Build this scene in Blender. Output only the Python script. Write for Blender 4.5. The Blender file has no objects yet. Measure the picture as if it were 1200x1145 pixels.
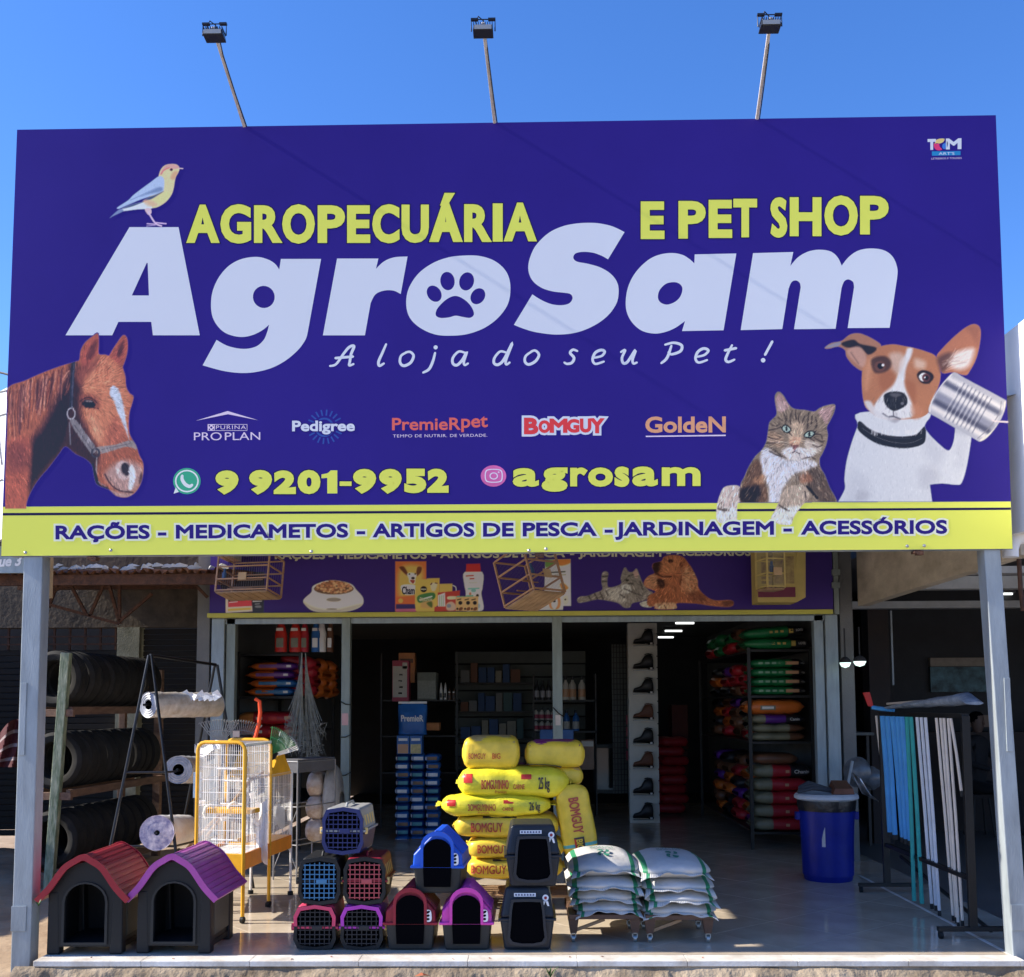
import bpy, math, random
import numpy as np
from mathutils import Vector, Matrix

scene = bpy.context.scene
COL = scene.collection
random.seed(7)
rng = np.random.default_rng(7)

# ------------------------------------------------------------------ camera
F_PX, CX, CY = 1250.0, 600.0, 723.21
PITCH, YAW, ROLL = 0.08083, -0.01794, -0.00462
CAMP = Vector((0.0, -6.9, 1.6))
cp, sp, cyw, syw, cr, sr = math.cos(PITCH), math.sin(PITCH), math.cos(YAW), math.sin(YAW), math.cos(ROLL), math.sin(ROLL)
FW = Vector((syw * cp, cyw * cp, sp))
_rt = Vector((cyw, -syw, 0)); _up = _rt.cross(FW)
RT = _rt * cr + _up * sr
UP = _up * cr - _rt * sr
cam_data = bpy.data.cameras.new("camera")
cam = bpy.data.objects.new("camera", cam_data); COL.objects.link(cam)
m = Matrix((RT, UP, -FW)).transposed().to_4x4(); m.translation = CAMP
cam.matrix_world = m
cam_data.sensor_fit = 'HORIZONTAL'; cam_data.sensor_width = 36.0
cam_data.lens = 36.0 * F_PX / 1200.0
cam_data.shift_y = (CY - 572.5) / 1200.0
cam_data.clip_start = 0.05; cam_data.clip_end = 2000
scene.camera = cam

# ------------------------------------------------------------------ world, sun, exposure
SUN_L = Vector((1.0, 0.034, -0.665)).normalized()      # direction the light travels
elev = math.asin(-SUN_L.z)
world = bpy.data.worlds.new("World"); scene.world = world; world.use_nodes = True
nt = world.node_tree; nt.nodes.clear()
sky = nt.nodes.new("ShaderNodeTexSky"); sky.sky_type = 'NISHITA'; sky.sun_disc = False
sky.sun_elevation = elev
sky.sun_rotation = math.atan2(-SUN_L.x, -SUN_L.y)
sky.altitude = 900; sky.air_density = 1.15; sky.dust_density = 0.4; sky.ozone_density = 4.0
hsv = nt.nodes.new("ShaderNodeHueSaturation"); hsv.inputs['Saturation'].default_value = 1.2
bg = nt.nodes.new("ShaderNodeBackground"); bg.inputs['Strength'].default_value = 0.115
out = nt.nodes.new("ShaderNodeOutputWorld")
tint = nt.nodes.new("ShaderNodeMix"); tint.data_type = 'RGBA'; tint.blend_type = 'MULTIPLY'; tint.inputs['Factor'].default_value = 1.0
tint.inputs['B'].default_value = (0.97, 0.96, 1.22, 1)
nt.links.new(sky.outputs[0], hsv.inputs['Color']); nt.links.new(hsv.outputs[0], tint.inputs['A']); nt.links.new(tint.outputs['Result'], bg.inputs[0]); nt.links.new(bg.outputs[0], out.inputs[0])
sd = bpy.data.lights.new("sun", 'SUN'); sd.energy = 5.0; sd.angle = math.radians(0.53); sd.color = (1.0, 0.93, 0.82)
sun = bpy.data.objects.new("sun", sd); COL.objects.link(sun)
sun.rotation_euler = SUN_L.to_track_quat('-Z', 'Y').to_euler()
vs = scene.view_settings
scene.display_settings.display_device = 'sRGB'
vs.view_transform = 'Standard'; vs.look = 'None'; vs.exposure = 0.94; vs.gamma = 1.0; vs.use_curve_mapping = False

# ------------------------------------------------------------------ pixel -> place at a real depth
def at(px, py, Y=0.0):
    d = RT * ((px - CX) / F_PX) - UP * ((py - CY) / F_PX) + FW
    return CAMP + d * ((Y - CAMP.y) / d.y)
def fl(px, py, z=0.0):
    d = RT * ((px - CX) / F_PX) - UP * ((py - CY) / F_PX) + FW
    return CAMP + d * ((z - CAMP.z) / d.z)
def sc(Y): return (Y + 6.9) / F_PX          # metres per photo pixel at depth Y

# ------------------------------------------------------------------ materials
def lin(v):
    v = v / 255.0
    return v / 12.92 if v <= 0.04045 else ((v + 0.055) / 1.055) ** 2.4
def rgb(r, g, b): return (lin(r), lin(g), lin(b))
SIGN_ILL = (0.57, 0.68, 0.95)
def shd(r, g, b):
    """albedo of a print that shows as r,g,b on the shaded sign"""
    return tuple(min(0.9, lin(v) / i) for v, i in zip((r, g, b), SIGN_ILL))
MATS = {}
def pm(name, col, rough=0.5, metal=0.0, var=0.12, scale=8.0, bump=0.0, bscale=60.0, spec=0.5, coat=0.0, trans=0.0, alpha=1.0, emit=0.0, col2=None, stretch=None, sheen=0):
    if name in MATS: return MATS[name]
    m = bpy.data.materials.new(name); m.use_nodes = True; t = m.node_tree; N = t.nodes; L = t.links
    b = N['Principled BSDF']
    b.inputs['Roughness'].default_value = rough; b.inputs['Metallic'].default_value = metal
    b.inputs['Specular IOR Level'].default_value = spec
    if coat: b.inputs['Coat Weight'].default_value = coat; b.inputs['Coat Roughness'].default_value = 0.08
    if trans: b.inputs['Transmission Weight'].default_value = trans
    if alpha < 1: b.inputs['Alpha'].default_value = alpha
    tc = N.new('ShaderNodeTexCoord'); mp = N.new('ShaderNodeMapping'); L.new(tc.outputs['Object'], mp.inputs[0])
    if stretch: mp.inputs['Scale'].default_value = stretch
    if var or col2:
        n = N.new('ShaderNodeTexNoise'); n.inputs['Scale'].default_value = scale; n.inputs['Detail'].default_value = 6
        n.inputs['Roughness'].default_value = 0.62
        L.new(mp.outputs[0], n.inputs['Vector'])
        r = N.new('ShaderNodeValToRGB'); e = r.color_ramp.elements
        e[0].position = 0.3; e[1].position = 0.72
        c2 = col2 or tuple(min(1, c * (1 + var)) for c in col)
        c1 = col if col2 else tuple(c * (1 - var) for c in col)
        e[0].color = (*c1, 1); e[1].color = (*c2, 1)
        L.new(n.outputs['Fac'], r.inputs[0]); L.new(r.outputs[0], b.inputs['Base Color'])
        rr = N.new('ShaderNodeMapRange'); rr.inputs['To Min'].default_value = max(0.02, rough * 0.8); rr.inputs['To Max'].default_value = min(1, rough * 1.25)
        L.new(n.outputs['Fac'], rr.inputs[0]); L.new(rr.outputs[0], b.inputs['Roughness'])
    else:
        b.inputs['Base Color'].default_value = (*col, 1)
    if bump:
        n2 = N.new('ShaderNodeTexNoise'); n2.inputs['Scale'].default_value = bscale; n2.inputs['Detail'].default_value = 4
        L.new(mp.outputs[0], n2.inputs['Vector'])
        bp = N.new('ShaderNodeBump'); bp.inputs['Strength'].default_value = min(1, bump); bp.inputs['Distance'].default_value = 0.01 * max(1, bump)
        L.new(n2.outputs['Fac'], bp.inputs['Height']); L.new(bp.outputs[0], b.inputs['Normal'])
    if emit:
        b.inputs['Emission Color'].default_value = (*col, 1); b.inputs['Emission Strength'].default_value = emit
    MATS[name] = m
    return m

# ------------------------------------------------------------------ objects
MX = {}
def tag(o, label=None, cat=None, group=None, kind=None):
    if label: o['label'] = label
    if cat: o['category'] = cat
    if group: o['group'] = group
    if kind: o['kind'] = kind
    return o
def thing(name, label, cat, loc=(0, 0, 0), rz=0.0, group=None, rot=None):
    o = bpy.data.objects.new(name, None); COL.objects.link(o)
    o.empty_display_size = 0.05
    o.location = loc; o.rotation_euler = rot if rot else (0, 0, rz)
    MX[o] = Matrix.Translation(Vector(loc)) @ o.rotation_euler.to_matrix().to_4x4()
    return tag(o, label, cat, group)
def dup(root, loc=None, rz=None, label=None, group=None, rot=None, scale=None):
    def rec(o, par):
        c = o.copy(); COL.objects.link(c)
        if par: c.parent = par
        for ch in list(o.children): rec(ch, c)
        return c
    r = rec(root, None)
    if loc is not None: r.location = loc
    if rz is not None: r.rotation_euler = (0, 0, rz)
    if rot is not None: r.rotation_euler = rot
    if scale is not None: r.scale = scale
    if label: r['label'] = label
    if group: r['group'] = group
    return r

class MB:
    def __init__(s): s.v = []; s.f = []; s.m = []; s.cur = 0
    def mat(s, i): s.cur = i; return s
    def add(s, vs, fs):
        o = len(s.v); s.v += [tuple(p) for p in vs]; s.f += [tuple(i + o for i in f) for f in fs]; s.m += [s.cur] * len(fs); return s
    def box(s, x0, y0, z0, x1, y1, z1):
        vs = [(x, y, z) for z in (z0, z1) for y in (y0, y1) for x in (x0, x1)]
        return s.add(vs, [(0, 2, 3, 1), (4, 5, 7, 6), (0, 1, 5, 4), (2, 6, 7, 3), (0, 4, 6, 2), (1, 3, 7, 5)])
    def hexa(s, bot, top):
        """bot/top: 4 points each, same winding"""
        return s.add(list(bot) + list(top), [(3, 2, 1, 0), (4, 5, 6, 7), (0, 1, 5, 4), (1, 2, 6, 5), (2, 3, 7, 6), (3, 0, 4, 7)])
    def obox(s, a, b, w, h, up=(0, 0, 1)):
        """bar from a to b, width w (sideways), height h"""
        a = Vector(a); b = Vector(b); d = (b - a).normalized(); u = Vector(up)
        if abs(d.dot(u)) > 0.99: u = Vector((0, 1, 0))
        sd_ = d.cross(u).normalized() * (w / 2); u = sd_.cross(d).normalized() * (h / 2)
        q = lambda p: [p - sd_ - u, p + sd_ - u, p + sd_ + u, p - sd_ + u]
        return s.hexa(q(a), q(b))
    def tube(s, pts, r, n=8, cap=True, r2=None):
        pts = [Vector(p) for p in pts]; k = len(pts); rings = []
        ref = None
        for i, p in enumerate(pts):
            d = (pts[min(i + 1, k - 1)] - pts[max(i - 1, 0)]).normalized()
            if ref is None: ref = Vector((0, 0, 1)) if abs(d.z) < 0.9 else Vector((0, 1, 0))
            a = d.cross(ref)
            if a.length < 1e-4: a = d.cross(Vector((1, 0, 0)))
            a.normalize(); b = a.cross(d).normalized(); ref = b
            rr = r if r2 is None else r + (r2 - r) * i / (k - 1)
            rings.append([p + (a * math.cos(2 * math.pi * j / n) + b * math.sin(2 * math.pi * j / n)) * rr for j in range(n)])
        vs = [q for R_ in rings for q in R_]; fs = []
        for i in range(k - 1):
            for j in range(n):
                fs.append((i * n + j, i * n + (j + 1) % n, (i + 1) * n + (j + 1) % n, (i + 1) * n + j))
        if cap: fs += [tuple(range(n))[::-1], tuple(range((k - 1) * n, k * n))]
        return s.add(vs, fs)
    def lathe(s, prof, n=24, c=(0, 0, 0), axis='z', closed=False):
        """prof: (r, h) list"""
        vs = []; fs = []
        for (r, h) in prof:
            for j in range(n):
                a = 2 * math.pi * j / n
                p = (r * math.cos(a), r * math.sin(a), h)
                if axis == 'y': p = (p[0], h, p[1])
                if axis == 'x': p = (h, p[0], p[1])
                vs.append((p[0] + c[0], p[1] + c[1], p[2] + c[2]))
        k = len(prof)
        for i in range(k if closed else k - 1):
            i2 = (i + 1) % k
            for j in range(n):
                fs.append((i * n + j, i * n + (j + 1) % n, i2 * n + (j + 1) % n, i2 * n + j))
        if not closed:
            if prof[0][0] > 1e-5: fs.append(tuple(range(n))[::-1])
            if prof[-1][0] > 1e-5: fs.append(tuple(range((k - 1) * n, k * n)))
        return s.add(vs, fs)
    def prism(s, poly, y0, y1, ax='y'):
        """poly in (x,z), extruded along y"""
        n = len(poly)
        g = (lambda p, t: (p[0], t, p[1])) if ax == 'y' else ((lambda p, t: (t, p[0], p[1])) if ax == 'x' else (lambda p, t: (p[0], p[1], t)))
        vs = [g(p, y0) for p in poly] + [g(p, y1) for p in poly]
        fs = [tuple(range(n)), tuple(range(n, 2 * n))[::-1]] + [(i, n + i, n + (i + 1) % n, (i + 1) % n) for i in range(n)]
        return s.add(vs, fs)
    def grid(s, P, closed_u=False):
        """P[i][j] points"""
        a = len(P); b = len(P[0]); vs = [p for r in P for p in r]; fs = []
        for i in range(a - (0 if closed_u else 1)):
            for j in range(b - 1):
                i2 = (i + 1) % a
                fs.append((i * b + j, i2 * b + j, i2 * b + j + 1, i * b + j + 1))
        return s.add(vs, fs)
    def build(s, name, mat, parent=None, world=False, smooth=False, bevel=0.0, seg=2, kind=None, label=None, ang=40):
        me = bpy.data.meshes.new(name)
        vs = s.v
        if world and parent is not None:
            inv = MX[parent].inverted(); vs = [inv @ Vector(p) for p in vs]
        me.from_pydata([tuple(v) for v in vs], [], s.f)
        for mt in (mat if isinstance(mat, (list, tuple)) else [mat]): me.materials.append(mt)
        if isinstance(mat, (list, tuple)): me.polygons.foreach_set('material_index', s.m)
        me.update()
        fix(me)
        if smooth: me.shade_smooth(); me.set_sharp_from_angle(angle=math.radians(ang))
        o = bpy.data.objects.new(name, me); COL.objects.link(o)
        if parent is not None: o.parent = parent
        if bevel:
            b = o.modifiers.new('bevel', 'BEVEL'); b.width = bevel; b.segments = seg; b.limit_method = 'ANGLE'; b.angle_limit = math.radians(40)
            b.harden_normals = False
        if kind: o['kind'] = kind
        if label: o['label'] = label
        return o
import bmesh
def fix(me):
    bm = bmesh.new(); bm.from_mesh(me); bmesh.ops.recalc_face_normals(bm, faces=bm.faces); bm.to_mesh(me); bm.free()
def origin(o, p):
    """single mesh thing: move the object's origin to p, keeping it in place"""
    p = Vector(p); o.data.transform(Matrix.Translation(-p)); o.location = p; MX[o] = Matrix.Translation(p); return o
def inst(o, parent, loc, rot=(0, 0, 0), scale=(1, 1, 1), name=None):
    """another part sharing o's mesh"""
    c = bpy.data.objects.new(name or o.name.split('.')[0], o.data); COL.objects.link(c)
    for md in o.modifiers:
        if md.type == 'BEVEL':
            b = c.modifiers.new('bevel', 'BEVEL'); b.width = md.width; b.segments = md.segments; b.limit_method = 'ANGLE'
    c.parent = parent; c.location = loc; c.rotation_euler = rot; c.scale = scale; return c

# ------------------------------------------------------------------ outlines -> filled meshes (with holes), lettering
def spline(pts, n=6, closed=True):
    """Catmull-Rom through pts (x,y[,1=corner]); corners stay sharp"""
    P = [(p[0], p[1]) for p in pts]; C = [len(p) > 2 and p[2] for p in pts]; k = len(P); out_ = []
    rngk = k if closed else k - 1
    for i in range(rngk):
        a = i; b = (i + 1) % k
        p1, p2 = P[a], P[b]
        if C[a] and C[b]: out_.append(p1); continue
        p0 = p1 if C[a] or (not closed and a == 0) else P[a - 1]
        p3 = p2 if C[b] or (not closed and b == k - 1) else P[(b + 1) % k]
        for t in range(n):
            t /= n
            out_.append(tuple(0.5 * (2 * p1[q] + (p2[q] - p0[q]) * t + (2 * p0[q] - 5 * p1[q] + 4 * p2[q] - p3[q]) * t * t + (3 * p1[q] - p0[q] - 3 * p2[q] + p3[q]) * t ** 3) for q in (0, 1)))
    if not closed: out_.append(P[-1])
    return out_
def pts(s):
    """'x,y x,y* ...' -> list ( * = corner )"""
    o = []
    for w in s.split():
        c = w.endswith('*'); a, b = w.rstrip('*').split(','); o.append((float(a), float(b), 1) if c else (float(a), float(b)))
    return o
def ell(cx, cy, rx, ry, tilt=0, n=24):
    t = math.radians(tilt); return [(cx + rx * math.cos(a) * math.cos(t) - ry * math.sin(a) * math.sin(t), cy + rx * math.cos(a) * math.sin(t) + ry * math.sin(a) * math.cos(t)) for a in [2 * math.pi * i / n for i in range(n)]]
def fill(loops, depth=0.0):
    """filled flat shape with holes (even-odd) -> (verts 3D, faces)"""
    cu = bpy.data.curves.new('tmp', 'CURVE'); cu.dimensions = '2D'; cu.fill_mode = 'BOTH'; cu.extrude = depth / 2
    for lp in loops:
        sp_ = cu.splines.new('POLY'); sp_.points.add(len(lp) - 1)
        for i, p in enumerate(lp): sp_.points[i].co = (p[0], p[1], 0, 1)
        sp_.use_cyclic_u = True
    ob = bpy.data.objects.new('tmp', cu); COL.objects.link(ob)
    me = ob.to_mesh(); vs = [tuple(v.co) for v in me.vertices]; fs = [tuple(p.vertices) for p in me.polygons]
    ob.to_mesh_clear(); bpy.data.objects.remove(ob); bpy.data.curves.remove(cu)
    return vs, fs
GL = {}
def glyphs(s, bold=0.0, shear=0.0, space=1.0):
    """text -> verts (u,v), faces with cap height 1, baseline 0, left edge 0; returns also width"""
    k = (s, round(bold, 4), shear, space)
    if k in GL: return GL[k]
    cu = bpy.data.curves.new('tmp', 'FONT'); cu.body = s; cu.size = 1.0; cu.offset = bold; cu.shear = shear; cu.space_character = space; cu.resolution_u = 4
    ob = bpy.data.objects.new('tmp', cu); COL.objects.link(ob)
    me = ob.to_mesh(); vs = np.array([tuple(v.co)[:2] for v in me.vertices]) if len(me.vertices) else np.zeros((0, 2)); fs = [tuple(p.vertices) for p in me.polygons]
    ob.to_mesh_clear(); bpy.data.objects.remove(ob); bpy.data.curves.remove(cu)
    GL[k] = (vs, fs); return GL[k]
_h = glyphs('H', 0)[0]; CAPH = _h[:, 1].max()
def ribbons(P, F, w):
    """mitred strip of width w along the outline of a flat glyph: list of (quad, level)"""
    cnt = {}
    for f in F:
        for a, b in zip(f, f[1:] + f[:1]):
            if (b, a) in cnt: del cnt[(b, a)]
            else: cnt[(a, b)] = f
    nxt = {a: b for a, b in cnt}; prv = {b: a for a, b in cnt}
    if not F: return []
    f = F[0]; ar = sum(P[f[k]][0] * P[f[(k + 1) % len(f)]][1] - P[f[(k + 1) % len(f)]][0] * P[f[k]][1] for k in range(len(f)))
    sg_ = 1 if ar > 0 else -1
    Q = {}
    for v in nxt:
        if v not in prv: Q[v] = P[v]; continue
        a, b, c = P[prv[v]], P[v], P[nxt[v]]
        d1 = (b[0] - a[0], b[1] - a[1]); d2 = (c[0] - b[0], c[1] - b[1]); l1 = math.hypot(*d1) or 1; l2 = math.hypot(*d2) or 1
        n1 = (d1[1] / l1 * sg_, -d1[0] / l1 * sg_); n2 = (d2[1] / l2 * sg_, -d2[0] / l2 * sg_)
        k = max(1 + n1[0] * n2[0] + n1[1] * n2[1], 0.45)
        Q[v] = (b[0] + (n1[0] + n2[0]) / k * w, b[1] + (n1[1] + n2[1]) / k * w)
    out_ = []; n = 0
    for a, b in nxt.items():
        if a in Q and b in Q: out_.append(([P[a], P[b], Q[b], Q[a]], n % 16)); n += 1
    return out_
def word(mb, s, x0, x1, top, base, base1=None, bold=0.0, shear=0.0, space=1.0, fn=None, grow=0.0, capfit=True, top1=None):
    """lettering fitted into photo-pixel box: x0..x1, cap top, baseline (base at x0, base1 at x1); fn maps (px,py)->point. bold in cap heights, grow = extra outline (px)"""
    v, f = glyphs(s, 0.0, shear, space)
    if not len(v): return
    ux0, ux1 = v[:, 0].min(), v[:, 0].max()
    if capfit: uy0, uy1 = 0, CAPH
    else: uy0, uy1 = v[:, 1].min(), v[:, 1].max()
    w = bold * (base - top)
    x0, x1, top, base = x0 + w, x1 - w, top + w, base - w
    if base1 is None: base1 = base
    else: base1 -= w
    if top1 is None: top1 = top + base1 - base
    P = []
    for u, q in v:
        a = (u - ux0) / (ux1 - ux0); b = (q - uy0) / (uy1 - uy0)
        bs = base + (base1 - base) * a; tp = top + (top1 - top) * a
        P.append((x0 + (x1 - x0) * a, bs + (tp - bs) * b))
    w += grow
    if w > 0.05:
        e = (fn(x0, base - 1) - fn(x0, base)).cross(fn(x1, base) - fn(x0, base)).normalized()
        if e.dot(CAMP - fn(x0, base)) < 0: e = -e
        for q, lv in ribbons(P, f, w):
            mb.add([fn(*p) + e * (lv * 3e-6 + 3e-6) for p in q], [tuple(range(len(q)))])
    mb.add([fn(*p) for p in P], f)
# ------------------------------------------------------------------ flat printed pictures: a small painter that makes a colour grid
def segdist(X, Y, P, closed=True):
    P = np.array(P, float); A = P; B = np.roll(P, -1, 0)
    if not closed: A, B = P[:-1], P[1:]
    best = np.full(X.shape, 1e18); inside = np.zeros(X.shape, bool)
    for (ax, ay), (bx, by) in zip(A, B):
        dx, dy = bx - ax, by - ay; l = dx * dx + dy * dy + 1e-12
        t = np.clip(((X - ax) * dx + (Y - ay) * dy) / l, 0, 1)
        best = np.minimum(best, (X - ax - t * dx) ** 2 + (Y - ay - t * dy) ** 2)
        if closed and ay != by:
            cr_ = ((ay > Y) != (by > Y)) & (X < (bx - ax) * (Y - ay) / (by - ay) + ax)
            inside ^= cr_
    d = np.sqrt(best)
    return np.where(inside, -d, d) if closed else d
def vnoise(shape, sy, sx, seed=0):
    r = np.random.default_rng(seed); h, w = shape
    gh, gw = int(h / sy) + 3, int(w / sx) + 3
    g = r.random((gh, gw)); yy = np.arange(h) / sy; xx = np.arange(w) / sx
    y0 = yy.astype(int); x0 = xx.astype(int); fy = (yy - y0)[:, None]; fx = (xx - x0)[None, :]
    fy = fy * fy * (3 - 2 * fy); fx = fx * fx * (3 - 2 * fx)
    a = g[y0][:, x0]; b = g[y0][:, x0 + 1]; c = g[y0 + 1][:, x0]; d = g[y0 + 1][:, x0 + 1]
    return (a * (1 - fx) + b * fx) * (1 - fy) + (c * (1 - fx) + d * fx) * fy
class Paint:
    def __init__(s, box, tr, res=0.8, bgfn=None):
        """box in photo px; tr=(ox,oy,scale) of the drawing coordinates"""
        s.x0, s.y0, s.x1, s.y1 = box; s.tr = tr
        s.w = int((s.x1 - s.x0) / res) + 1; s.h = int((s.y1 - s.y0) / res) + 1
        s.px = np.linspace(s.x0, s.x1, s.w); s.py = np.linspace(s.y0, s.y1, s.h)
        X, Y = np.meshgrid(s.px, s.py); s.PX, s.PY = X, Y
        s.X = (X - tr[0]) * tr[2]; s.Y = (Y - tr[1]) * tr[2]
        s.c = np.zeros((s.h, s.w, 3)); s.a = np.zeros((s.h, s.w)); s.u = tr[2]
    def _put(s, sl, mask, col, base):
        col = np.array(col, float)
        if not base: mask = mask * s.a[sl]
        s.c[sl] = s.c[sl] * (1 - mask[..., None]) + col * mask[..., None] if not base else np.where((s.a[sl] > 0.01)[..., None], s.c[sl] * (1 - mask[..., None]) + col * mask[..., None], col)
        if base: s.a[sl] = np.maximum(s.a[sl], mask)
    def _sl(s, P, pad):
        P = np.array(P); a = P.min(0) - pad; b = P.max(0) + pad
        xs = s.X[0]; ys = s.Y[:, 0]
        i0, i1 = np.searchsorted(xs, a[0]), np.searchsorted(xs, b[0]); j0, j1 = np.searchsorted(ys, a[1]), np.searchsorted(ys, b[1])
        return (slice(j0, j1), slice(i0, i1))
    def poly(s, p, col, f=None, al=1.0, base=False, smooth=True):
        if isinstance(p, str): p = pts(p)
        p = spline(p, 4) if smooth else [q[:2] for q in p]
        f = f or s.u * 0.9; sl = s._sl(p, f)
        X, Y = s.X[sl], s.Y[sl]
        if X.size == 0: return s
        m_ = np.clip(0.5 - segdist(X, Y, p) / f, 0, 1) * al
        s._put(sl, m_, col, base); return s
    def line(s, p, w, col, f=None, al=1.0, base=False, smooth=True):
        if isinstance(p, str): p = pts(p)
        if smooth and len(p) > 2: p = spline(p, 4, False)
        f = f or s.u * 0.8; sl = s._sl(p, w / 2 + f); X, Y = s.X[sl], s.Y[sl]
        if X.size == 0: return s
        m_ = np.clip(0.5 - (segdist(X, Y, p, False) - w / 2) / f, 0, 1) * al
        s._put(sl, m_, col, base); return s
    def el(s, cx, cy, rx, ry, col, tilt=0, f=None, al=1.0, base=False):
        return s.poly(ell(cx, cy, rx, ry, tilt, 20), col, f, al, base, smooth=False)
    def fur(s, amt=0.18, sx=1.5, sy=6, seed=1):
        n = vnoise((s.h, s.w), sy, sx, seed) * 0.6 + vnoise((s.h, s.w), 1.3, 1.3, seed + 5) * 0.4
        s.c *= (1 + (n - 0.5) * 2 * amt)[..., None]; return s
    def hair(s, n, lo, hi, w, amt, dirf, seed=1, al=.55):
        """n short hair strokes that follow dirf(x,y) (drawing coords) and vary the colour beneath"""
        r = random.Random(seed); H, W = s.a.shape
        for _ in range(n):
            j, i = r.randrange(H), r.randrange(W)
            if s.a[j, i] < .6: continue
            x, y = s.X[j, i], s.Y[j, i]; a = dirf(x, y) + r.uniform(-.35, .35); l = r.uniform(lo, hi)
            c = s.c[j, i] * (1 + r.uniform(-amt, amt)); dx, dy = math.cos(a) * l, math.sin(a) * l
            s.line([(x - dx / 2, y - dy / 2), (x + dx / 2, y + dy / 2)], w, c, w * .9, al, smooth=False)
        return s
    def tone(s, sat, gain, con=1.0):
        g = s.c.mean(-1, keepdims=True); s.c = g + (s.c - g) * sat; s.c = np.clip((s.c * gain - 128) * con + 128 - 6 * (con - 1) * 10, 6, 250); return s
    def mesh(s, name, parent, fn, mat, albedo, bgfn):
        a = s.a[..., None]; ill = albedo
        def L(c):
            c = np.clip(c, 0, 255) / 255.0
            return np.where(c <= 0.04045, c / 12.92, ((c + 0.055) / 1.055) ** 2.4) / np.array(ill)
        col = L(s.c) * a + bgfn(s.PX, s.PY) * (1 - a)
        col = np.clip(col, 0.003, 0.92)
        keep = (s.a[:-1, :-1] + s.a[1:, :-1] + s.a[:-1, 1:] + s.a[1:, 1:]) > 0.04
        idx = np.full(s.h * s.w, -1); ij = np.argwhere(keep); W = s.w
        q = np.stack([ij[:, 0] * W + ij[:, 1], ij[:, 0] * W + ij[:, 1] + 1, (ij[:, 0] + 1) * W + ij[:, 1] + 1, (ij[:, 0] + 1) * W + ij[:, 1]], 1)
        used = np.unique(q); idx[used] = np.arange(len(used)); q = idx[q][:, ::-1]
        co = np.array([tuple(fn(s.px[k % W], s.py[k // W])) for k in used])
        me = bpy.data.meshes.new(name); me.from_pydata(co.tolist(), [], q.tolist())
        ca = me.color_attributes.new('Col', 'FLOAT_COLOR', 'POINT')
        cc = np.ones((len(used), 4)); cc[:, :3] = col.reshape(-1, 3)[used]; ca.data.foreach_set('color', cc.ravel())
        if parent is not None and parent in MX: me.transform(MX[parent].inverted())
        me.materials.append(mat); me.update()
        o = bpy.data.objects.new(name, me); COL.objects.link(o); o.parent = parent
        return o
def vinyl_print(name, rough=0.35):
    m = bpy.data.materials.new(name); m.use_nodes = True; N = m.node_tree.nodes; b = N['Principled BSDF']; b.inputs['Roughness'].default_value = rough
    a = N.new('ShaderNodeAttribute'); a.attribute_name = 'Col'; m.node_tree.links.new(a.outputs['Color'], b.inputs['Base Color']); return m
PRINT = vinyl_print('printed vinyl')
# ================================================================== BILLBOARD
PUR = shd(38, 29, 126); YEL = shd(214, 226, 98); WHI = shd(180, 196, 228); NAVY = shd(24, 18, 70)
M_pur = pm('purple vinyl', PUR, 0.42, var=0.10, scale=0.5, bump=.10, bscale=1.3, spec=0.12)
M_yel = pm('yellow-green vinyl', YEL, 0.42, var=0.03, scale=0.6, spec=0.12)
M_whi = pm('white vinyl', WHI, 0.42, var=0.02, scale=0.6, spec=0.12)
M_nav = pm('navy vinyl', NAVY, 0.42, var=0.03, spec=0.12)
M_lind = pm('purple lettering vinyl', shd(36, 26, 118), 0.42, var=0.03, spec=0.12)
M_glow = pm('pale outline vinyl', shd(196, 208, 205), 0.42, var=0.02, spec=0.12)
M_galv = pm('galvanised grey steel', (0.30, 0.335, 0.35), 0.5, 0.2, var=0.22, scale=3.5, bump=0.15, bscale=40, stretch=(3, 3, 0.7))
M_blackpl = pm('black plastic', (0.012, 0.012, 0.014), 0.4, var=0.2, bump=0.1, bscale=200)
bb = thing('billboard', 'huge purple and yellow billboard with horse, cat and dog, on two grey steel posts', 'billboard', (-0.18, 0.03, -0.1))
LAY = 0.00022
def sg(k): return lambda x, y: at(x, y, -LAY * k)
TL, TR, BR, BL = (20, 152), (1167, 135), (1187, 643.5), (1, 652)
def edge(a, b, y):      # x on the side edge at photo row y
    return a[0] + (b[0] - a[0]) * (y - a[1]) / (b[1] - a[1])
mb = MB()
q = [at(*TL), at(*TR), at(*BR), at(*BL)]
mb.hexa([q[3], q[2], q[1], q[0]], [p + Vector((0, 0.012, 0)) for p in (q[3], q[2], q[1], q[0])])
mb.build('panel', M_pur, bb, True)
# wrapped edge and steel frame behind the sheet
mb = MB(); o = Vector((0, 0.04, 0))
for a, b in ((q[0], q[1]), (q[1], q[2]), (q[2], q[3]), (q[3], q[0])):
    c = (q[0] + q[2]) / 2
    ia = a + (c - a).normalized() * 0.06 + o; ib = b + (c - b).normalized() * 0.06 + o
    mb.obox(ia, ib, 0.05, 0.05, up=(0, 1, 0))
for x in (260, 560, 860):
    mb.obox(at(x, 170, 0.04), at(x, 630, 0.04), 0.04, 0.04, up=(0, 1, 0))
mb.build('steel_frame', M_galv, bb, True)
def band(xs, f0, f1, k, name, mat):
    P = [[sg(k)(x, f0(x)) for x in xs], [sg(k)(x, f1(x)) for x in xs]]
    return MB().grid(P).build(name, mat, bb, True)
b_top = lambda x: 594.0 - 6.2 * x / 1180; l0 = lambda x: 601.2 - 6.4 * x / 1180; l1 = lambda x: 604.2 - 6.6 * x / 1180
bot = lambda x: 652.1 - 8.5 * x / 1187
xl, xr = lambda y: edge(TL, BL, y), lambda y: edge(TR, BR, y)
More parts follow.
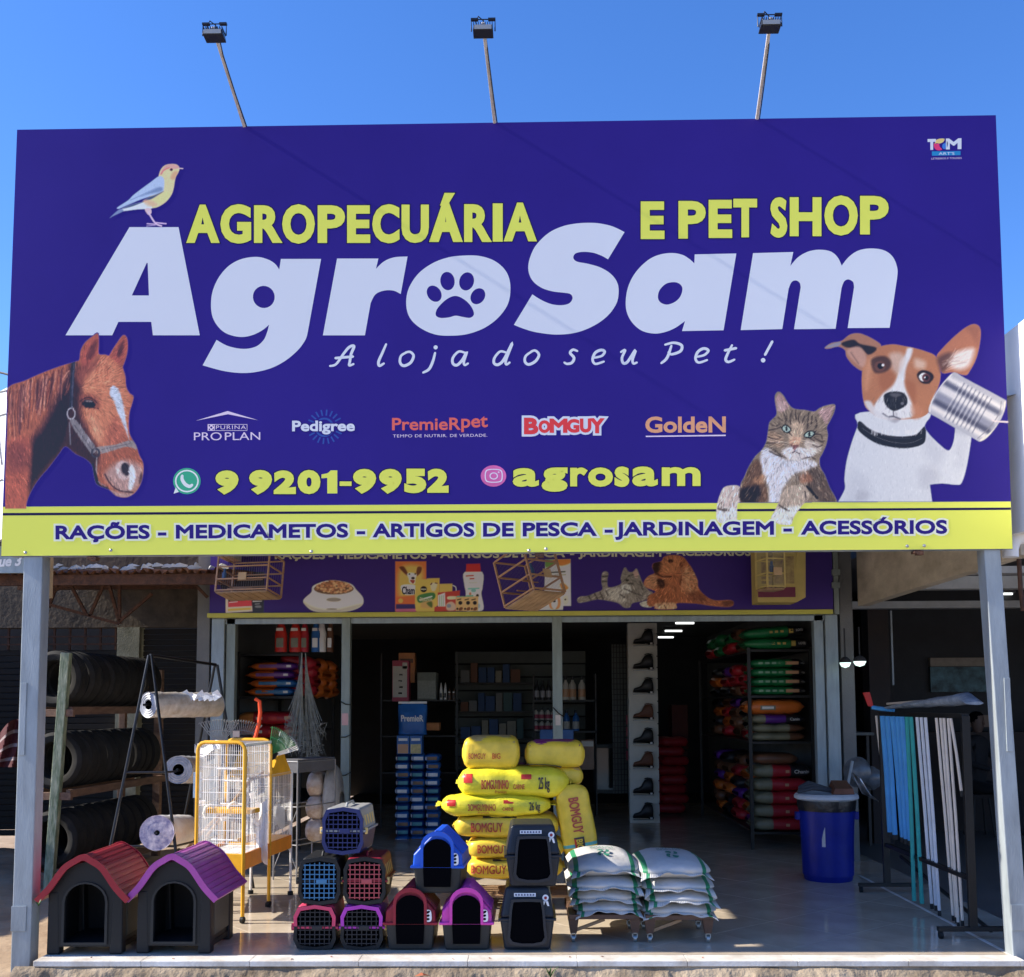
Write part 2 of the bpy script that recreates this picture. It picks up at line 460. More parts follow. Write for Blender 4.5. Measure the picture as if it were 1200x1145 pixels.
P = [[sg(1)(xl(594) + .3, b_top(4)), sg(1)(xr(588) - .3, b_top(1185))], [sg(1)(BL[0] + .3, 651.7), sg(1)(BR[0] - .3, 643.2)]]
MB().grid(P).build('yellow_band', M_yel, bb, True)
P = [[sg(2)(xl(601) + .5, l0(4)), sg(2)(xr(595) - .5, l0(1185))], [sg(2)(xl(604) + .5, l1(4)), sg(2)(xr(598) - .5, l1(1185))]]
MB().grid(P).build('navy_stripe', M_nav, bb, True)

# ---- big name, traced letter by letter
def letter(loops, org, s, k=2, mat=None, name='letter'):
    L_ = []
    for lp in loops:
        p = spline(pts(lp), 7) if isinstance(lp, str) else lp
        L_.append([(org[0] + x / s, org[1] + y / s) for x, y in p])
    v, f = fill([[(x, -y) for x, y in l] for l in L_])
    return MB().add([sg(k)(x, -y) for x, y, _ in v], f).build(name, mat or M_whi, bb, True)
letter(['545,108* 928,108* 1094,953* 728,953* 715,848* 458,848* 410,953* 45,953*', '680,386* 687,390* 697,642* 563,642*'], (70, 250), 6.667)
letter(['475,142 560,160 620,195 655,242* 668,158* 985,158* 880,735* 862,795 800,880 690,970 560,1030 400,1058 230,1045 50,998* 160,797* 250,845 370,868 470,850 530,800 558,740 575,677* 520,722 440,760 350,774 250,752 180,702 130,620 116,520 130,410 180,300 260,210 360,158',
        ell(533, 458, 86, 88, -20)], (230, 280), 6.735)
letter(['125,115* 367,115* 353,175* 400,132 460,108 538,103* 498,323* 455,303 400,303 350,325 322,375* 288,565* 42,565*'], (370, 280), 5)
letter(['860,98 960,100 1050,130 1115,190 1140,270 1130,370 1080,450 1000,515 900,555 800,567 700,560 610,520 550,460 530,380 545,290 600,205 680,145 770,110',
        ell(772, 247, 42, 54, -8), ell(884, 249, 43, 54, 15), ell(694, 321, 40, 51, -35), ell(950, 336, 40, 50, 35),
        '818,334 870,355 910,395 927,440 905,462 865,458 820,450 780,460 730,463 703,445 715,405 765,355'], (370, 280), 5)
letter(['730,85 830,92 940,118 1045,168* 897,412* 840,380 760,352 670,345 605,360 587,400 620,432 720,452 830,485 920,540 975,610 992,690 975,800 900,910 780,1000 620,1065 440,1085 260,1065 150,1035 55,998* 220,725* 300,775 390,812 480,822 550,805 580,760 560,722 500,710 400,698 300,665 220,600 185,510 195,410 250,290 360,180 480,120 600,93'], (595, 250), 7.633)
letter(['470,124 560,140 620,175 665,215* 668,136* 1034,128* 922,803* 557,810* 583,722* 500,780 410,818 310,832 200,805 115,730 68,630 65,510 95,390 160,280 260,185 360,138',
        '485,380 535,395 560,435 545,500 500,550 430,577 370,560 345,515 360,450 415,395'], (725, 280), 7.5)
letter(['135,100* 418,92* 397,190* 450,130 520,90 600,76 680,88 730,130 758,188* 810,125 880,80 970,67 1060,82 1120,130 1150,210 1147,280* 1095,625* 800,627* 845,340* 838,303 805,285 775,300 757,345* 715,632* 423,635* 470,340* 462,308 435,292 405,305 385,350* 340,634* 48,641*'], (860, 280), 6)
# ---- tag line in brush script, stroke by stroke
def strokes(name, S, org, s, w, mat, k=2, parent=None, fn=None, dots=()):
    fn = fn or sg(k)
    for st in S:
        mb = MB()
        p = spline([(x, y) for x, y in st], 5, False) if len(st) > 2 else st
        n = len(p); Lf = []; Rt = []
        for i in range(n):
            a = p[max(i - 1, 0)]; b = p[min(i + 1, n - 1)]
            dx, dy = b[0] - a[0], b[1] - a[1]; l = math.hypot(dx, dy) or 1
            ww = w / 2 * (0.72 + 0.28 * math.sin(math.pi * (i + .5) / n)); nx, ny = -dy / l * ww, dx / l * ww
            Lf.append((p[i][0] + nx, p[i][1] + ny)); Rt.append((p[i][0] - nx, p[i][1] - ny))
        T = lambda L_: [fn(org[0] + x / s, org[1] + y / s) + Vector((0, -q_ * 3e-6, 0)) for q_, (x, y) in enumerate(L_)]
        mb.grid([T(Lf), T(Rt)])
        for e in (p[0], p[-1]):
            mb.add([fn(org[0] + x / s, org[1] + y / s) + Vector((0, -LAY * .4, 0)) for x, y in ell(e[0], e[1], w * .36, w * .36, 0, 10)], [tuple(range(10))])
        mb.build(name, mat, parent or bb, True)
    for dx, dy, r in dots:
        mb = MB(); mb.add([fn(org[0] + x / s, org[1] + y / s) for x, y in ell(dx, dy, r, r, 0, 12)], [tuple(range(12))]); mb.build(name, mat, parent or bb, True)
strokes('letter_stroke', [[(30, 173), (62, 163), (100, 110), (130, 75), (155, 70), (140, 110), (133, 150), (130, 170), (152, 163)], [(58, 132), (150, 124)],
    [(322, 60), (300, 110), (283, 150), (287, 172), (310, 160)], [(432, 100), (400, 120), (395, 155), (415, 172), (450, 155), (465, 120), (448, 100), (425, 102)],
    [(577, 105), (565, 150), (545, 190), (515, 207)], [(735, 105), (700, 98), (670, 130), (670, 160), (692, 168), (720, 140), (742, 100), (727, 150), (732, 168), (748, 160)],
    [(945, 102), (915, 98), (887, 130), (884, 158), (905, 166), (935, 140), (980, 52), (947, 140), (948, 165), (965, 155)],
    [(1085, 95), (1050, 120), (1045, 150), (1065, 165), (1100, 148), (1118, 115), (1100, 93), (1078, 97)]], (380, 390), 4.444, 15, M_whi, dots=[(580, 76, 11)])
strokes('letter_stroke', [[(162, 95), (140, 88), (125, 105), (145, 130), (135, 155), (110, 162), (95, 155)], [(252, 130), (290, 120), (305, 98), (285, 90), (255, 105), (242, 140), (257, 162), (300, 150)],
    [(390, 100), (412, 90), (395, 130), (402, 158), (425, 150), (465, 90), (450, 140), (455, 160), (472, 155)], [(600, 158), (630, 130), (652, 68)], [(620, 62), (665, 52), (705, 65), (700, 95), (655, 112), (637, 102)],
    [(787, 125), (825, 115), (845, 92), (820, 82), (790, 100), (778, 135), (795, 155), (838, 142)], [(968, 65), (945, 110), (935, 140), (950, 152), (980, 140)], [(930, 92), (990, 80)], [(1178, 45), (1140, 115)]], (640, 390), 4.444, 15, M_whi, dots=[(1130, 143, 12)])
# ---- lettering set glyph by glyph in the boxes of the photograph
def boxed(items, org, s, mat, bold, k=3, outline=None, og=1.1):
    for ch, x0, x1, y0, y1 in items:
        mb = MB()
        for i, (layer, g) in enumerate(((k - 1, og), (k, 0))):
            mb.mat(i); word(mb, ch, org[0] + x0 / s, org[0] + x1 / s, org[1] + y0 / s, org[1] + y1 / s, bold=bold, fn=sg(layer), grow=g, capfit=False)
        mb.build('letter', [outline, mat], bb, True)
boxed([('A', 50, 253, 108, 353), ('G', 263, 460, 105, 357), ('R', 478, 650, 112, 353), ('O', 658, 867, 105, 358), ('P', 885, 1060, 112, 353), ('E', 1073, 1221, 112, 353),
       ('C', 1234, 1409, 105, 355), ('U', 1421, 1596, 108, 353), ('Á', 1604, 1806, 33, 347), ('R', 1821, 1989, 105, 347), ('I', 2004, 2068, 100, 345), ('A', 2079, 2281, 95, 343)], (210, 220), 5.4545, M_yel, 0.055, outline=M_nav)
boxed([('E', 42, 150, 62, 233), ('P', 213, 337, 60, 231), ('E', 350, 457, 55, 228), ('T', 462, 570, 50, 225), ('S', 630, 707, 43, 227), ('H', 718, 862, 43, 220), ('O', 875, 1027, 35, 217), ('P', 1037, 1167, 37, 212)], (740, 220), 3.871, M_yel, 0.055, outline=M_nav)
boxed([('9', 50, 158, 45, 157), ('9', 208, 315, 43, 157), ('2', 323, 427, 45, 156), ('0', 435, 542, 43, 156), ('-', 632, 688, 97, 118), ('9', 695, 803, 38, 153), ('9', 817, 923, 38, 153), ('5', 935, 1038, 37, 152), ('2', 1043, 1143, 37, 150)], (240, 540), 4, M_yel, 0.10, outline=M_nav)
boxed([('a', 197, 328, 58, 152), ('g', 342, 472, 55, 177), ('r', 485, 570, 55, 150), ('o', 575, 700, 55, 152), ('s', 708, 782, 50, 153), ('a', 797, 925, 50, 150), ('m', 945, 1140, 53, 148)], (555, 535), 4.286, M_yel, 0.085, outline=M_nav)
flat1 = ['547,64* 575,58 590,45* 621,45* 621,153* 574,153* 574,80* 547,82*']
letter(flat1, (240, 540), 4, 3, M_yel)
# ---- words of the yellow band
def wd(s, x0, x1, t0, b0, b1, mat, bold, k=3, outline=None, og=1.4, space=1.0, shear=0.0):
    for layer, mt, g in (((k - 1), outline, og), (k, mat, 0)):
        if mt is None: continue
        mb = MB(); word(mb, s, x0, x1, t0, b0, b1, bold=bold, fn=sg(layer), grow=g, space=space, shear=shear)
        mb.build('lettering' if g == 0 else 'lettering_outline', mt, bb, True)
bl = lambda x: 632.2 - 6.6 * (x - 64) / 1046
for s_, a, b in (('RAÇÕES', 65, 175.5), ('-', 185, 195), ('MEDICAMETOS', 206, 408), ('-', 418, 428), ('ARTIGOS', 437, 556), ('DE', 566, 602), ('PESCA', 612.5, 699), ('-', 708.5, 718), ('JARDINAGEM', 721, 907), ('-', 918, 928), ('ACESSÓRIOS', 939, 1110)):
    wd(s_, a, b, bl(a) - 16.3, bl(a), bl(b), M_lind, 0.055, k=5, outline=M_glow, og=2.2)
# ---- brand row
M_pale = pm('pale lilac vinyl', shd(190, 185, 225), 0.42, var=0.02, spec=0.12)
M_coral = pm('coral vinyl', shd(190, 95, 95), 0.42, var=0.02, spec=0.12)
M_org = pm('salmon vinyl', shd(228, 145, 122), 0.42, var=0.02, spec=0.12)
M_redl = pm('red vinyl', shd(200, 60, 72), 0.42, var=0.02, spec=0.12)
M_ray = pm('mid blue vinyl', shd(44, 74, 160), 0.42, var=0.03, spec=0.12)
M_cyan = pm('sky blue vinyl', shd(35, 120, 190), 0.42, var=0.03, spec=0.12)
def flat(name, P, mat, k=2, org=(0, 0), s=1.0):
    return letter([P] if isinstance(P, str) or isinstance(P[0], tuple) else P, org, s, k, mat, name)
O1, S1 = (210, 470), 5.4545
flat('roof_emblem', '105,126* 310,64* 506,123* 312,84*', M_pale, 2, O1, S1)
flat('badge', ['182,148* 435,148* 435,190* 182,190*', '185,151* 432,151* 432,187* 185,187*'], M_pale, 2, O1, S1)
flat('badge', ['184,150* 227,150* 227,189* 184,189*', ell(205, 169, 7, 7), ell(193, 158, 5, 5), ell(218, 158, 5, 5), ell(193, 181, 5, 5), ell(218, 181, 5, 5)], M_pale, 3, O1, S1)
wd('PURINA', 253 , 288.3, 498.6, 503.0, 502.9, M_pale, 0.01, 3, space=1.15)
wd('PRO', 227.2, 259.8, 506.8, 516, 515.9, M_pale, 0.004, 3); wd('PLAN', 263.5, 305, 506.7, 515.8, 515.5, M_pale, 0.004, 3)
mb = MB()
for i in range(20):
    a = 2 * math.pi * i / 20 + .1; c, s_ = math.cos(a), math.sin(a)
    if abs(s_) < 0.3: continue
    r0, r1, w_ = 76, 116, 5
    mb.add([sg(2)(O1[0] + (932 + c * r + -s_ * ww) / S1, O1[1] + (165 + s_ * r * 0.95 + c * ww) / S1) for r, ww in ((r0, -w_), (r1, -w_), (r1, w_), (r0, w_))], [(0, 1, 2, 3)])
mb.build('sun_rays', M_ray, bb, True)
flat('blue_disc', [ell(928, 168, 62, 62), ell(928, 168, 50, 50)], M_ray, 2, O1, S1)
for layer, mt, g in ((3, M_lind, 1.2), (4, M_whi, 0)):
    mb = MB(); word(mb, 'Pedigree', 342.3, 415.7, 493, 505.5, 505.2, bold=0.05, fn=sg(layer), grow=g); mb.build('lettering' if g == 0 else 'lettering_outline', mt, bb, True)
wd('PremieR', 459.4, 539.6, 489.8, 504.2, 503.8, M_coral, 0.03, 3); wd('pet', 540.5, 571.6, 485.8, 501.5, 500.5, M_coral, 0.03, 3)
wd('TEMPO DE NUTRIR. DE VERDADE.', 460.5, 571, 509.3, 512.7, 511.8, M_pale, 0.0, 3, space=1.1)
for layer, mt, g in ((3, M_whi, 2.6), (4, M_redl, 0.0)):
    mb = MB()
    for ch, x0, x1, t, b in (('B', 614, 631, 489.5, 509), ('O', 631, 645, 492.5, 507.5), ('M', 644, 665, 490.5, 507.3), ('G', 664, 679, 491, 507.2), ('U', 679.5, 693, 490.5, 507), ('Y', 691.5, 708, 490, 507.8)):
        word(mb, ch, x0, x1, t, b, bold=0.07, fn=sg(layer), grow=g, capfit=False)
    mb.build('lettering' if g == 0 else 'lettering_outline', mt, bb, True)
wd('GoldeN', 756.2, 850.6, 488.4, 507.2, 506.8, M_org, 0.045, 3)
flat('underline', '756.8,510.7* 850.5,509.4* 850.5,511.0* 756.8,512.2*', M_pale, 2)
# ---- maker's mark, chat and photo marks
wd('T', 1087, 1096.8, 163, 175.8, 175.6, M_whi, 0.08, 3); wd('M', 1108.5, 1126.7, 162.4, 175.2, 174.8, M_whi, 0.08, 3)
M_sw1, M_sw2, M_sw3 = pm('sand vinyl', shd(225, 180, 120), 0.4, var=0), pm('magenta vinyl', shd(190, 50, 110), 0.4, var=0), pm('azure vinyl', shd(50, 110, 205), 0.4, var=0)
O2, S2 = (1070, 150), 15.0
flat('swirl', '385,275 400,220 460,190 550,190 530,245 470,272 420,265', M_sw1, 3, O2, S2)
flat('swirl', '370,270 400,278 455,275 470,330 510,375 450,395 390,370 365,320', M_sw2, 3, O2, S2)
flat('swirl', '600,235 612,300 590,350 545,372 515,340 520,290 560,265', M_sw3, 3, O2, S2)
flat('blue_bar', '330,412* 835,405* 835,478* 332,488*', M_cyan, 2, O2, S2)
wd("ART'S", 1100, 1118.5, 178.6, 181.6, 181.4, M_whi, 0.0, 3); wd('LETREIROS E TOLDOS', 1091.5, 1127, 184.9, 187.0, 186.2, M_pale, 0.0, 3)
M_grn, M_grnw = pm('chat green vinyl', shd(40, 150, 125), 0.4, var=0.02), pm('mint white vinyl', shd(190, 225, 225), 0.4, var=0.02)
flat('chat_mark', ell(219, 563.8, 16.2, 15.4), M_grn, 2)
flat('chat_mark', [ell(219, 563.8, 14.0, 13.2), ell(219, 563.8, 12.2, 11.5)], M_grnw, 3)
flat('chat_mark', '206.0,571* 209.5,576.5* 203.4,578.6*', M_grnw, 4)
strokes('handset_mark', [[(213.6, 557.6), (213.5, 562), (217, 567.5), (222, 570), (225, 568.4)]], (0, 0), 1, 4.2, M_grnw, 3)
M_pk, M_pk2 = pm('pink vinyl', shd(195, 90, 165), 0.4, var=0.25, scale=3), pm('light pink vinyl', shd(235, 195, 230), 0.4, var=0)
flat('photo_mark', ell(578.3, 557.8, 15, 12.6), M_pk, 2)
flat('photo_mark', [[(578.6 + x * 1.12, 557.6 + y * .95) for x, y in spline([(-9, -5), (-5, -8.2), (5, -8.2), (9, -5), (9, 5), (5, 8.2), (-5, 8.2), (-9, 5)], 4)], [(578.6 + x * .98, 557.6 + y * .82) for x, y in spline([(-9, -5), (-5, -8.2), (5, -8.2), (9, -5), (9, 5), (5, 8.2), (-5, 8.2), (-9, 5)], 4)]], M_pk2, 3)
flat('photo_mark', [ell(578.6, 557.8, 5, 4.2), ell(578.6, 557.8, 3.7, 3.0)], M_pk2, 3)
flat('photo_mark', ell(584.4, 553.4, 1.0, 0.9), M_pk2, 3)

# ---- printed animals
cy_, cp_, cn_ = np.array(YEL), np.array(PUR), np.array(NAVY)
def sign_bg(X, Y):
    r = np.where((Y > 594.0 - 6.2 * X / 1180)[..., None], cy_, cp_)
    return np.where(((Y > 601.2 - 6.4 * X / 1180) & (Y < 604.2 - 6.6 * X / 1180))[..., None], cn_, r)
R_ = random.Random(3)
p = Paint((6, 388, 172, 598), (0, 380, 5.2056), 0.8)
p.poly('52,386 150,345 250,300 370,255 482,222* 487,200 492,160 520,110 570,70 598,58 603,120 603,180 640,185 665,193* 690,150 720,105 752,66 775,85 780,140 770,200 748,262* 765,320 770,380 790,420 814,440 807,480 790,540 785,620 795,680 830,740 850,800 874,850 872,920 855,980 820,1030 770,1056 710,1047 670,1012 640,1000 590,975 572,920 560,860 520,820 460,790 400,745 360,790 300,870 240,940 195,1010 165,1080 160,1126* 20,1126* 33,900 42,700 47,500', (178, 100, 74), base=True)
p.poly('500,290 620,200 720,240 768,380 800,440 785,560 780,700 700,725 610,745 545,640 500,540 470,420', (214, 134, 100), 60, .9)
p.poly('380,380 430,300 440,560 400,745 300,870 200,1010 168,1090 172,900 185,720 260,620', (46, 22, 34), 60)
p.poly('40,740 120,690 182,700 180,860 172,1000 160,1130 20,1130', (190, 98, 76), 40); p.poly('40,760 150,720 170,860 60,900', (130, 66, 62), 70, .7)
p.poly('430,240 480,260 500,420 490,540 540,660 610,790 570,870 460,800 395,745 430,600 415,450', (58, 28, 34), 45, .92)
for i in range(150):
    x = R_.uniform(45, 470); y = 386 - (x - 52) * .385; x2 = x - R_.uniform(0, 60) * (x / 470) ; L_ = R_.uniform(120, 350) * (1.08 - x / 900)
    c_ = R_.choice([(118, 58, 50), (205, 132, 112), (70, 34, 42), (160, 88, 72), (226, 158, 138), (90, 48, 60)])
    p.line([(x, y + R_.uniform(0, 60)), (x - 8, y + L_ * .5), (max(x2, 45), y + L_)], R_.uniform(3, 9), c_, 6, R_.uniform(.35, .8))
for i in range(45):
    x = R_.uniform(560, 690); p.line([(R_.uniform(590, 650), 195 + R_.uniform(0, 30)), (x, 280), (x - 30 + R_.uniform(0, 50), 330 + R_.uniform(0, 80))], R_.uniform(3, 7), R_.choice([(235, 160, 125), (170, 84, 62), (222, 140, 106)]), 6, .5)
p.poly('490,205 500,160 530,110 575,75 600,66 602,160 560,225 510,270', (186, 92, 76), 10); p.poly('530,215 545,150 585,95 592,120 575,190', (104, 50, 52), 18, .8)
p.poly('668,190 700,150 752,75 776,92 776,160 748,250 700,220', (184, 92, 78), 10); p.poly('712,180 730,130 755,100 752,160 725,205', (84, 42, 50), 18, .8)
p.poly('470,270 560,230 600,200 590,260 520,330 490,380 460,330', (150, 78, 66), 30, .8)
p.poly('685,375 720,395 742,450 757,520 770,600 788,705 772,665 745,600 715,530 695,470 668,425', (190, 208, 240), 7)
p.poly('700,560 760,640 780,720 700,735 640,700', (170, 88, 70), 40, .6); p.poly('540,560 600,600 620,700 580,700', (222, 160, 130), 40, .6)
p.poly('480,430 560,430 610,470 600,520 540,500 490,500', (140, 70, 56), 30, .7)
p.el(541, 486, 42, 26, (22, 14, 24), 8, 8); p.el(541, 470, 26, 6, (140, 124, 130), 5, 6); p.line('490,470 520,450 560,452 590,478', 7, (60, 30, 34), 6); p.line('560,505 600,515', 5, (70, 36, 36), 5)
p.line('448,235 440,350 434,505', 24, (46, 46, 66), 6); p.line('452,240 444,350 438,500', 5, (110, 110, 140), 5, .7)
p.poly('425,575 465,585 520,660 585,755 560,790 520,740 450,640', (134, 130, 142), 5); p.line('450,610 560,765', 3, (80, 76, 88), 4)
p.line([(434 + 24 * math.cos(t / 2), 545 + 34 * math.sin(t / 2)) for t in range(14)], 8, (176, 180, 200), 5, smooth=False)
p.line('425,600 426,660 430,735', 8, (120, 120, 138), 5)
p.poly('690,765 830,760 868,855 800,835 740,830 690,880 640,900 615,800', (172, 96, 70), 30)
p.poly('640,915 700,850 780,830 868,870 868,930 850,985 800,1030 740,1030 680,985', (184, 148, 146), 40)
p.line('640,915 675,975 730,1015 810,1025', 8, (66, 42, 50), 7); p.poly('670,1010 730,1030 810,1035 770,1055 710,1046', (188, 152, 150), 8)
p.el(752, 892, 47, 60, (206, 184, 190), -10, 12); p.el(768, 885, 28, 40, (52, 36, 46), -15, 12); p.poly('850,940 862,905 868,940 850,975', (90, 60, 66), 10)
p.poly('800,855 818,880 826,930 806,1005 782,1000 790,930 785,890', (222, 228, 246), 10)
p.poly('585,752 700,735 800,708 838,742 836,762 770,748 690,770 600,792', (152, 144, 150), 5); p.line('620,765 790,728', 4, (100, 94, 104), 4)
p.line([(583 + 23 * math.cos(t / 2), 785 + 26 * math.sin(t / 2)) for t in range(14)], 11, (62, 62, 80), 5, smooth=False); p.line('590,815 587,925', 8, (160, 150, 160), 4)
p.line('565,860 585,940 600,985 650,1005', 24, (34, 38, 60), 6); p.line('600,960 645,990', 5, (130, 135, 160), 4)
p.hair(5200, 14, 34, 3.2, .42, lambda x, y: 1.45 if x < 480 and y < 760 else (1.2 if y > 760 and x < 400 else math.atan2(y - 380, x - 500) + 1.2 * 0 if x > 480 else 1.4), 5, .6)
p.tone(.82, .90, 1.12); p.fur(.07, 1.6, 4, 3)
p.mesh('horse_print', bb, sg(4), PRINT, SIGN_ILL, sign_bg)

p = Paint((963, 377, 1182, 591), (960, 370, 4.978), 0.8)
WH = (186, 202, 232)
p.poly('240,565 225,640 190,740 160,850 148,950 150,1010 112,1084* 658,1084* 645,985* 720,978 800,986 832,972 862,870 888,700 880,640* 795,640* 787,720 768,775 745,785 700,750 640,690 615,640 628,560', WH, base=True)
p.poly('590,900 660,880 700,930 640,1000 590,990', (160, 172, 204), 60, .6); p.poly('640,690 700,750 745,790 700,870 640,840 600,740', (166, 180, 214), 60, .6); p.poly('800,700 880,720 850,860 800,880', (164, 178, 212), 60, .5)
p.poly('200,900 300,1000 250,1080 160,1080', (166, 180, 212), 60, .5); p.poly('230,1020 290,1040 270,1078 215,1078', (150, 160, 190), 30, .5)
p.poly('685,238 720,190 790,120 860,65 910,49 941,80 937,160 916,250 880,320 852,347 780,330 720,335 700,290', (186, 108, 76), base=True)
p.poly('32,188 70,160 130,147 180,110 240,104 320,140 362,180 300,225 265,270 255,322 200,290 160,240 150,200 110,180 60,192', (172, 112, 88), base=True)
p.poly('355,180 430,167 500,178 560,190 620,208 680,238 707,320 700,400 665,480 640,560 600,590 540,602 430,607 350,592 300,562 265,520 250,430 250,330 265,260 300,215', (186, 112, 72), base=True)
p.poly('130,160 200,140 240,165 335,188 290,228 240,190 160,185', (44, 36, 46), 10); p.poly('160,205 235,180 275,245 255,300 200,262', (188, 138, 126), 14); p.line('185,215 230,280', 5, (110, 70, 66), 8, .7); p.poly('32,188 70,165 125,152 110,178', (130, 132, 165), 8)
p.poly('735,265 800,215 880,190 905,205 875,290 820,315 770,300', (206, 208, 226), 34, .95); p.poly('692,245 770,215 760,290 715,330 700,300', (90, 58, 58), 28, .85)
for i in range(26): p.line([(710 + R_.uniform(0, 60), 320 - R_.uniform(0, 60)), (770 + R_.uniform(0, 110), 190 + R_.uniform(0, 110))], 4, R_.choice([(230, 226, 238), (140, 90, 80), (210, 160, 140)]), 5, .35)
p.poly('860,70 910,55 935,85 925,170 890,120', (150, 84, 66), 30, .5)
p.poly('515,190 545,192 535,240 512,290 500,350 505,420 540,500 552,585 430,606 335,590 320,530 375,450 430,400 458,340 470,270 500,230', (196, 208, 234), 16)
p.poly('410,225 470,215 500,250 470,330 440,340 420,290', (196, 176, 176), 30, .75); p.poly('560,250 620,270 610,310 560,300', (205, 180, 172), 30, .8); p.poly('360,330 440,330 430,400 380,440 350,400', (170, 92, 54), 30, .7); p.poly('500,380 560,400 560,520 530,480', (172, 94, 56), 26, .8); p.poly('265,300 300,240 320,250 290,400 265,430', (216, 150, 112), 40, .6)
p.poly('310,250 380,235 420,270 400,320 330,335 305,290', (70, 44, 42), 16, .85); p.el(355, 295, 33, 31, (112, 66, 56), 0, 6); p.el(357, 294, 17, 17, (18, 12, 18), 0, 6); p.el(372, 288, 8, 8, (220, 225, 245), 0, 5)
p.poly('570,345 600,318 650,330 668,360 640,395 595,390', (36, 22, 30), 9); p.poly('582,352 605,333 630,345 612,382 590,375', (218, 218, 240), 6); p.el(624, 362, 24, 25, (100, 48, 52), 0, 6); p.el(626, 362, 12, 13, (14, 10, 14), 0, 5); p.el(616, 360, 5, 5, (235, 235, 245), 0, 4)
p.poly('376,470 400,449 440,442 490,450 513,482 509,520 470,545 430,555 388,522', (30, 30, 40), 7); p.poly('410,458 450,450 480,462 440,476', (96, 98, 116), 14, .8); p.el(405, 508, 10, 9, (8, 8, 12), 0, 6); p.el(485, 512, 10, 9, (150, 155, 180), 0, 7, .6)
p.line('432,555 434,585', 5, (70, 70, 90), 5); p.line('372,572 400,590 432,588 470,602', 9, (84, 84, 106), 8); p.poly('400,600 470,604 440,625', (140, 144, 170), 14, .7)
for i in range(70): x, y = R_.uniform(320, 550), R_.uniform(470, 590); p.line([(x, y), (x + (x - 440) * .12, y + 18)], 3, R_.choice([(150, 155, 185), (222, 228, 245), (90, 84, 96)]), 5, .35)
p.poly('262,505 300,500 345,560 430,607 350,596 300,566', (190, 200, 226), 16, .9); p.poly('540,520 600,540 600,588 548,600', (196, 120, 84), 20, .7)
p.poly('236,615 300,665 400,698 500,704 570,690 616,645 622,700 605,748 520,772 420,766 320,738 228,668', (26, 26, 38), 6); p.line('250,655 330,705 430,738 530,742 600,715', 3, (112, 112, 135), 4, .8); p.line('245,632 330,680 430,712 530,715', 5, (70, 72, 95), 7, .7)
for i in range(40): x = R_.uniform(300, 600); p.line([(x, 690 + R_.uniform(-4, 10)), (x + 3, 668)], 4, (200, 212, 236), 4, .7)
p.poly('770,340 800,333 850,365 1060,478 1090,508 1062,600 1000,690 945,732 900,715 700,600 640,562 650,510 700,420', (158, 168, 200), base=True)
ax = Vector((.873, .488)); pe = Vector((-.488, .873)); c0 = Vector((712, 448))
for t, w_, c_ in ((-95, 26, (205, 212, 235)), (-60, 30, (64, 72, 118)), (-20, 40, (196, 204, 230)), (25, 40, (120, 130, 172)), (62, 34, (54, 60, 104)), (100, 30, (206, 212, 232))):
    a = c0 + pe * t; b = a + ax * 345; p.line([tuple(a), tuple(b)], w_, c_, 22, .85)
for i in range(16):
    a = c0 + ax * (78 + i * 13); c_ = (40, 46, 84) if i % 2 else (214, 220, 240); p.line([tuple(a - pe * 112), tuple(a + pe * 118)], 5.5, c_, 6, .5)
p.line('1086,506 1075,590 1015,675 944,728', 15, (206, 206, 212), 6); p.line('1062,500 1050,570 990,655 925,715', 5, (120, 124, 150), 5); p.line('772,342 700,420 655,505 645,560', 8, (200, 208, 230), 6)
p.line('1010,610 1030,616 1100,620', 8, (206, 196, 216), 5, base=True)
p.poly('795,640 880,665 890,700 850,700 790,680', (150, 164, 198), 24, .6)
p.hair(2600, 10, 22, 2.6, .12, lambda x, y: (math.atan2(y - 300, x - 470) if y < 600 and x < 720 else (1.5 if y > 600 else 2.2)), 6, .5)
p.tone(.66, .94, 1.06); p.fur(.02, 1.4, 3, 9)
p.mesh('dog_print', bb, sg(4), PRINT, SIGN_ILL, sign_bg)

p = Paint((838, 457, 984, 616), (830, 450, 6.3625), 0.75)
p.poly('120,770 180,756 232,765 256,820 250,870 216,900 214,1000 190,1040 100,1040 62,1010 64,910 90,820', (196, 182, 184), base=True)
p.poly('497,125 500,80 525,57 560,85 600,150 640,184 720,194 790,205 830,180 880,160 942,153 942,200 916,260 885,322 892,380 880,450 850,520 830,560 836,620 870,680 905,770 940,830 962,879* 240,884* 238,760 270,690 300,620 350,540 400,490 432,430 444,360 455,290 480,260 510,220', (140, 126, 112), base=True)
p.poly('425,475 520,535 620,572 740,562 815,600 745,640 650,665 590,730 545,800 530,880 455,880 450,770 410,680 385,570', (196, 200, 222), 22)
p.poly('275,690 350,565 395,600 400,690 430,760 430,880 245,880', (118, 88, 68), 20); p.poly('238,790 320,760 385,770 370,880 250,880', (46, 36, 42), 26, .9); p.poly('340,700 420,680 420,740 350,740', (190, 140, 104), 24, .7)
p.poly('745,650 840,640 955,880 840,880 800,820 740,760', (104, 88, 78), 22); p.poly('680,690 740,660 780,720 700,740', (166, 112, 84), 22, .8); p.line('735,765 770,800 810,850', 18, (30, 26, 32), 12)
for i in range(170):
    x, y = R_.uniform(245, 940), R_.uniform(560, 870)
    if 430 < x < 700: continue
    dx = (x - 560) * .07; p.line([(x, y), (x + dx, y + R_.uniform(18, 34))], 4, R_.choice([(200, 165, 135), (70, 54, 50), (120, 92, 76), (210, 195, 185)]), 5, .5)
for i in range(60):
    x, y = R_.uniform(390, 760), R_.uniform(560, 820); p.line([(x, y), (x - 6, y + 26)], 4, R_.choice([(225, 228, 245), (165, 165, 190)]), 6, .35)
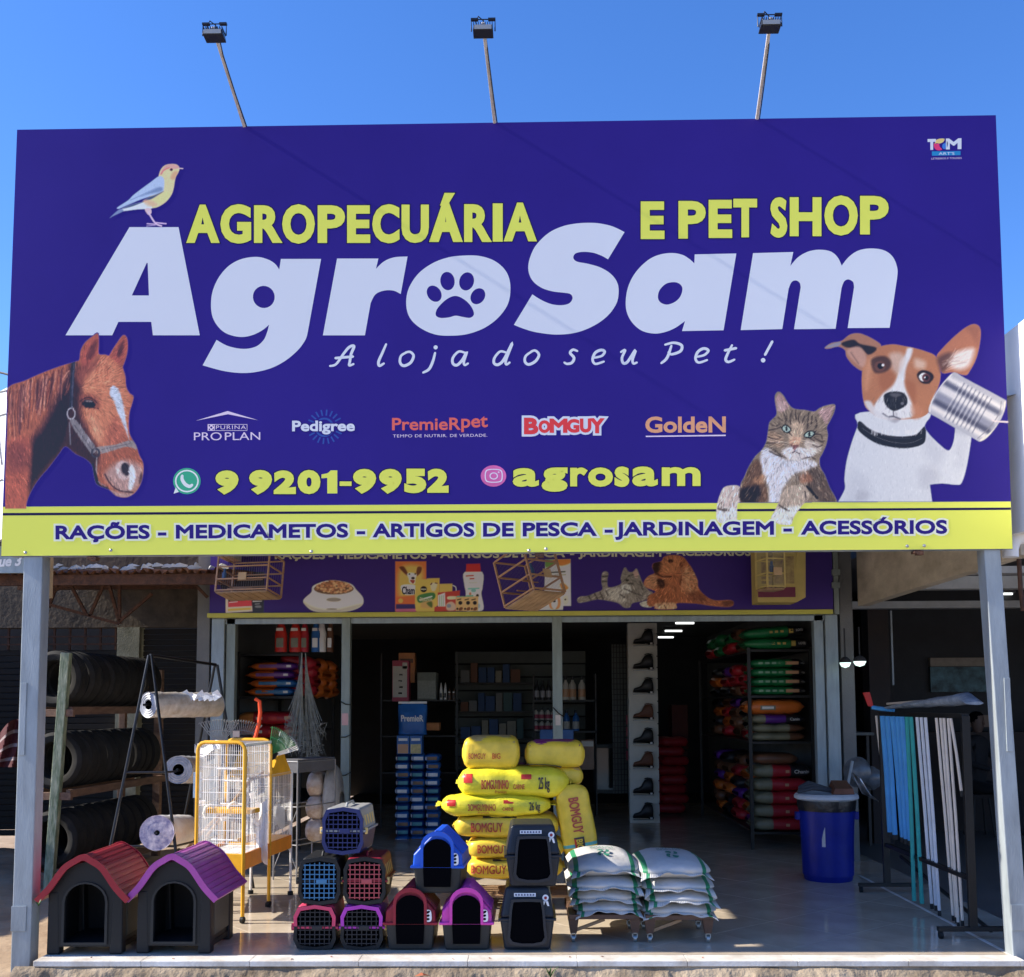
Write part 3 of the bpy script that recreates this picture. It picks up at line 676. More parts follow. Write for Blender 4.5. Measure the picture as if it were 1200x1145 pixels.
p.poly('500,120 527,72 555,95 600,165 560,205 515,200', (172, 138, 148), 14, .85); p.poly('820,205 880,172 935,163 925,215 885,300 845,250', (172, 140, 150), 14, .85)
for i in range(20): p.line([(512 + i * 3, 200), (515 + i * 3.5, 130)], 3, (205, 190, 195), 4, .3)
p.poly('610,300 660,280 710,300 700,400 680,450 610,450 600,390', (190, 168, 150), 26, .8)
p.poly('620,400 690,400 672,455 612,450', (208, 160, 136), 16, .8)
p.poly('545,500 600,470 645,470 720,478 800,480 790,530 730,565 640,575 580,550', (208, 208, 222), 20, .9)
p.poly('720,420 800,430 850,470 820,510 740,500', (204, 198, 200), 22, .7); p.poly('450,360 520,370 560,420 540,470 460,440', (172, 142, 118), 24, .7)
for L_ in ('655,195 650,230 660,262', '625,200 610,250 615,300', '690,210 672,250 680,290', '720,240 705,275 712,300', '748,215 742,290 738,335', '775,240 768,300', '560,215 580,260 575,290', '520,250 550,270', '800,250 810,300 800,330', '470,300 500,315 530,300', '452,345 500,335 545,320', '448,395 490,410 540,402', '440,440 480,440 520,436', '445,470 490,490 540,530', '455,500 510,530 575,548', '800,375 840,380 850,410', '790,400 845,430 870,420', '780,455 815,470 850,455', '700,560 760,545 800,560', '750,400 790,425', '600,360 620,385'):
    p.line(L_, 9, (66, 54, 52), 8, .8)
for L_ in ('430,400 520,425 600,440', '440,420 520,440 600,460', '700,480 780,500 860,530'): p.line(L_, 3, (225, 220, 225), 4, .6)
p.poly('545,322 575,302 612,325 616,350 590,368 558,352', (24, 22, 26), 7); p.poly('554,325 576,310 605,328 608,348 588,360 562,348', (160, 190, 190), 5); p.el(583, 334, 8, 17, (14, 14, 16), 0, 5)
p.poly('712,378 745,350 785,350 797,372 765,402 722,398', (24, 22, 26), 7); p.poly('722,377 748,357 780,356 788,372 762,394 728,392', (164, 196, 194), 5); p.el(754, 374, 8, 17, (14, 14, 16), 0, 5)
p.poly('612,448 640,456 674,456 650,487 636,487', (126, 82, 84), 6); p.line('644,487 646,503 610,517', 6, (70, 54, 60), 5); p.line('646,503 680,520', 6, (70, 54, 60), 5)
p.poly('560,800 620,760 700,752 742,790 752,850 700,905 640,990 615,1048 540,1048 468,1010 498,940 525,880', (172, 158, 148), base=True)
p.poly('498,940 560,920 690,915 640,990 615,1048 540,1048 468,1010', (206, 212, 216), 26, .95); p.poly('66,930 215,930 214,1000 190,1045 100,1045 62,1010', (206, 210, 216), 26, .9)
p.line('530,905 570,930 600,945', 12, (70, 60, 58), 10); p.line('75,930 110,940 150,940', 14, (96, 84, 80), 12); p.line('600,870 590,930', 5, (120, 105, 100), 6); p.line('100,880 95,940', 7, (120, 106, 100), 8); p.line('720,800 730,860', 7, (60, 50, 50), 7)
for i in range(50):
    x, y = R_.choice([(R_.uniform(80, 240), R_.uniform(780, 900)), (R_.uniform(560, 720), R_.uniform(780, 900))]); p.line([(x, y), (x - 6, y + 20)], 4, R_.choice([(225, 215, 210), (140, 120, 110), (205, 170, 140)]), 6, .45)
p.hair(5200, 14, 34, 4.0, .42, lambda x, y: (math.atan2(y - 420, x - 660) if y < 560 else (1.9 if x < 560 else 1.3)), 7, .6)
p.tone(.70, .95, 1.2); p.fur(.07, 1.2, 2.4, 21)
p.mesh('cat_print', bb, sg(4), PRINT, SIGN_ILL, sign_bg)

p = Paint((128, 190, 216, 268), (120, 180, 10), 0.6)
p.poly('660,262 690,180 740,135 810,122 870,130 902,168 890,220 862,270 847,330 836,400 810,480 750,560 660,620 580,637 500,605 470,560 560,500 640,400', (216, 194, 154), base=True)
p.poly('195,675 330,605 500,570 585,640 420,652', (200, 214, 228), base=True); p.poly('92,748 200,655 245,672 125,732', (110, 130, 180), base=True)
p.poly('670,263 722,300 722,400 700,450 560,500 420,550 300,605 200,645 176,632 300,550 360,490 450,420 560,340', (156, 182, 226), base=True)
p.poly('720,440 600,492 450,540 205,645 330,625 480,568 600,520', (52, 72, 112), 14); p.poly('640,400 700,400 690,440 560,470 440,500', (96, 120, 168), 24, .8); p.line('610,420 480,478 330,545', 10, (120, 146, 196), 10)
p.poly('480,540 600,560 640,600 560,620 500,590', (226, 166, 144), 30, .8); p.poly('720,450 800,460 760,540 680,580 600,540', (222, 202, 140), 40, .6)
p.poly('678,225 740,140 810,124 880,140 902,170 840,182 760,176 705,225 690,250', (216, 152, 152), 14); p.line('690,240 720,195 780,168', 12, (200, 96, 104), 12, .8); p.poly('830,215 885,215 850,300 800,290', (226, 150, 122), 26, .8)
p.el(808, 188, 17, 15, (58, 18, 50), 0, 7); p.line([(893, 172), (942, 176)], 11, (196, 176, 186), 7, base=True)
p.poly('500,650 560,640 575,690 545,720 515,690', (206, 176, 196), 8, base=True); p.line('540,690 600,790 640,830 690,848', 18, (206, 180, 218), 7, base=True); p.line([(610, 808), (745, 822)], 14, (190, 170, 220), 7, base=True); p.line([(525, 822), (620, 828)], 12, (190, 170, 220), 7, base=True); p.line([(620, 838), (520, 850)], 8, (160, 150, 205), 7, base=True)
p.fur(.05, 1.5, 1.5, 2)
p.mesh('bird_print', bb, sg(4), PRINT, SIGN_ILL, sign_bg)

# ---- posts, bolts and clamps
def post(pt_top, pt_bot, w, ztop, name='post'):
    x = (at(*pt_top, 0.02).x + at(*pt_bot, 0.02).x) / 2
    return x
xl_post = at(15, 1125, 0.02).x; xr_post = at(1160, 700, 0.02).x
for x, w_ in ((at(27, 690, .02).x, 0.125), (at(1156, 690, .02).x, 0.105)):
    xb = x if w_ > .11 else at(1187, 1122, .02).x
    sl = (xb - x) / 2.35; x0b = xb + sl * .12; xt_ = x - sl * 2.85
    mb = MB(); mb.hexa([(x0b, .015, -.12), (x0b + w_, .015, -.12), (x0b + w_, .135, -.12), (x0b, .135, -.12)], [(xt_, .015, 5.2), (xt_ + w_, .015, 5.2), (xt_ + w_, .135, 5.2), (xt_, .135, 5.2)])
    mb.build('post', M_galv, bb, True, bevel=0.006)
    x = xb; mb = MB(); mb.box(x - 0.003, 0.008, 0.16, x + w_ * .75, 0.015, 0.32); mb.build('patch_plate', M_galv, bb, True, bevel=.002); mb = MB(); mb.box(x + .012, .006, 1.28, x + .05, .015, 1.75); mb.build('patch_plate', M_galv, bb, True, bevel=.002)
M_rust = pm('rusty steel', (0.10, 0.045, 0.025), 0.8, 0.2, var=0.5, scale=20, bump=.4, bscale=80)
for x in (108, 632, 1076):
    p_ = at(x, bot(x) + 0.5, 0.0)
    mb = MB(); mb.box(p_.x - .03, -0.012, p_.z - .02, p_.x + .03, 0.05, p_.z - .004); mb.box(p_.x - .012, -0.014, p_.z - .03, p_.x + .03, 0.03, p_.z - .02)
    mb.build('clamp', M_rust, bb, True)
M_bolt = pm('zinc bolt', (0.4, 0.4, 0.38), 0.35, 0.8, var=.1)
bolt = None
for x, y in ((30, 647.8), (130, 645), (365, 646.5), (620, 645.3), (640, 643.5), (1063, 640), (1083, 639.6)):
    p_ = at(x, y, 0); mb = MB(); mb.lathe([(0.011, 0), (0.011, -.004), (0.005, -.009), (0.0001, -.009)], 10, (p_.x, -.001, p_.z), 'y'); mb.build('bolt', M_bolt, bb, True, smooth=True)

# ---- three flood lamps on arms
def lamp(base_px, label, dx=0.0):
    b = at(*base_px, 0.02); b.z += 0.012
    t = thing('flood_lamp', label, 'lamp', b, group='flood lamps above the billboard')
    tip = Vector((dx, -0.78, 0.20))
    arm = MB(); arm.obox((0, 0.01, -0.002), tip, 0.020, 0.020); arm.build('arm', M_arm, t, bevel=.003)
    h = MB(); c = tip + Vector((0, .03, -.012))
    h.hexa([c + Vector(v) for v in ((-.062, -.042, -.036), (.062, -.042, -.036), (.062, .045, -.04), (-.062, .045, -.04))], [c + Vector(v) for v in ((-.055, -.036, .0), (.055, -.036, .0), (.055, .04, -.004), (-.055, .04, -.004))])
    h.build('housing', M_blackpl, t, bevel=.004)
    f = MB()
    for i in range(9): x = -.056 + i * .014; f.box(c.x + x - .002, c.y - .04, c.z + .0, c.x + x + .002, c.y + .04, c.z + .014)
    f.build('cooling_fins', M_blackpl, t, kind='stuff')
    g = MB(); g.box(c.x - .052, c.y - .044, c.z - .033, c.x + .052, c.y - .0425, c.z - .006); g.build('glass', pm('lamp glass', (.3, .32, .33), .1, var=0), t)
    br = MB(); br.tube([c + Vector(v) for v in ((-.072, 0, -.02), (-.072, 0, .055), (.072, 0, .055), (.072, 0, -.02))], .004, 6); br.box(c.x - .075, c.y - .01, c.z + .048, c.x - .03, c.y + .01, c.z + .06); br.box(c.x + .03, c.y - .01, c.z + .048, c.x + .075, c.y + .01, c.z + .06)
    br.build('bracket', M_blackpl, t)
    for o_ in t.children:
        pass
    w_ = MB(); w_.tube([Vector((.016, 0.0, -.0)), Vector((.014 + dx * .4, -.3, .06)), Vector((.012 + dx * .8, -.6, .14)), c + Vector((.01, .05, .02))], .004, 6); w_.build('supply_cable', M_blackpl, t, smooth=True)
    w_ = MB(); w_.tube([c + Vector(v) for v in ((-.035, 0, .0), (-.045, .0, .04), (-.03, .0, .075), (.0, .02, .06), (.01, .05, .02))], .004, 6); w_.build('cable', M_blackpl, t, smooth=True)
    return t
M_arm = pm('weathered arm paint', (0.55, 0.50, 0.45), 0.5, 0.1, var=.2, scale=12)
lamp((287, 152.2), 'leftmost black flood lamp, its arm leaning left above the bird on the billboard', .012)
l2 = lamp((580, 147.8), 'middle black flood lamp on the arm above the centre of the billboard', -.045)
l3 = lamp((887, 143.2), 'rightmost black flood lamp, its arm standing nearly upright above the billboard', -.075); 
# ================================================================== GROUND, KERB, FLOOR
def ground_mat(name, c1, c2, sc_=1.2, bump=1.0):
    return pm(name, c1, 0.95, var=.2, scale=sc_, bump=bump, bscale=14, col2=c2, spec=.2)
M_dirt = ground_mat('dry dirt', (0.26, 0.17, 0.10), (0.46, 0.34, 0.22), 2.2)
M_kerb = pm('weathered concrete', (0.09, 0.06, 0.035), 0.95, var=.2, scale=3.2, bump=1.0, bscale=40, col2=(0.50, 0.40, 0.28), spec=.2)
M_lip = pm('pale stone edging', (0.50, 0.44, 0.36), 0.5, var=.06, scale=5, col2=(0.86, 0.83, 0.76), bump=.3)
FX0, FX1 = at(47, 1124, 0).x, at(1187, 1121, 0).x
def rough_sheet(x0, x1, y0, y1, nx, ny, zf, seed=0):
    P = []
    for i in range(nx + 1):
        x = x0 + (x1 - x0) * i / nx
        P.append([(x, y0 + (y1 - y0) * j / ny, zf(x, y0 + (y1 - y0) * j / ny)) for j in range(ny + 1)])
    return MB().grid(P)
def hn(x, y):
    return math.sin(x * 3.1 + y * 1.7) * .35 + math.sin(x * 7.3 - y * 5.1 + 1) * .22 + math.sin(x * 17 + y * 13) * .12 + math.sin(x * 31 - y * 27 + 2) * .07
g = MB(); R0 = 300
g.add([(-R0, -R0, -.62), (R0, -R0, -.62), (R0, R0, -.62), (-R0, R0, -.62)], [(0, 1, 2, 3)])
tag(g.build('ground', M_dirt), kind='structure')
M_street = pm('dusty pale road', (0.42, 0.37, 0.31), 0.9, var=.15, scale=1.5, bump=.4, bscale=30, spec=.2)
g = rough_sheet(-25, 25, -22, -.55, 60, 40, lambda x, y: -.45 + .02 * hn(x, y))
tag(g.build('road', M_street), kind='structure')
g = rough_sheet(-12, FX0 - .02, -0.6, 5.9, 90, 70, lambda x, y: -.10 + .025 * hn(x, y) + .02 * hn(x * 2.7, y * 2.3) - max(0, -y) * .3)
tag(g.build('dirt_yard', M_dirt, smooth=True), kind='structure')
g = rough_sheet(FX1 + .04, 9, -0.7, 3.0, 60, 50, lambda x, y: -.06 + .03 * hn(x * 1.5, y) + .02 * hn(x * 4, y * 4))
tag(g.build('dirt_path', M_dirt, smooth=True), kind='structure')
# kerb: rough concrete bank under the floor edge
nx = 700; nz = 26
kn = sum(vnoise((nz + 1, nx + 1), a, b, 40 + i) * w_ for i, (a, b, w_) in enumerate(((9, 60, .5), (5, 23, .35), (3, 9, .25), (2, 4, .14), (1, 1.6, .07))))
kn = kn - kn.mean()
P = []
for i in range(nx + 1):
    x = FX0 - .12 + (FX1 - FX0 + .3) * i / nx; row = []
    for j in range(nz + 1):
        t = j / nz; d = kn[j, i] * .075 * min(1, t * 8 + .1)
        row.append((x, -.085 - t * .34 - d, -.036 - t * .40 + d * .5))
    P.append(row)
kerb = tag(MB().grid(P).build('kerb', M_kerb, smooth=True, ang=60), kind='structure')
MX[kerb] = Matrix.Identity(4)
n = 9
for i in range(n):      # pale edging stones
    a = FX0 + (FX1 - FX0) * i / n; b = FX0 + (FX1 - FX0) * (i + 1) / n
    mb = MB(); mb.box(a + .0012, -.10, -.034, b - .0012, .062, .0); mb.build('edging_stone', M_lip, kerb, True, bevel=.003)
mb = MB(); mb.box(FX1 + .0, -.10, -.034, FX1 + .03, 3.2, 0.002); mb.build('edging_stone', M_lip, kerb, True, bevel=.003)

# polished floor tiles laid on the diagonal
fb = MB(); fb.box(FX0, .064, -.046, 12.0, 13.0, -.012)
floor = tag(fb.build('floor', pm('tile grout', (.05, .045, .04), .8, var=.1)), kind='structure'); MX[floor] = Matrix.Identity(4)
def tile_mat():
    m = pm('polished porcelain', (0.47, 0.385, 0.29), 0.11, var=.12, scale=2.5, col2=(0.66, 0.56, 0.43), spec=.42)
    return m
M_tile = tile_mat()
def clip(poly, axis, v, keep_less):
    out_ = []
    for i in range(len(poly)):
        a, b = poly[i], poly[(i + 1) % len(poly)]
        ia = (a[axis] <= v) == keep_less; ib = (b[axis] <= v) == keep_less
        if ia: out_.append(a)
        if ia != ib:
            t = (v - a[axis]) / (b[axis] - a[axis]); out_.append((a[0] + (b[0] - a[0]) * t, a[1] + (b[1] - a[1]) * t))
    return out_
TS = 0.62; full = None; c45 = math.cos(math.radians(40)); s45 = math.sin(math.radians(40))
for i in range(-14, 24):
    for j in range(-16, 20):
        u, v = i * TS, j * TS; g_ = .0015
        sq = [(u + g_, v + g_), (u + TS - g_, v + g_), (u + TS - g_, v + TS - g_), (u + g_, v + TS - g_)]
        w_ = [(x * c45 - y * s45 + .15, x * s45 + y * c45 + 3.0) for x, y in sq]
        q_ = w_
        for ax_, val, less in ((0, FX0 + .004, False), (0, 3.46, True), (1, .066, False), (1, 10.4, True)):
            q_ = clip(q_, ax_, val, less)
            if not q_: break
        if not q_ or len(q_) < 3: continue
        area = abs(sum(a[0] * b[1] - b[0] * a[1] for a, b in zip(q_, q_[1:] + q_[:1]))) / 2
        if area < .004: continue
        cxx = sum(p[0] for p in w_) / 4; cyy = sum(p[1] for p in w_) / 4
        if len(q_) == 4 and area > (TS - .01) ** 2 * .99:
            if full is None:
                full = MB().prism([(x - cxx, y - cyy) for x, y in w_], -.012, 0, 'z').build('tile', M_tile, floor, bevel=.0012, seg=1)
                full.location = (cxx, cyy, 0)
            else:
                t_ = inst(full, floor, (cxx, cyy, random.uniform(-.0006, .0)))
        else:
            MB().prism(q_, -.012, 0, 'z').build('tile', M_tile, floor)
# beyond the shop floor: the passage and bar on the right
fb = MB(); fb.box(3.47, .07, -.05, 14, 12, -.002)
tag(fb.build('side_floor', pm('dull concrete floor', (.16, .15, .14), .35, var=.2, scale=3, bump=.2)), kind='structure')

# ================================================================== SHOP BUILDING
M_frame = pm('green-grey frame paint', (0.24, 0.28, 0.25), .5, .15, var=.2, scale=5, bump=.12, stretch=(3, 3, .6))
M_frame2 = pm('blue-grey frame paint', (0.30, 0.36, 0.38), .5, .15, var=.2, scale=5, bump=.1, stretch=(3, 3, .6))
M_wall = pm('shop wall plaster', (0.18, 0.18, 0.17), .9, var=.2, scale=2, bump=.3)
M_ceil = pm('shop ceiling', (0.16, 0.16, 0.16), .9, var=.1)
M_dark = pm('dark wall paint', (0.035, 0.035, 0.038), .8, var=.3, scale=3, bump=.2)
M_slab = pm('stained concrete', (0.44, 0.37, 0.26), .9, var=.2, scale=2.2, bump=.5, bscale=25, col2=(.78, .68, .52), stretch=(1, 1, 2))
YF = 4.1
XL0, XR0 = at(246, 800, YF).x, at(985, 800, YF).x
shop = thing('shop_building', 'open-fronted pet shop with grey steel door posts and dark interior', 'shop', (0, YF, 0))
def wbox(name, x0, y0, z0, x1, y1, z1, mat, par, **k): return MB().box(x0, y0, z0, x1, y1, z1).build(name, mat, par, True, **k)
H_C = 2.78
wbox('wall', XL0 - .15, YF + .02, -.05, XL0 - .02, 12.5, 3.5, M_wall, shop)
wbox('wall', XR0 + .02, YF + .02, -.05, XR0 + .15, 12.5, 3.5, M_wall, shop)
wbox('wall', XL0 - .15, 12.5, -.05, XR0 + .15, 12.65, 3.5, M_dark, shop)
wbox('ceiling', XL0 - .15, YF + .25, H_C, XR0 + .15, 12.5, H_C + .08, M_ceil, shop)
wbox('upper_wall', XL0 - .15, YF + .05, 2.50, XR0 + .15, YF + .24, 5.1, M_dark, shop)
zt = at(600, 722.5, YF).z
for (x0, x1, mt, d) in ((246, 261, M_frame2, .0), (262.5, 273, M_frame, .03), (399.5, 409.5, M_frame, 0), (648, 659.5, M_frame, 0), (958, 969, M_frame2, .03), (970.5, 985, M_frame2, 0)):
    wbox('door_post', at(x0, 850, YF).x, YF + d, .0, at(x1, 850, YF).x, YF + .1 + d, zt - .002, mt, shop, bevel=.004)
wbox('lintel', XL0, YF - .01, zt, XR0, YF + .12, zt + .05, M_frame, shop, bevel=.003)
wbox('door_track', XL0 + .14, YF + .03, zt - .06, XR0 - .14, YF + .07, zt - .004, M_frame2, shop, bevel=.002)
# canopy between shop front and billboard
M_sheet = pm('galvanised roof sheet', (.30, .30, .30), .5, .3, var=.2, scale=3)
zc = 3.62
can = thing('canopy', 'flat sheet-metal canopy roof behind the billboard with a stained concrete side panel', 'canopy', (0, 2.0, 2.6))
P = [[(FX0 + .12 + (FX1 + .35 - FX0) * i / 120, y, zc + .012 * math.cos(i * 2 * math.pi / 4)) for y in (.05, 4.35)] for i in range(121)]
MB().grid(P).build('roof_sheet', M_sheet, can, True)
for y in (1.2, 2.3, 3.4): wbox('beam', FX0 + .15, y, zc - .13, FX1 + .3, y + .05, zc - .03, M_galv, can)
xs = 3.36; z0 = at(1068, 684, 2.0).z
mb = MB(); mb.hexa([(xs, .42, z0 + .02), (xs, YF - .02, z0 - .0), (xs + .10, YF - .02, z0 - .0), (xs + .10, .42, z0 + .02)], [(xs, .42, zc - .02), (xs, YF - .02, zc - .02), (xs + .10, YF - .02, zc - .02), (xs + .10, .42, zc - .02)])
mb.build('side_panel', M_slab, can, True)
mb = MB(); mb.box(FX0 + .0, .06, 3.08, FX0 + .14, YF + .1, zc + .03); mb.build('side_panel', M_slab, can, True)  # unseen left panel, added to keep sun off the right-hand floor
# fluorescent lights on the ceiling
M_tube = pm('lit tube', (0.95, 1.0, 0.98), .3, var=0, emit=1.5)
def tube_light(px0, px1, py, z, label, grp='lit tubes on the shop ceiling'):
    a = fl(px0, py, z); b = fl(px1, py, z)
    t = thing('ceiling_light', label, 'light', a, group=grp)
    m_ = MB(); m_.obox(a, b, .035, .024); m_.build('tube', M_tube, t, True)
    m_ = MB(); m_.obox(a + Vector((-.03, 0, .03)), b + Vector((.03, 0, .03)), .09, .035); m_.build('fitting', M_ceil, t, True)
tube_light(792, 813, 730.2, 2.72, 'nearest and topmost lit tube on the ceiling right of the shoe column')
tube_light(779.5, 799, 739.4, 2.72, 'middle lit tube on the ceiling right of the shoe column')
tube_light(771.5, 789, 746.8, 2.72, 'farthest and lowest lit tube, just right of the shoe column')
# banner over the door
PUR2, YEL2 = (.052, .022, .21), (.60, .56, .10)
M_pur2 = pm('banner purple', PUR2, .45, var=.06, scale=1.2, spec=.3); M_yel2 = pm('banner yellow', YEL2, .45, var=.08, scale=3, spec=.3)
ban = thing('shop_banner', 'purple banner with pets and products over the shop door, yellow strip below', 'banner', (0, YF - .05, 2.6))
YB = YF - .06
zb0 = at(610, 716.3, YB).z; zb1 = zb0 + .95; xb0, xb1 = at(246, 690, YB).x, at(976, 690, YB).x
wbox('panel', xb0, YB, zb0, xb1, YB + .04, zb1, M_pur2, ban)
wbox('yellow_trim', xb0 - .02, YB - .02, zb0 - .048, xb1 - .01, YB + .045, zb0 - .002, M_yel2, ban, bevel=.004)
wbox('side_post', xb1 + .01, YB - .0, zb0 - .05, xb1 + .06, YB + .05, zb1, M_frame, ban)
for y_ in (671, 686):
    for x_ in (980,): 
        p_ = at(x_, y_, YB); wbox('bracket', p_.x - .05, YB - .03, p_.z - .03, p_.x + .03, YB - .002, p_.z + .03, M_frame, ban)
def bn(k): return lambda x, y: at(x, y, YB - .0004 * k)
M_pl2 = pm('banner lettering cream', (.72, .70, .42), .45, var=.05)
for s_, a, b, y_ in (('RAÇÕES', 322, 381, 655.3), ('-', 385, 390, 655), ('MEDICAMETOS', 395, 500, 655), ('-', 506, 511, 654), ('ARTIGOS', 516, 585, 654), ('DE', 590, 607, 653.4), ('PESCA', 611, 662, 653), ('-', 668, 673, 652.8), ('JARDINAGEM', 678, 775, 652.5), ('-', 781, 786, 651.6), ('ACESSÓRIOS', 792, 880, 651.4)):
    mb = MB(); word(mb, s_, a, b, y_ - 9.5, y_, bold=.05, fn=bn(2)); mb.build('lettering', M_pl2, ban, True)
ILL2 = (0.50, 0.47, 0.52)
bg2 = lambda X, Y: np.broadcast_to(np.array(PUR2), X.shape + (3,))
def shb(r, g, b): return tuple(min(.9, lin(v) / i) for v, i in zip((r, g, b), ILL2))
# bowl of kibble
p = Paint((355, 675, 427, 719), (230, 640, 4.444), 0.7)
p.poly('612,205 700,178 800,195 835,230 868,270 862,310 800,338 700,346 610,338 562,300 562,275 600,240', (204, 196, 184), base=True)
p.poly('560,290 620,320 720,330 860,300 850,320 780,342 640,344 575,318', (160, 150, 140), 12, .8); p.el(716, 279, 38, 10, (130, 118, 110)); p.el(705, 328, 28, 4, (120, 108, 100))
p.el(716, 222, 104, 30, (90, 62, 48))
for i in range(230):
    a = R_.uniform(0, 6.28); r = R_.random() ** .5; x = 716 + math.cos(a) * r * 95; y = 218 + math.sin(a) * r * 26 - 40 * (1 - r * r) * R_.random(); p.el(x, y, 7, 5.5, R_.choice([(176, 122, 88), (150, 96, 66), (200, 150, 112), (120, 74, 52)]), 0, 4)
p.mesh('bowl_print', ban, bn(3), PRINT, ILL2, bg2)
# product packs
p = Paint((461, 656, 568, 719), (450, 640, 10), 0.6)
p.poly('132,180* 495,178* 495,775* 150,778* 132,770*', (226, 110, 50), base=True, smooth=False); p.poly('190,260 430,240 450,460 360,600 180,600', (240, 180, 80), 60, .9)
p.poly('180,250 230,240 270,300 280,350 230,310', (110, 56, 36), 14); p.poly('390,250 440,250 430,310 380,350', (120, 66, 44), 14); p.poly('270,330 310,310 380,330 370,380 360,440 300,430 290,380', (232, 222, 208), 16); p.el(340, 375, 20, 14, (40, 26, 26)); p.el(298, 328, 9, 9, (40, 26, 26)); p.el(366, 326, 9, 9, (40, 26, 26)); p.poly('305,400 360,400 340,440', (170, 60, 50), 8)
p.poly('200,460 370,460 370,560 240,565', (226, 224, 214), 8); p.poly('140,600 490,580 490,680 140,690', (224, 96, 46), 30, .9); p.el(195, 640, 28, 28, (226, 170, 70)); p.poly('140,680* 490,680* 490,730* 140,740*', (56, 44, 110), smooth=False); p.poly('140,735* 490,735* 490,770* 140,775*', (200, 90, 130), smooth=False)
p.poly('500,380* 650,375* 650,700* 500,700*', (228, 172, 74), base=True, smooth=False); p.poly('650,445* 800,440* 800,560* 650,600*', (228, 176, 80), base=True, smooth=False)
p.poly('370,385* 600,390* 610,760 480,772 370,750', (232, 178, 76), base=True); p.el(465, 505, 37, 36, (24, 24, 36)); p.line([(435, 505), (492, 505)], 9, (220, 220, 220), 5)
p.poly('545,440 600,430 625,450 600,520 560,520', (220, 190, 160), 14); p.line('548,450 560,435', 12, (90, 50, 40)); p.line('600,432 622,436', 10, (90, 50, 40))
p.poly('400,580 580,545 585,620 415,665', (64, 130, 70), 10); p.line('420,630 560,590', 16, (230, 235, 220), 8); p.poly('450,650 560,640 570,720 440,720', (196, 150, 90), 20, .8); p.poly('500,670 560,650 560,720', (90, 110, 50), 14)
p.line([(805, 460), (840, 480), (845, 520)], 8, (225, 225, 220), 6, base=True)
p.poly('630,545* 890,520* 880,760* 590,772* 592,715* 630,710*', (200, 60, 50), base=True, smooth=False); p.poly('632,575* 715,545* 720,708* 632,708*', (214, 214, 204), smooth=False)
for x in (650, 672, 694): p.line([(x, 580), (x, 700)], 6, (120, 160, 110), 5)
p.poly('750,590 850,590 850,620 750,625', (236, 200, 160), 10); p.poly('730,680 790,650 840,690 830,750 740,750', (206, 170, 150), 14); p.el(760, 700, 26, 22, (140, 140, 160))
p.poly('945,305 1150,305 1155,480 1140,560 1165,740 1050,762 945,745 960,560 940,440', (222, 218, 204), base=True); p.poly('965,210* 1125,205* 1135,300* 960,302*', (206, 46, 44), base=True, smooth=False)
p.line([(965, 350), (1045, 345)], 14, (190, 60, 50), 7); p.line([(1010, 382), (1052, 380)], 14, (190, 60, 50), 7); p.line([(990, 500), (1110, 495)], 18, (120, 180, 180), 8); p.el(1050, 520, 30, 20, (120, 180, 180)); p.el(1095, 580, 16, 18, (40, 30, 30)); p.el(1010, 560, 14, 20, (200, 130, 100)); p.line([(1000, 430), (1090, 428)], 6, (180, 178, 170), 6); p.el(1110, 700, 20, 30, (150, 170, 190), 0, 20)
for x in (840, 930, 1010): p.poly([(x, 590), (x + 95, 588), (x + 92, 758), (x, 762)], (222, 168, 108), base=True, smooth=False); p.el(x + 55, 665, 22, 22, (30, 26, 36)); p.line([(x + 20, 630), (x + 60, 620)], 12, (90, 60, 30)); p.el(x + 60, 735, 26, 18, (130, 70, 40), -30); p.el(x + 20, 735, 12, 12, (50, 30, 30))
p.line([(860, 590), (1040, 582)], 16, (90, 170, 150), 8)
p.tone(.80, .90, 1.05); p.mesh('product_print', ban, bn(3), PRINT, ILL2, bg2)
M_dnv = pm('dark navy print', (.01, .012, .05), .5, var=0)
for s_, a, b, t0, b0, mt in (('Cham', 471, 486, 687.5, 696.5, M_dnv), ('Pedigree', 493.2, 499.6, 689.6, 691.4, M_pl2), ('Biscrok', 492, 507, 700, 704.5, M_pl2)):
    mb = MB(); word(mb, s_, a, b, t0, b0, bold=.03, fn=bn(5)); mb.build('lettering', mt, ban, True)
# lying cat and spaniel
p = Paint((674, 647, 862, 717), (670, 640, 6), 0.7)
p.poly('38,375 60,355 110,350 160,330 215,305 208,250 215,190 240,178 258,195 250,240 260,290 330,275 350,255 345,220 372,150 400,180 430,180 455,158 475,200 500,260 540,310 570,330 520,380 430,400 410,430 370,432 325,400 260,385 180,375 100,392 50,398', (150, 136, 128), base=True)
p.poly('230,310 330,290 350,300 380,400 260,370', (186, 174, 166), 16); p.poly('345,200 400,180 480,220 530,320 470,340 380,330 345,280', (140, 128, 120), 14, .8); p.poly('350,280 400,270 420,320 370,330', (200, 192, 186), 10); p.el(388, 240, 14, 7, (60, 54, 44), 0, 5); p.poly('430,185 455,165 470,210 450,225', (190, 150, 140), 8)
for L_ in ('215,215 255,210', '212,250 255,248', '160,335 185,380', '200,325 222,375', '240,315 255,345', '400,210 430,200', '400,265 430,262', '370,300 430,325', '480,250 500,300', '340,340 370,360', '120,352 135,380', '440,330 500,350'): p.line(L_, 9, (74, 66, 64), 8, .8)
p.poly('480,400 530,385 560,400 560,430 500,425', (196, 186, 172), base=True)
p.poly('530,400 540,350 590,320 520,290 508,250 540,210 580,190 565,150 575,120 630,105 650,75 710,62 780,75 820,120 850,165 885,240 890,290 930,340 1000,380 1120,380 1138,410 1100,428 980,420 880,405 780,400 735,405 735,440 640,446 585,440 580,425 545,425', (190, 106, 66), base=True)
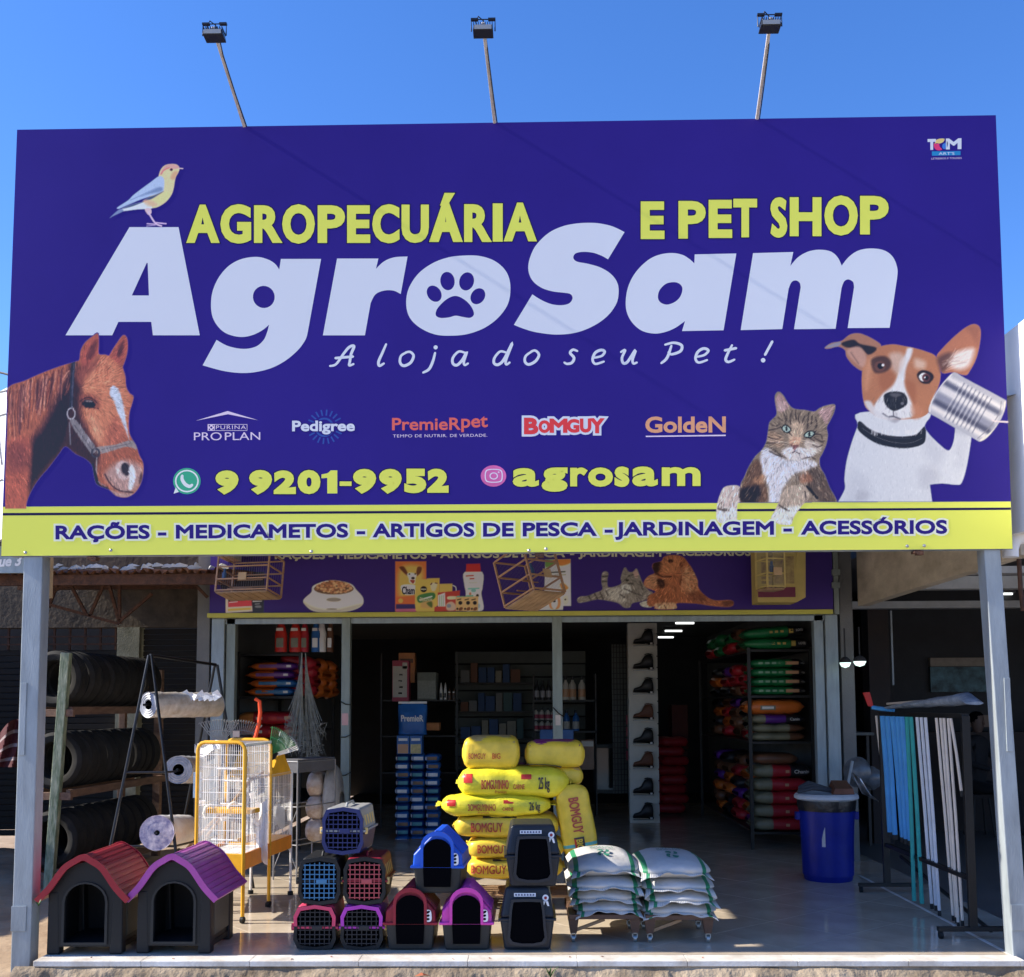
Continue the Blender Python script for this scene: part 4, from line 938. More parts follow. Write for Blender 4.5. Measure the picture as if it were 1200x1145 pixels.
p.poly('575,120 620,110 640,140 600,190 570,180', (74, 44, 34), 12); p.poly('650,80 720,70 770,110 740,180 660,190 620,160', (206, 124, 78), 26, .8); p.el(695, 105, 18, 12, (70, 36, 26), 0, 8); p.line('590,190 640,215 700,215', 9, (84, 44, 34), 8); p.poly('780,150 850,165 890,290 850,340 790,330 765,270', (212, 138, 96), 20); p.line('765,120 775,200 760,270', 12, (130, 66, 42), 12)
for i in range(60): x, y = R_.uniform(770, 880), R_.uniform(150, 320); p.line([(x, y), (x + R_.uniform(-8, 8), y + 26)], 6, R_.choice([(230, 165, 124), (160, 84, 52), (196, 116, 76)]), 8, .6)
p.poly('520,210 590,200 610,260 560,310 515,270', (206, 138, 98), 20, .9); p.poly('600,235 650,240 650,290 615,290', (84, 46, 34), 14); p.poly('560,340 720,320 760,380 600,400', (176, 96, 58), 24, .9); p.poly('800,330 900,330 960,390 880,400', (140, 76, 52), 30, .8); p.poly('590,405 720,400 735,440 600,445', (222, 166, 126), 14); p.line('650,415 665,440', 6, (90, 50, 36)); p.poly('1060,390 1130,385 1135,412 1080,425', (120, 66, 46), 14, .8)
for i in range(130): x, y = R_.uniform(530, 1000), R_.uniform(200, 420); p.line([(x, y), (x + R_.uniform(4, 14), y + 14)], 5, R_.choice([(222, 150, 106), (150, 76, 46), (200, 120, 78)]), 7, .4)
p.hair(3000, 10, 24, 4, .4, lambda x, y: math.atan2(y - 200, x - (400 if x < 500 else 720)), 8, .6); p.tone(.72, .88, 1.15); p.fur(.07, 1.3, 2, 5)
p.mesh('pets_print', ban, bn(3), PRINT, ILL2, bg2)
# food packets printed left, centre and right (behind the hanging cages)
p = Paint((257, 670, 312, 720), (240, 640, 10), .7)
p.poly('180,300* 700,300* 690,780* 240,788* 245,560* 180,480*', (30, 26, 36), base=True, smooth=False); p.poly('240,570* 275,570* 275,710* 555,700* 560,765* 245,785*', (214, 164, 150), smooth=False); p.poly('275,650* 550,628* 552,700* 275,715*', (196, 50, 56), smooth=False); p.poly('270,735* 540,720* 540,745* 270,762*', (196, 150, 60), smooth=False)
p.line([(565, 648), (665, 645)], 12, (180, 180, 180), 6); p.line([(590, 678), (640, 676)], 8, (160, 160, 160), 6); p.poly('590,700 650,695 660,720 600,722', (150, 150, 150), 10, .6); p.line([(290, 660), (380, 652)], 9, (230, 190, 190), 6)
p.mesh('food_print', ban, bn(3), PRINT, ILL2, bg2)
mb = MB(); word(mb, 'PRO PLAN', 269, 303, 695.5, 699.2, bold=.0, fn=bn(4)); mb.build('lettering', pm('muted gold print', (.35, .33, .28), .5, var=0), ban, True)
p = Paint((624, 655, 670, 716), (580, 640, 10), .7)
p.poly('590,160* 885,150* 890,700* 800,700* 795,745* 450,750* 450,660* 580,600*', (206, 204, 190), base=True, smooth=False); p.poly('590,160 680,165 720,200 600,250', (96, 130, 60), 20); p.poly('680,160 880,150 880,200 760,230', (216, 110, 50), 20); p.line([(640, 310), (820, 300)], 16, (60, 60, 60), 8); p.line([(700, 340), (830, 335)], 8, (120, 110, 90), 6); p.poly('480,640 600,620 600,700 470,710', (90, 170, 160), 20)
p.poly('630,620 680,575 740,580 770,640 750,730 650,730', (196, 120, 80), 14); p.poly('665,610 720,605 735,680 700,740 665,700', (230, 224, 214), 14); p.el(695, 645, 18, 14, (30, 24, 28)); p.el(672, 612, 7, 7, (30, 24, 28)); p.el(722, 608, 7, 7, (30, 24, 28)); p.poly('800,600 850,580 860,660 810,690', (206, 190, 170), 12); p.el(825, 625, 10, 9, (30, 24, 28)); p.poly('760,450 800,430 860,490 800,520', (180, 120, 60), 14)
p.mesh('food_print', ban, bn(3), PRINT, ILL2, bg2)

# ================================================================== LEFT NEIGHBOUR
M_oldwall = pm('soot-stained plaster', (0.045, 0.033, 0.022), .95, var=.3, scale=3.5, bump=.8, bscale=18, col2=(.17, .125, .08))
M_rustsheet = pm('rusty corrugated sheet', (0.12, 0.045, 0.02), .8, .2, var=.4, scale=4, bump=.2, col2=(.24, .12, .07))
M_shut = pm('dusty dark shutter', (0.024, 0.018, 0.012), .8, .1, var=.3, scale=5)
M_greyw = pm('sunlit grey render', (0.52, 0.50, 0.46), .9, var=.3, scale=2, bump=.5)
YN = 6.0
nb = thing('neighbour_building', 'old soot-stained building with roller shutters and rusty awning left of the shop', 'building', (-6, YN, 0))
xa, xb_ = at(-180, 700, YN).x, XL0 - .17
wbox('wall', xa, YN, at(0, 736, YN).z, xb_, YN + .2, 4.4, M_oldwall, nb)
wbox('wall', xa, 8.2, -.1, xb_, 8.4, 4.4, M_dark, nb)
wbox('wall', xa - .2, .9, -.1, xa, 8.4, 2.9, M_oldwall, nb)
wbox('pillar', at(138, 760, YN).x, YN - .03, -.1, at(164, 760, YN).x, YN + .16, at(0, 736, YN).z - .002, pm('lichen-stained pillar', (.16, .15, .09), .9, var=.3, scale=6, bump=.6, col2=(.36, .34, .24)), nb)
zsh = at(0, 736, YN).z
n = 34
for k in range(n):      # shutter slats
    z = zsh - .02 - k * .068
    if z < .0: break
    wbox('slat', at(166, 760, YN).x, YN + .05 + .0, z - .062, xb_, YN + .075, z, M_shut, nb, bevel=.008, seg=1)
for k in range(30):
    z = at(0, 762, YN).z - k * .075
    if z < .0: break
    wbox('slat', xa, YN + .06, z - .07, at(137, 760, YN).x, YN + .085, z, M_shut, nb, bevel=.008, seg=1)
for i in range(9):      # grille above the wide shutter
    x = at(-10 + i * 18, 750, YN).x; wbox('grille_bar', x - .012, YN + .03, at(0, 762, YN).z, x + .012, YN + .055, zsh, M_rust, nb)
for y_ in (746, 755): z = at(60, y_, YN).z; wbox('grille_bar', xa, YN + .015, z - .01, at(137, 760, YN).x, YN + .028, z + .01, M_rust, nb)
# awning: corrugated sheets on rusty beams
za = at(150, 672, 3.2).z
nc = 130; xA, xB = at(-60, 672, 3.2).x, at(243, 672, 3.2).x + .25
P = [[(xA + (xB - xA) * i / nc, y, za + .02 + dz + .022 * math.cos(i * 1.7) + .01 * math.sin(i * .37)) for y, dz in ((3.2 + .03 * math.sin(i * 2.1), 0), (YN, .28))] for i in range(nc + 1)]
MB().grid(P).build('awning_sheet', M_rustsheet, nb, True)
mb = MB(); mb.obox((xA, 3.3, za - .05), (xB, 3.3, za - .05), .06, .10); mb.build('beam', M_rust, nb, True)
mb = MB(); mb.obox((xA, 4.6, za + .05), (xB, 4.6, za + .05), .06, .10); mb.build('beam', M_rust, nb, True)
def trs(pts_, r=.018, Y=4.0, name='truss_bar'):
    a, b = pts_; m_ = MB(); m_.obox(at(*a, Y), at(*b, Y), r * 1.6, r * 1.6, up=(0, 1, 0)); m_.build(name, M_rust, nb, True)
for a, b in (((56, 695), (95, 680)), ((56, 708), (139, 731)), ((68, 682), (57, 712)), ((82, 684), (101, 720)), ((122, 684), (105, 722)), ((128, 686), (140, 730)), ((140, 684), (140, 731)), ((140, 728), (178, 696)), ((100, 683), (142, 683)), ((220, 676), (243, 700))): trs((a, b))
# grey render and broken sheet edges above the awning
wbox('parapet', xa, 6.8, 3.0, xb_ + .1, 7.0, 3.9, M_greyw, nb)
rr = random.Random(5)
for i in range(26):
    x = xA + .9 + (xB - xA - 1.0) * i / 26; y = 3.15 + rr.uniform(0, .25); s_ = rr.uniform(.03, .09)
    mb = MB(); z_ = za + .055; mb.add([(x, y, z_), (x + s_ * 1.5, y + .02, z_ + rr.uniform(0, .03)), (x + s_ * 1.3, y + s_, z_ + .03), (x + .1 * s_, y + s_ * .8, z_ + .04), (x + s_ * .6, y + .4 * s_, z_ + .045)], [(0, 1, 4), (1, 2, 4), (2, 3, 4), (3, 0, 4)])
    mb.build('broken_sheet_edge', M_greyw, nb, True)
pa_ = at(48, 655, 1.2); pb_ = at(56, 700, 1.2); wbox('bracket_post', pa_.x, 1.2, pb_.z, pb_.x, 1.28, pa_.z + .3, pm('beige paint', (.30, .24, .17), .7, var=.2), nb)
# small grey fascia with white italic lettering, cut by the frame, and the angled white board above
fas = thing('fascia_sign', 'grey-blue fascia board with white italic lettering at the left edge', 'sign', at(0, 660, 3.05))
Yq = 3.05
a, b = at(-70, 672, Yq), at(28.5, 672, Yq)
wbox('board', a.x, Yq, a.z, b.x, Yq + .05, at(10, 640, Yq).z, M_frame2, fas)
mb = MB(); word(mb, 'que 3', -9, 25.5, 652, 664.5, 663.0, bold=.05, shear=.25, fn=lambda x, y: at(x, y, Yq - .003)); mb.build('lettering', pm('white paint', (.8, .8, .8), .5, var=.03), fas, True)
wb = thing('white_board', 'sunlit white advertising board at the far left behind the billboard edge', 'sign', at(0, 600, 3.2))
mb = MB(); q0, q1 = at(-110, 470, 4.2), at(16, 455, 2.6)
zlo, zhi = at(8, 634, 2.8).z, at(8, 458, 2.8).z
mb.hexa([(q0.x, q0.y, zlo), (q1.x, q1.y, zlo), (q1.x + .03, q1.y + .05, zlo), (q0.x + .03, q0.y + .05, zlo)], [(q0.x, q0.y, zhi - .1), (q1.x, q1.y, zhi), (q1.x + .03, q1.y + .05, zhi), (q0.x + .03, q0.y + .05, zhi - .1)])
mb.build('panel', pm('white sheet', (.82, .82, .80), .5, var=.05), wb, True)
def wbp(x, y, Yd=.0):
    t = (x + 110) / 126.; return Vector((q0.x + (q1.x - q0.x) * t, q0.y + (q1.y - q0.y) * t - .01, at(x, y, q0.y + (q1.y - q0.y) * t).z))
for L_ in (((0, 545), (3, 512), (7, 545)), ((0, 565), (8, 562)), ((0, 488), (9, 485)), ((0, 460), (12, 457))):
    mb = MB(); mb.tube([wbp(*p_) for p_ in L_], .006, 6); mb.build('line_mark', pm('grey print', (.25, .25, .27), .6, var=0), wb, True)
ca = MB(); ca.tube([at(-40, 428, 3.4), at(-10, 434, 3.3), at(6, 438, 3.2), at(40, 448, 3.0)], .012, 6)
o = ca.build('power_cable', M_blackpl); tag(o, 'thin black cable crossing the sky at the far left edge', 'cable')

# ================================================================== RIGHT NEIGHBOUR
rb = thing('side_bar', 'dark open room to the right of the shop with pale ceiling beams', 'building', (5, 4, 0))
M_brown = pm('dark brown wall', (.035, .025, .022), .8, var=.3, bump=.2)
wbox('wall', 3.4, 9.2, -.05, 13, 9.4, 3.6, M_brown, rb)
wbox('wall', 12, .5, -.05, 12.2, 9.2, 3.6, M_dark, rb)
wbox('ceiling', 3.50, 1.2, 3.15, 13, 9.2, 3.25, M_ceil, rb)
wbox('wall', 3.47, 6.3, -.05, 3.55, 9.2, 3.2, M_dark, rb)
for py_, Y_, w_ in ((690, 3.2, .12), (712.5, 5.2, .08), (672, 2.2, .06)):
    z = at(1100, py_, Y_).z; wbox('beam', 3.5, Y_, z, 12.5, Y_ + .15, z + w_, pm('pale beam', (.42, .42, .40), .7, var=.15, scale=6), rb)
wbox('column', at(1019, 800, 5.4).x, 5.4, 0, at(1043, 800, 5.4).x, 5.65, 3.14, M_brown, rb)
wbox('pipe', at(1046, 800, 5.2).x, 5.2, at(0, 808, 5.2).z, at(1048, 800, 5.2).x, 5.22, at(0, 722, 5.2).z, M_galv, rb)
YW = 7.6
wn = MB(); a, b = at(1091, 812, YW), at(1175, 812, YW)
wbox('blind', a.x, YW - .02, at(1100, 781, YW).z, b.x, YW + .06, at(1100, 771, YW).z, pm('dusty blind', (.30, .25, .20), .8, var=.2, scale=10), rb)
wbox('window', a.x, YW, at(1100, 811, YW).z, b.x, YW + .03, at(1100, 781.5, YW).z, pm('glass with painted reflections', (.004, .008, .010), .3, .3, var=.4, scale=7, col2=(.06, .12, .14), spec=.2), rb)  # dark cyan patches in the glass colour stand for reflected trees
wbox('wall', a.x - .7, YW + .07, 0, 12, YW + .12, 3.14, M_dark, rb)
wbox('counter', at(1050, 840, 6.6).x, 6.6, 0, 12, 7.1, at(1100, 858, 6.6).z, M_brown, rb)
def round_lamp(px, py, r, label):
    c_ = at(px, py, 3.9); t = thing('round_lamp', label, 'lamp', c_, group='round lamps in the side room')
    m_ = MB(); m_.lathe([(0.0001, -.05), (r * .7, -.035), (r, 0), (r * .8, .03), (.0001, .04)], 20, c_, 'z'); m_.build('globe', M_tube2, t, True, smooth=True)
    m_ = MB(); m_.lathe([(r * 1.05, .004), (r * .95, .03), (r * .4, .06), (.0001, .065)], 20, c_, 'z'); m_.build('shade', M_dark, t, True, smooth=True)
    m_ = MB(); m_.tube([c_ + Vector((0, 0, .03)), c_ + Vector((0, 0, .35))], .008, 6); m_.build('stem', M_dark, t, True)
M_tube2 = pm('lit globe', (0.75, 1.0, 0.92), .3, var=0, emit=.8)
round_lamp(990.5, 777, .055, 'left round white lamp seen just right of the shop door post'); round_lamp(1007.5, 775.5, .062, 'right round white lamp next to the dark column in the side room')
tube_light(981, 994, 733.4, 3.0, 'lit tube just right of the shop door post', 'lit tubes in the side room')
tube_light(1176, 1186, 696, 3.05, 'lit tube right of the right billboard post', 'lit tubes in the side room')
tube_light(1091, 1101, 765.5, 2.6, 'small lit tube above the dusty blind', 'lit tubes in the side room')
# white side wall, grey round column and pipes at the right edge
M_white = pm('white wall paint', (.80, .79, .76), .6, var=.06, scale=3)
wz0, wz1 = 2.70, at(1190, 366, 0).z
mb = MB(); A_, B_ = Vector((3.165, .2, 0)), Vector((3.465, -.9, 0)); th = Vector((.09, .03, 0)); up3 = lambda z: Vector((0, 0, z))
mb.hexa([A_ + up3(wz0), B_ + up3(wz0 - .0), B_ + th + up3(wz0), A_ + th + up3(wz0)], [A_ + up3(wz1 - .12), B_ + up3(wz1 + .12), B_ + th + up3(wz1 + .12), A_ + th + up3(wz1 - .12)])
o = tag(origin(mb.build('white_wall', M_white), (3.27, 0, 2.7)), 'sunlit white wall panel at the right edge beside the billboard', 'wall')
col_ = thing('round_column', 'grey round column with painted sun patches at the right edge of the photo', 'column', (3.505, .17, -.05))
m_ = MB(); m_.lathe([(.19, 0), (.19, 2.27), (.185, 2.28), (.0001, 2.28)], 32); m_.build('shaft', pm('grey plaster with painted sun patches', (.22, .22, .24), .8, var=.4, scale=6, bump=.4, col2=(.5, .48, .46)), col_, smooth=True)  # lighter patches in the plaster colour stand for sunlight
pp = thing('drain_pipe', 'white plastic elbow pipe beside the lower right corner of the billboard', 'pipe', at(1190, 640, .2))
pts3 = [at(1184, 653, .2), at(1184, 643, .2), at(1187, 634, .2), at(1194, 629, .2), at(1215, 628, .2)]
m_ = MB(); m_.tube(pts3, .052, 16); m_.build('elbow', M_white, pp, True, smooth=True)
m_ = MB(); m_.tube([at(1183, 624, .17), at(1200, 622, .17), at(1230, 618, .17)], .018, 8); m_.build('clip', M_blackpl, pp, True)
m_ = MB(); m_.tube([at(1194, 655, .3), at(1196, 690, .3), at(1199, 716, .3)], .016, 8); o = m_.build('rusty_pipe', M_rust); tag(o, 'thin rusty pipe above the round column at the right edge', 'pipe')
# ================================================================== GOODS
def plastic(name, c, rough=.38, var=.14, bump=.10): return pm(name, c, rough, var=var, scale=6, bump=bump, bscale=70, spec=.3)
M_char = plastic('charcoal plastic', (.011, .012, .013), .5)
M_char2 = plastic('dark grey plastic', (.024, .025, .024), .5)
M_red = plastic('brick red plastic', (.30, .018, .028)); M_mag = plastic('magenta plastic', (.36, .07, .30)); M_pink = plastic('hot pink plastic', (.62, .06, .38))
M_blue = plastic('bright blue plastic', (.015, .10, .55)); M_dkred = plastic('dark red plastic', (.26, .015, .03))
M_black = pm('black void', (.003, .003, .004), .9, var=0, spec=0.0)  # paints the shade inside openings; also plain black for hair and marks
M_metal = pm('black enamelled tube', (.012, .012, .013), .35, .3, var=.1)

def arch_pts(w, h, r_top=None, n=10, cx=0.0, z0=0.0):
    """door outline: straight sides with a round head"""
    r = w / 2; o = [(cx - r, z0), (cx + r, z0)]
    o += [(cx + r * math.cos(a), z0 + h - r * .9 + r * .9 * math.sin(a)) for a in [math.pi * i / n for i in range(n + 1)]]
    return o
def plate(loops, thick, y, mat, name, parent, **k):
    """plate in the XZ plane with openings, its front at y"""
    v, f = fill(loops, thick); mb = MB()
    mb.add([(a, y + thick / 2 - c, b) for a, b, c in v], f)
    return mb.build(name, mat, parent, **k)
# ------------------------------------------------ large kennels
def kennel(name, label, roofmat, loc, rz=0.0, W=.47, D=.50, He=.40, Hr=.60):
    t = thing(name, label, 'kennel', loc, rz, group='large plastic kennels at the front left')
    hw = W / 2
    gable = [(-hw, .05), (hw, .05), (hw, He), (hw * .62, He + (Hr - He) * .62), (hw * .25, Hr - .025), (0, Hr - .012), (-hw * .25, Hr - .025), (-hw * .62, He + (Hr - He) * .62), (-hw, He)]
    plate([gable, arch_pts(.265, .375, z0=.075)], .025, .0, M_char, 'front_wall', t, bevel=.004)
    plate([gable], .02, D - .02, M_char, 'rear_wall', t)
    fr = spline([(p[0], p[1]) for p in arch_pts(.295, .40, z0=.062)], 1); ip = arch_pts(.262, .372, z0=.078)
    plate([fr, ip], .014, -.012, M_char2, 'door_rim', t, bevel=.003)
    for s in (-1, 1):
        mb = MB(); x = s * (hw - .012); mb.box(min(x, x - s * .02), .02, .05, max(x, x - s * .02), D - .02, He); mb.build('side_wall', M_char, t)
        mb = MB(); x = s * (hw - .006); a, b = sorted((x, x + s * .01)); mb.box(a, .09, .10, b, D - .10, He - .07); mb.build('side_panel', plastic('greenish grey plastic', (.055, .062, .05), .5), t, bevel=.004)
        for y in (.0, D - .085):
            c_ = MB(); pr = [(s * (hw - .075), 0), (s * (hw + .008), 0), (s * (hw + .006), He), (s * (hw - .06), He)]
            c_.prism(pr if s > 0 else pr[::-1], y - .004, y + .08); c_.build('corner_post', M_char, t, bevel=.010)
        mb = MB(); mb.box(min(x, x - s * .03), .08, .03, max(x, x - s * .03), D - .08, .06); mb.build('skirt', M_char, t)
    mb = MB(); mb.box(-hw + .05, .03, .05, hw - .05, D - .03, .07); mb.build('base', M_char2, t)
    # curved roof with slats running front to back
    ew = hw + .055; prof = []
    ctrl = spline([(-ew, He - .055), (-ew * .72, He + .03), (-ew * .42, He + .15), (-ew * .18, Hr - .002), (0, Hr + .022), (ew * .18, Hr - .002), (ew * .42, He + .15), (ew * .72, He + .03), (ew, He - .055)], 6, False)
    L_ = [0]
    for a, b in zip(ctrl, ctrl[1:]): L_.append(L_[-1] + math.hypot(b[0] - a[0], b[1] - a[1]))
    rows = 20
    def pos(u, off):
        s = u * L_[-1]; i = max(k for k in range(len(L_)) if L_[k] <= s + 1e-9); i = min(i, len(ctrl) - 2)
        f = (s - L_[i]) / (L_[i + 1] - L_[i]); a, b = ctrl[i], ctrl[i + 1]; dx, dz = b[0] - a[0], b[1] - a[1]; l = math.hypot(dx, dz)
        return (a[0] + dx * f - dz / l * off, a[1] + dz * f + dx / l * off)
    mb = MB(); up_ = []
    for r in range(rows):
        for q in (0.02, .5, .98): up_.append(pos(min(1, (r + q) / rows), .018 if q != .02 else .014))
        up_.append(pos(min(1, (r + .99) / rows), .011))
    lo_ = [pos(i / 30, -.004) for i in range(31)]
    mb.prism(up_ + lo_[::-1], -.05, D + .09); mb.build('roof', roofmat, t, bevel=0)
    mb = MB(); fu = [pos(i / 40, .024) for i in range(41)]; fl_ = [pos(i / 40, -.016) for i in range(41)]
    mb.prism(fu + fl_[::-1], -.062, -.045); mb.build('roof_edge', roofmat, t, smooth=True)
    mb = MB(); mb.prism(fu + fl_[::-1], D + .088, D + .102); mb.build('roof_edge', roofmat, t, smooth=True)
    return t
p1 = fl(98, 1119); p2 = fl(203, 1117.5)
kennel('kennel', 'large charcoal plastic kennel with brick red ribbed roof beside the left post', M_red, (p1.x, .075, 0), .02)
kennel('kennel', 'large charcoal plastic kennel with magenta ribbed roof right of the red-roofed one', M_mag, (p2.x, .10, 0), -.02)

# ------------------------------------------------ small kennels with moulded lids
def small_kennel(label, mat, loc, W=.335, D=.42, rz=0.0, H=.40):
    t = thing('small_kennel', label, 'kennel', loc, rz, group='small two-part kennels in the front row')
    hw = W / 2; hb = .175
    lo = MB(); lo.hexa([(-hw * .84, 0, 0), (hw * .84, 0, 0), (hw * .84, D, 0), (-hw * .84, D, 0)], [(-hw * .95, -.01, hb), (hw * .95, -.01, hb), (hw * .95, D + .01, hb), (-hw * .95, D + .01, hb)]); lo.build('lower_shell', M_char2, t, bevel=.015)
    gable = [(-hw, hb - .01), (hw, hb - .01), (hw * .96, hb + .075), (hw * .55, H - .078), (hw * .10, H - .002), (-hw * .10, H - .002), (-hw * .55, H - .078), (-hw * .96, hb + .075)]
    door = arch_pts(W * .56, .20, z0=hb - .03)
    mb = MB(); mb.prism(gable, .0, D); mb.build('lid', mat, t, bevel=.014, seg=3)
    rim = MB(); rim.box(-hw - .012, -.016, hb - .012, hw + .012, D + .014, hb + .006); rim.build('lid_rim', mat, t, bevel=.006)
    fr = arch_pts(W * .66, .235, z0=hb - .005); plate([fr, arch_pts(W * .55, .205, z0=hb - .004)], .014, -.022, mat, 'arch_trim', t, bevel=.004)
    # doorway: flat black plate over both shells, its colour stands for inner shade
    o_ = [(-W * .26, .045), (W * .26, .045), (W * .28, hb)] + arch_pts(W * .56, .20, z0=hb - .02)[2:] + [(-W * .28, hb)]
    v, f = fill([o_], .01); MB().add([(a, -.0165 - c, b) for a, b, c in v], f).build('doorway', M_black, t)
    for i in range(8):
        y = .06 + i * .045; r_ = MB()
        r_.tube([(hw * .96 + .002, y, hb + .075), (hw * .55 + .004, y, H - .075), (hw * .10, y, H + .001), (-hw * .10, y, H + .001), (-hw * .55 - .004, y, H - .075), (-hw * .96 - .002, y, hb + .075)], .006, 6); r_.build('ridge', mat, t)
    st = MB(); v, f = fill([spline([(hw * .60, hb + .015), (hw * .82, hb + .015), (hw * .84, hb + .06), (hw * .78, hb + .085), (hw * .60, hb + .085), (hw * .55, hb + .06)], 4)]); st.add([(a, -.0185, b) for a, b, c in v], f); st.build('sticker', pm('white label', (.75, .75, .75), .4, var=0), t)
    for k in range(3):
        v, f = fill([ell(hw * .70, hb + .028 + k * .022, .012 + .004 * (k == 2), .008, 15 * k, 8)]); MB().add([(a, -.0192, b) for a, b, c in v], f).build('sticker_mark', M_black, t)
    return t
small_kennel('small kennel with dark red lid beside the stacked pet carriers', M_dkred, (fl(481, 1113).x, .19, 0))
small_kennel('small kennel with pink lid next to the black litter boxes', M_pink, (fl(547, 1113).x, .19, 0))
small_kennel('small kennel with bright blue lid standing on the red and pink ones', M_blue, (at(513, 1045, .24).x, .22, at(513, 1047, .22).z), rz=-.05)
# ------------------------------------------------ covered litter boxes
def litter_box(label, loc, W=.355, D=.45, H=.40, rz=0.0):
    t = thing('litter_box', label, 'litter box', loc, rz, group='black covered litter boxes')
    hw = W / 2
    mb = MB(); mb.hexa([(-hw * .84, 0, 0), (hw * .84, 0, 0), (hw * .84, D, 0), (-hw * .84, D, 0)], [(-hw, -.01, .20), (hw, -.01, .20), (hw, D + .01, .20), (-hw, D + .01, .20)]); mb.build('lower_shell', M_lit, t, bevel=.02, seg=3)
    mb = MB(); mb.hexa([(-hw, -.005, .203), (hw, -.005, .203), (hw, D, .203), (-hw, D, .203)], [(-hw * .80, .03, H), (hw * .80, .03, H), (hw * .80, D - .03, H), (-hw * .80, D - .03, H)]); mb.build('hood', M_lit, t, bevel=.022, seg=3)
    mb = MB(); mb.box(-hw - .012, -.02, .19, hw + .012, D + .018, .207); mb.build('rim', M_lit, t, bevel=.005)
    fr = spline([(-W * .31, .045), (W * .31, .045), (W * .34, .16), (W * .30, .31), (W * .22, .33), (-W * .22, .33), (-W * .30, .31), (-W * .34, .16)], 3)
    inn = [(a * .86, .18 + (b - .18) * .88) for a, b in fr]
    v, f = fill([fr, inn], .02); MB().add([(a, -.024 + (b - .19) * .06 * (b > .2) - c, b) for a, b, c in v], f).build('opening_frame', M_lit, t)
    v, f = fill([inn], .004); MB().add([(a, -.0225 + (b - .19) * .06 * (b > .2) - c, b) for a, b, c in v], f).build('opening', M_black, t)  # black sheet in the frame, painted shade of the box inside
    mb = MB(); mb.add([(-W * .24, -.006, .344), (W * .16, -.006, .344), (W * .16, -.002, .366), (-W * .24, -.002, .366)], [(0, 1, 2, 3)]); mb.build('label_strip', pm('white label', (.75, .75, .75)), t)
    for i in range(7): x = -W * .22 + i * .019; mb = MB(); mb.add([(x, -.0068, .349), (x + .012, -.0068, .349), (x + .012, -.0035, .361), (x, -.0035, .361)], [(0, 1, 2, 3)]); mb.build('label_print', M_ltx, t, kind='stuff')
    ro = MB(); ro.add([(W * .34 + .021 * math.cos(a), -.0105 + .02 + (.335 + .021 * math.sin(a) - .335) * .15 - .012, .335 + .021 * math.sin(a)) for a in [k * .5 for k in range(12)]], [tuple(range(12))]); ro.build('rosette', pm('white label', (.75,) * 3), t)
    for s in (-1, 1): mb = MB(); x = W * .34 + s * .008; mb.add([(x - .008, -.013, .315), (x + .008, -.013, .315), (x + s * .01 + .006, -.0155, .285), (x + s * .01 - .006, -.0155, .285)], [(0, 1, 2, 3)]); mb.build('ribbon', pm('white label', (.75,) * 3), t)
    mb = MB(); mb.add([(W * .34 + .010 * math.cos(a), -.0045, .335 + .010 * math.sin(a)) for a in [k * .6 for k in range(10)]], [tuple(range(10))]); mb.build('rosette_mark', M_dkred, t)
    return t
M_lit = plastic('blue-black plastic', (.018, .021, .028), .36); M_ltx = pm('grey print ink', (.12, .13, .2), .5, var=0)
litter_box('lower black covered litter box standing on the floor edge', (fl(618, 1113).x, .19, 0))
litter_box('upper black covered litter box stacked on the lower one', (at(624, 1043, .2).x + .005, .21, .402), rz=.03, H=.40)

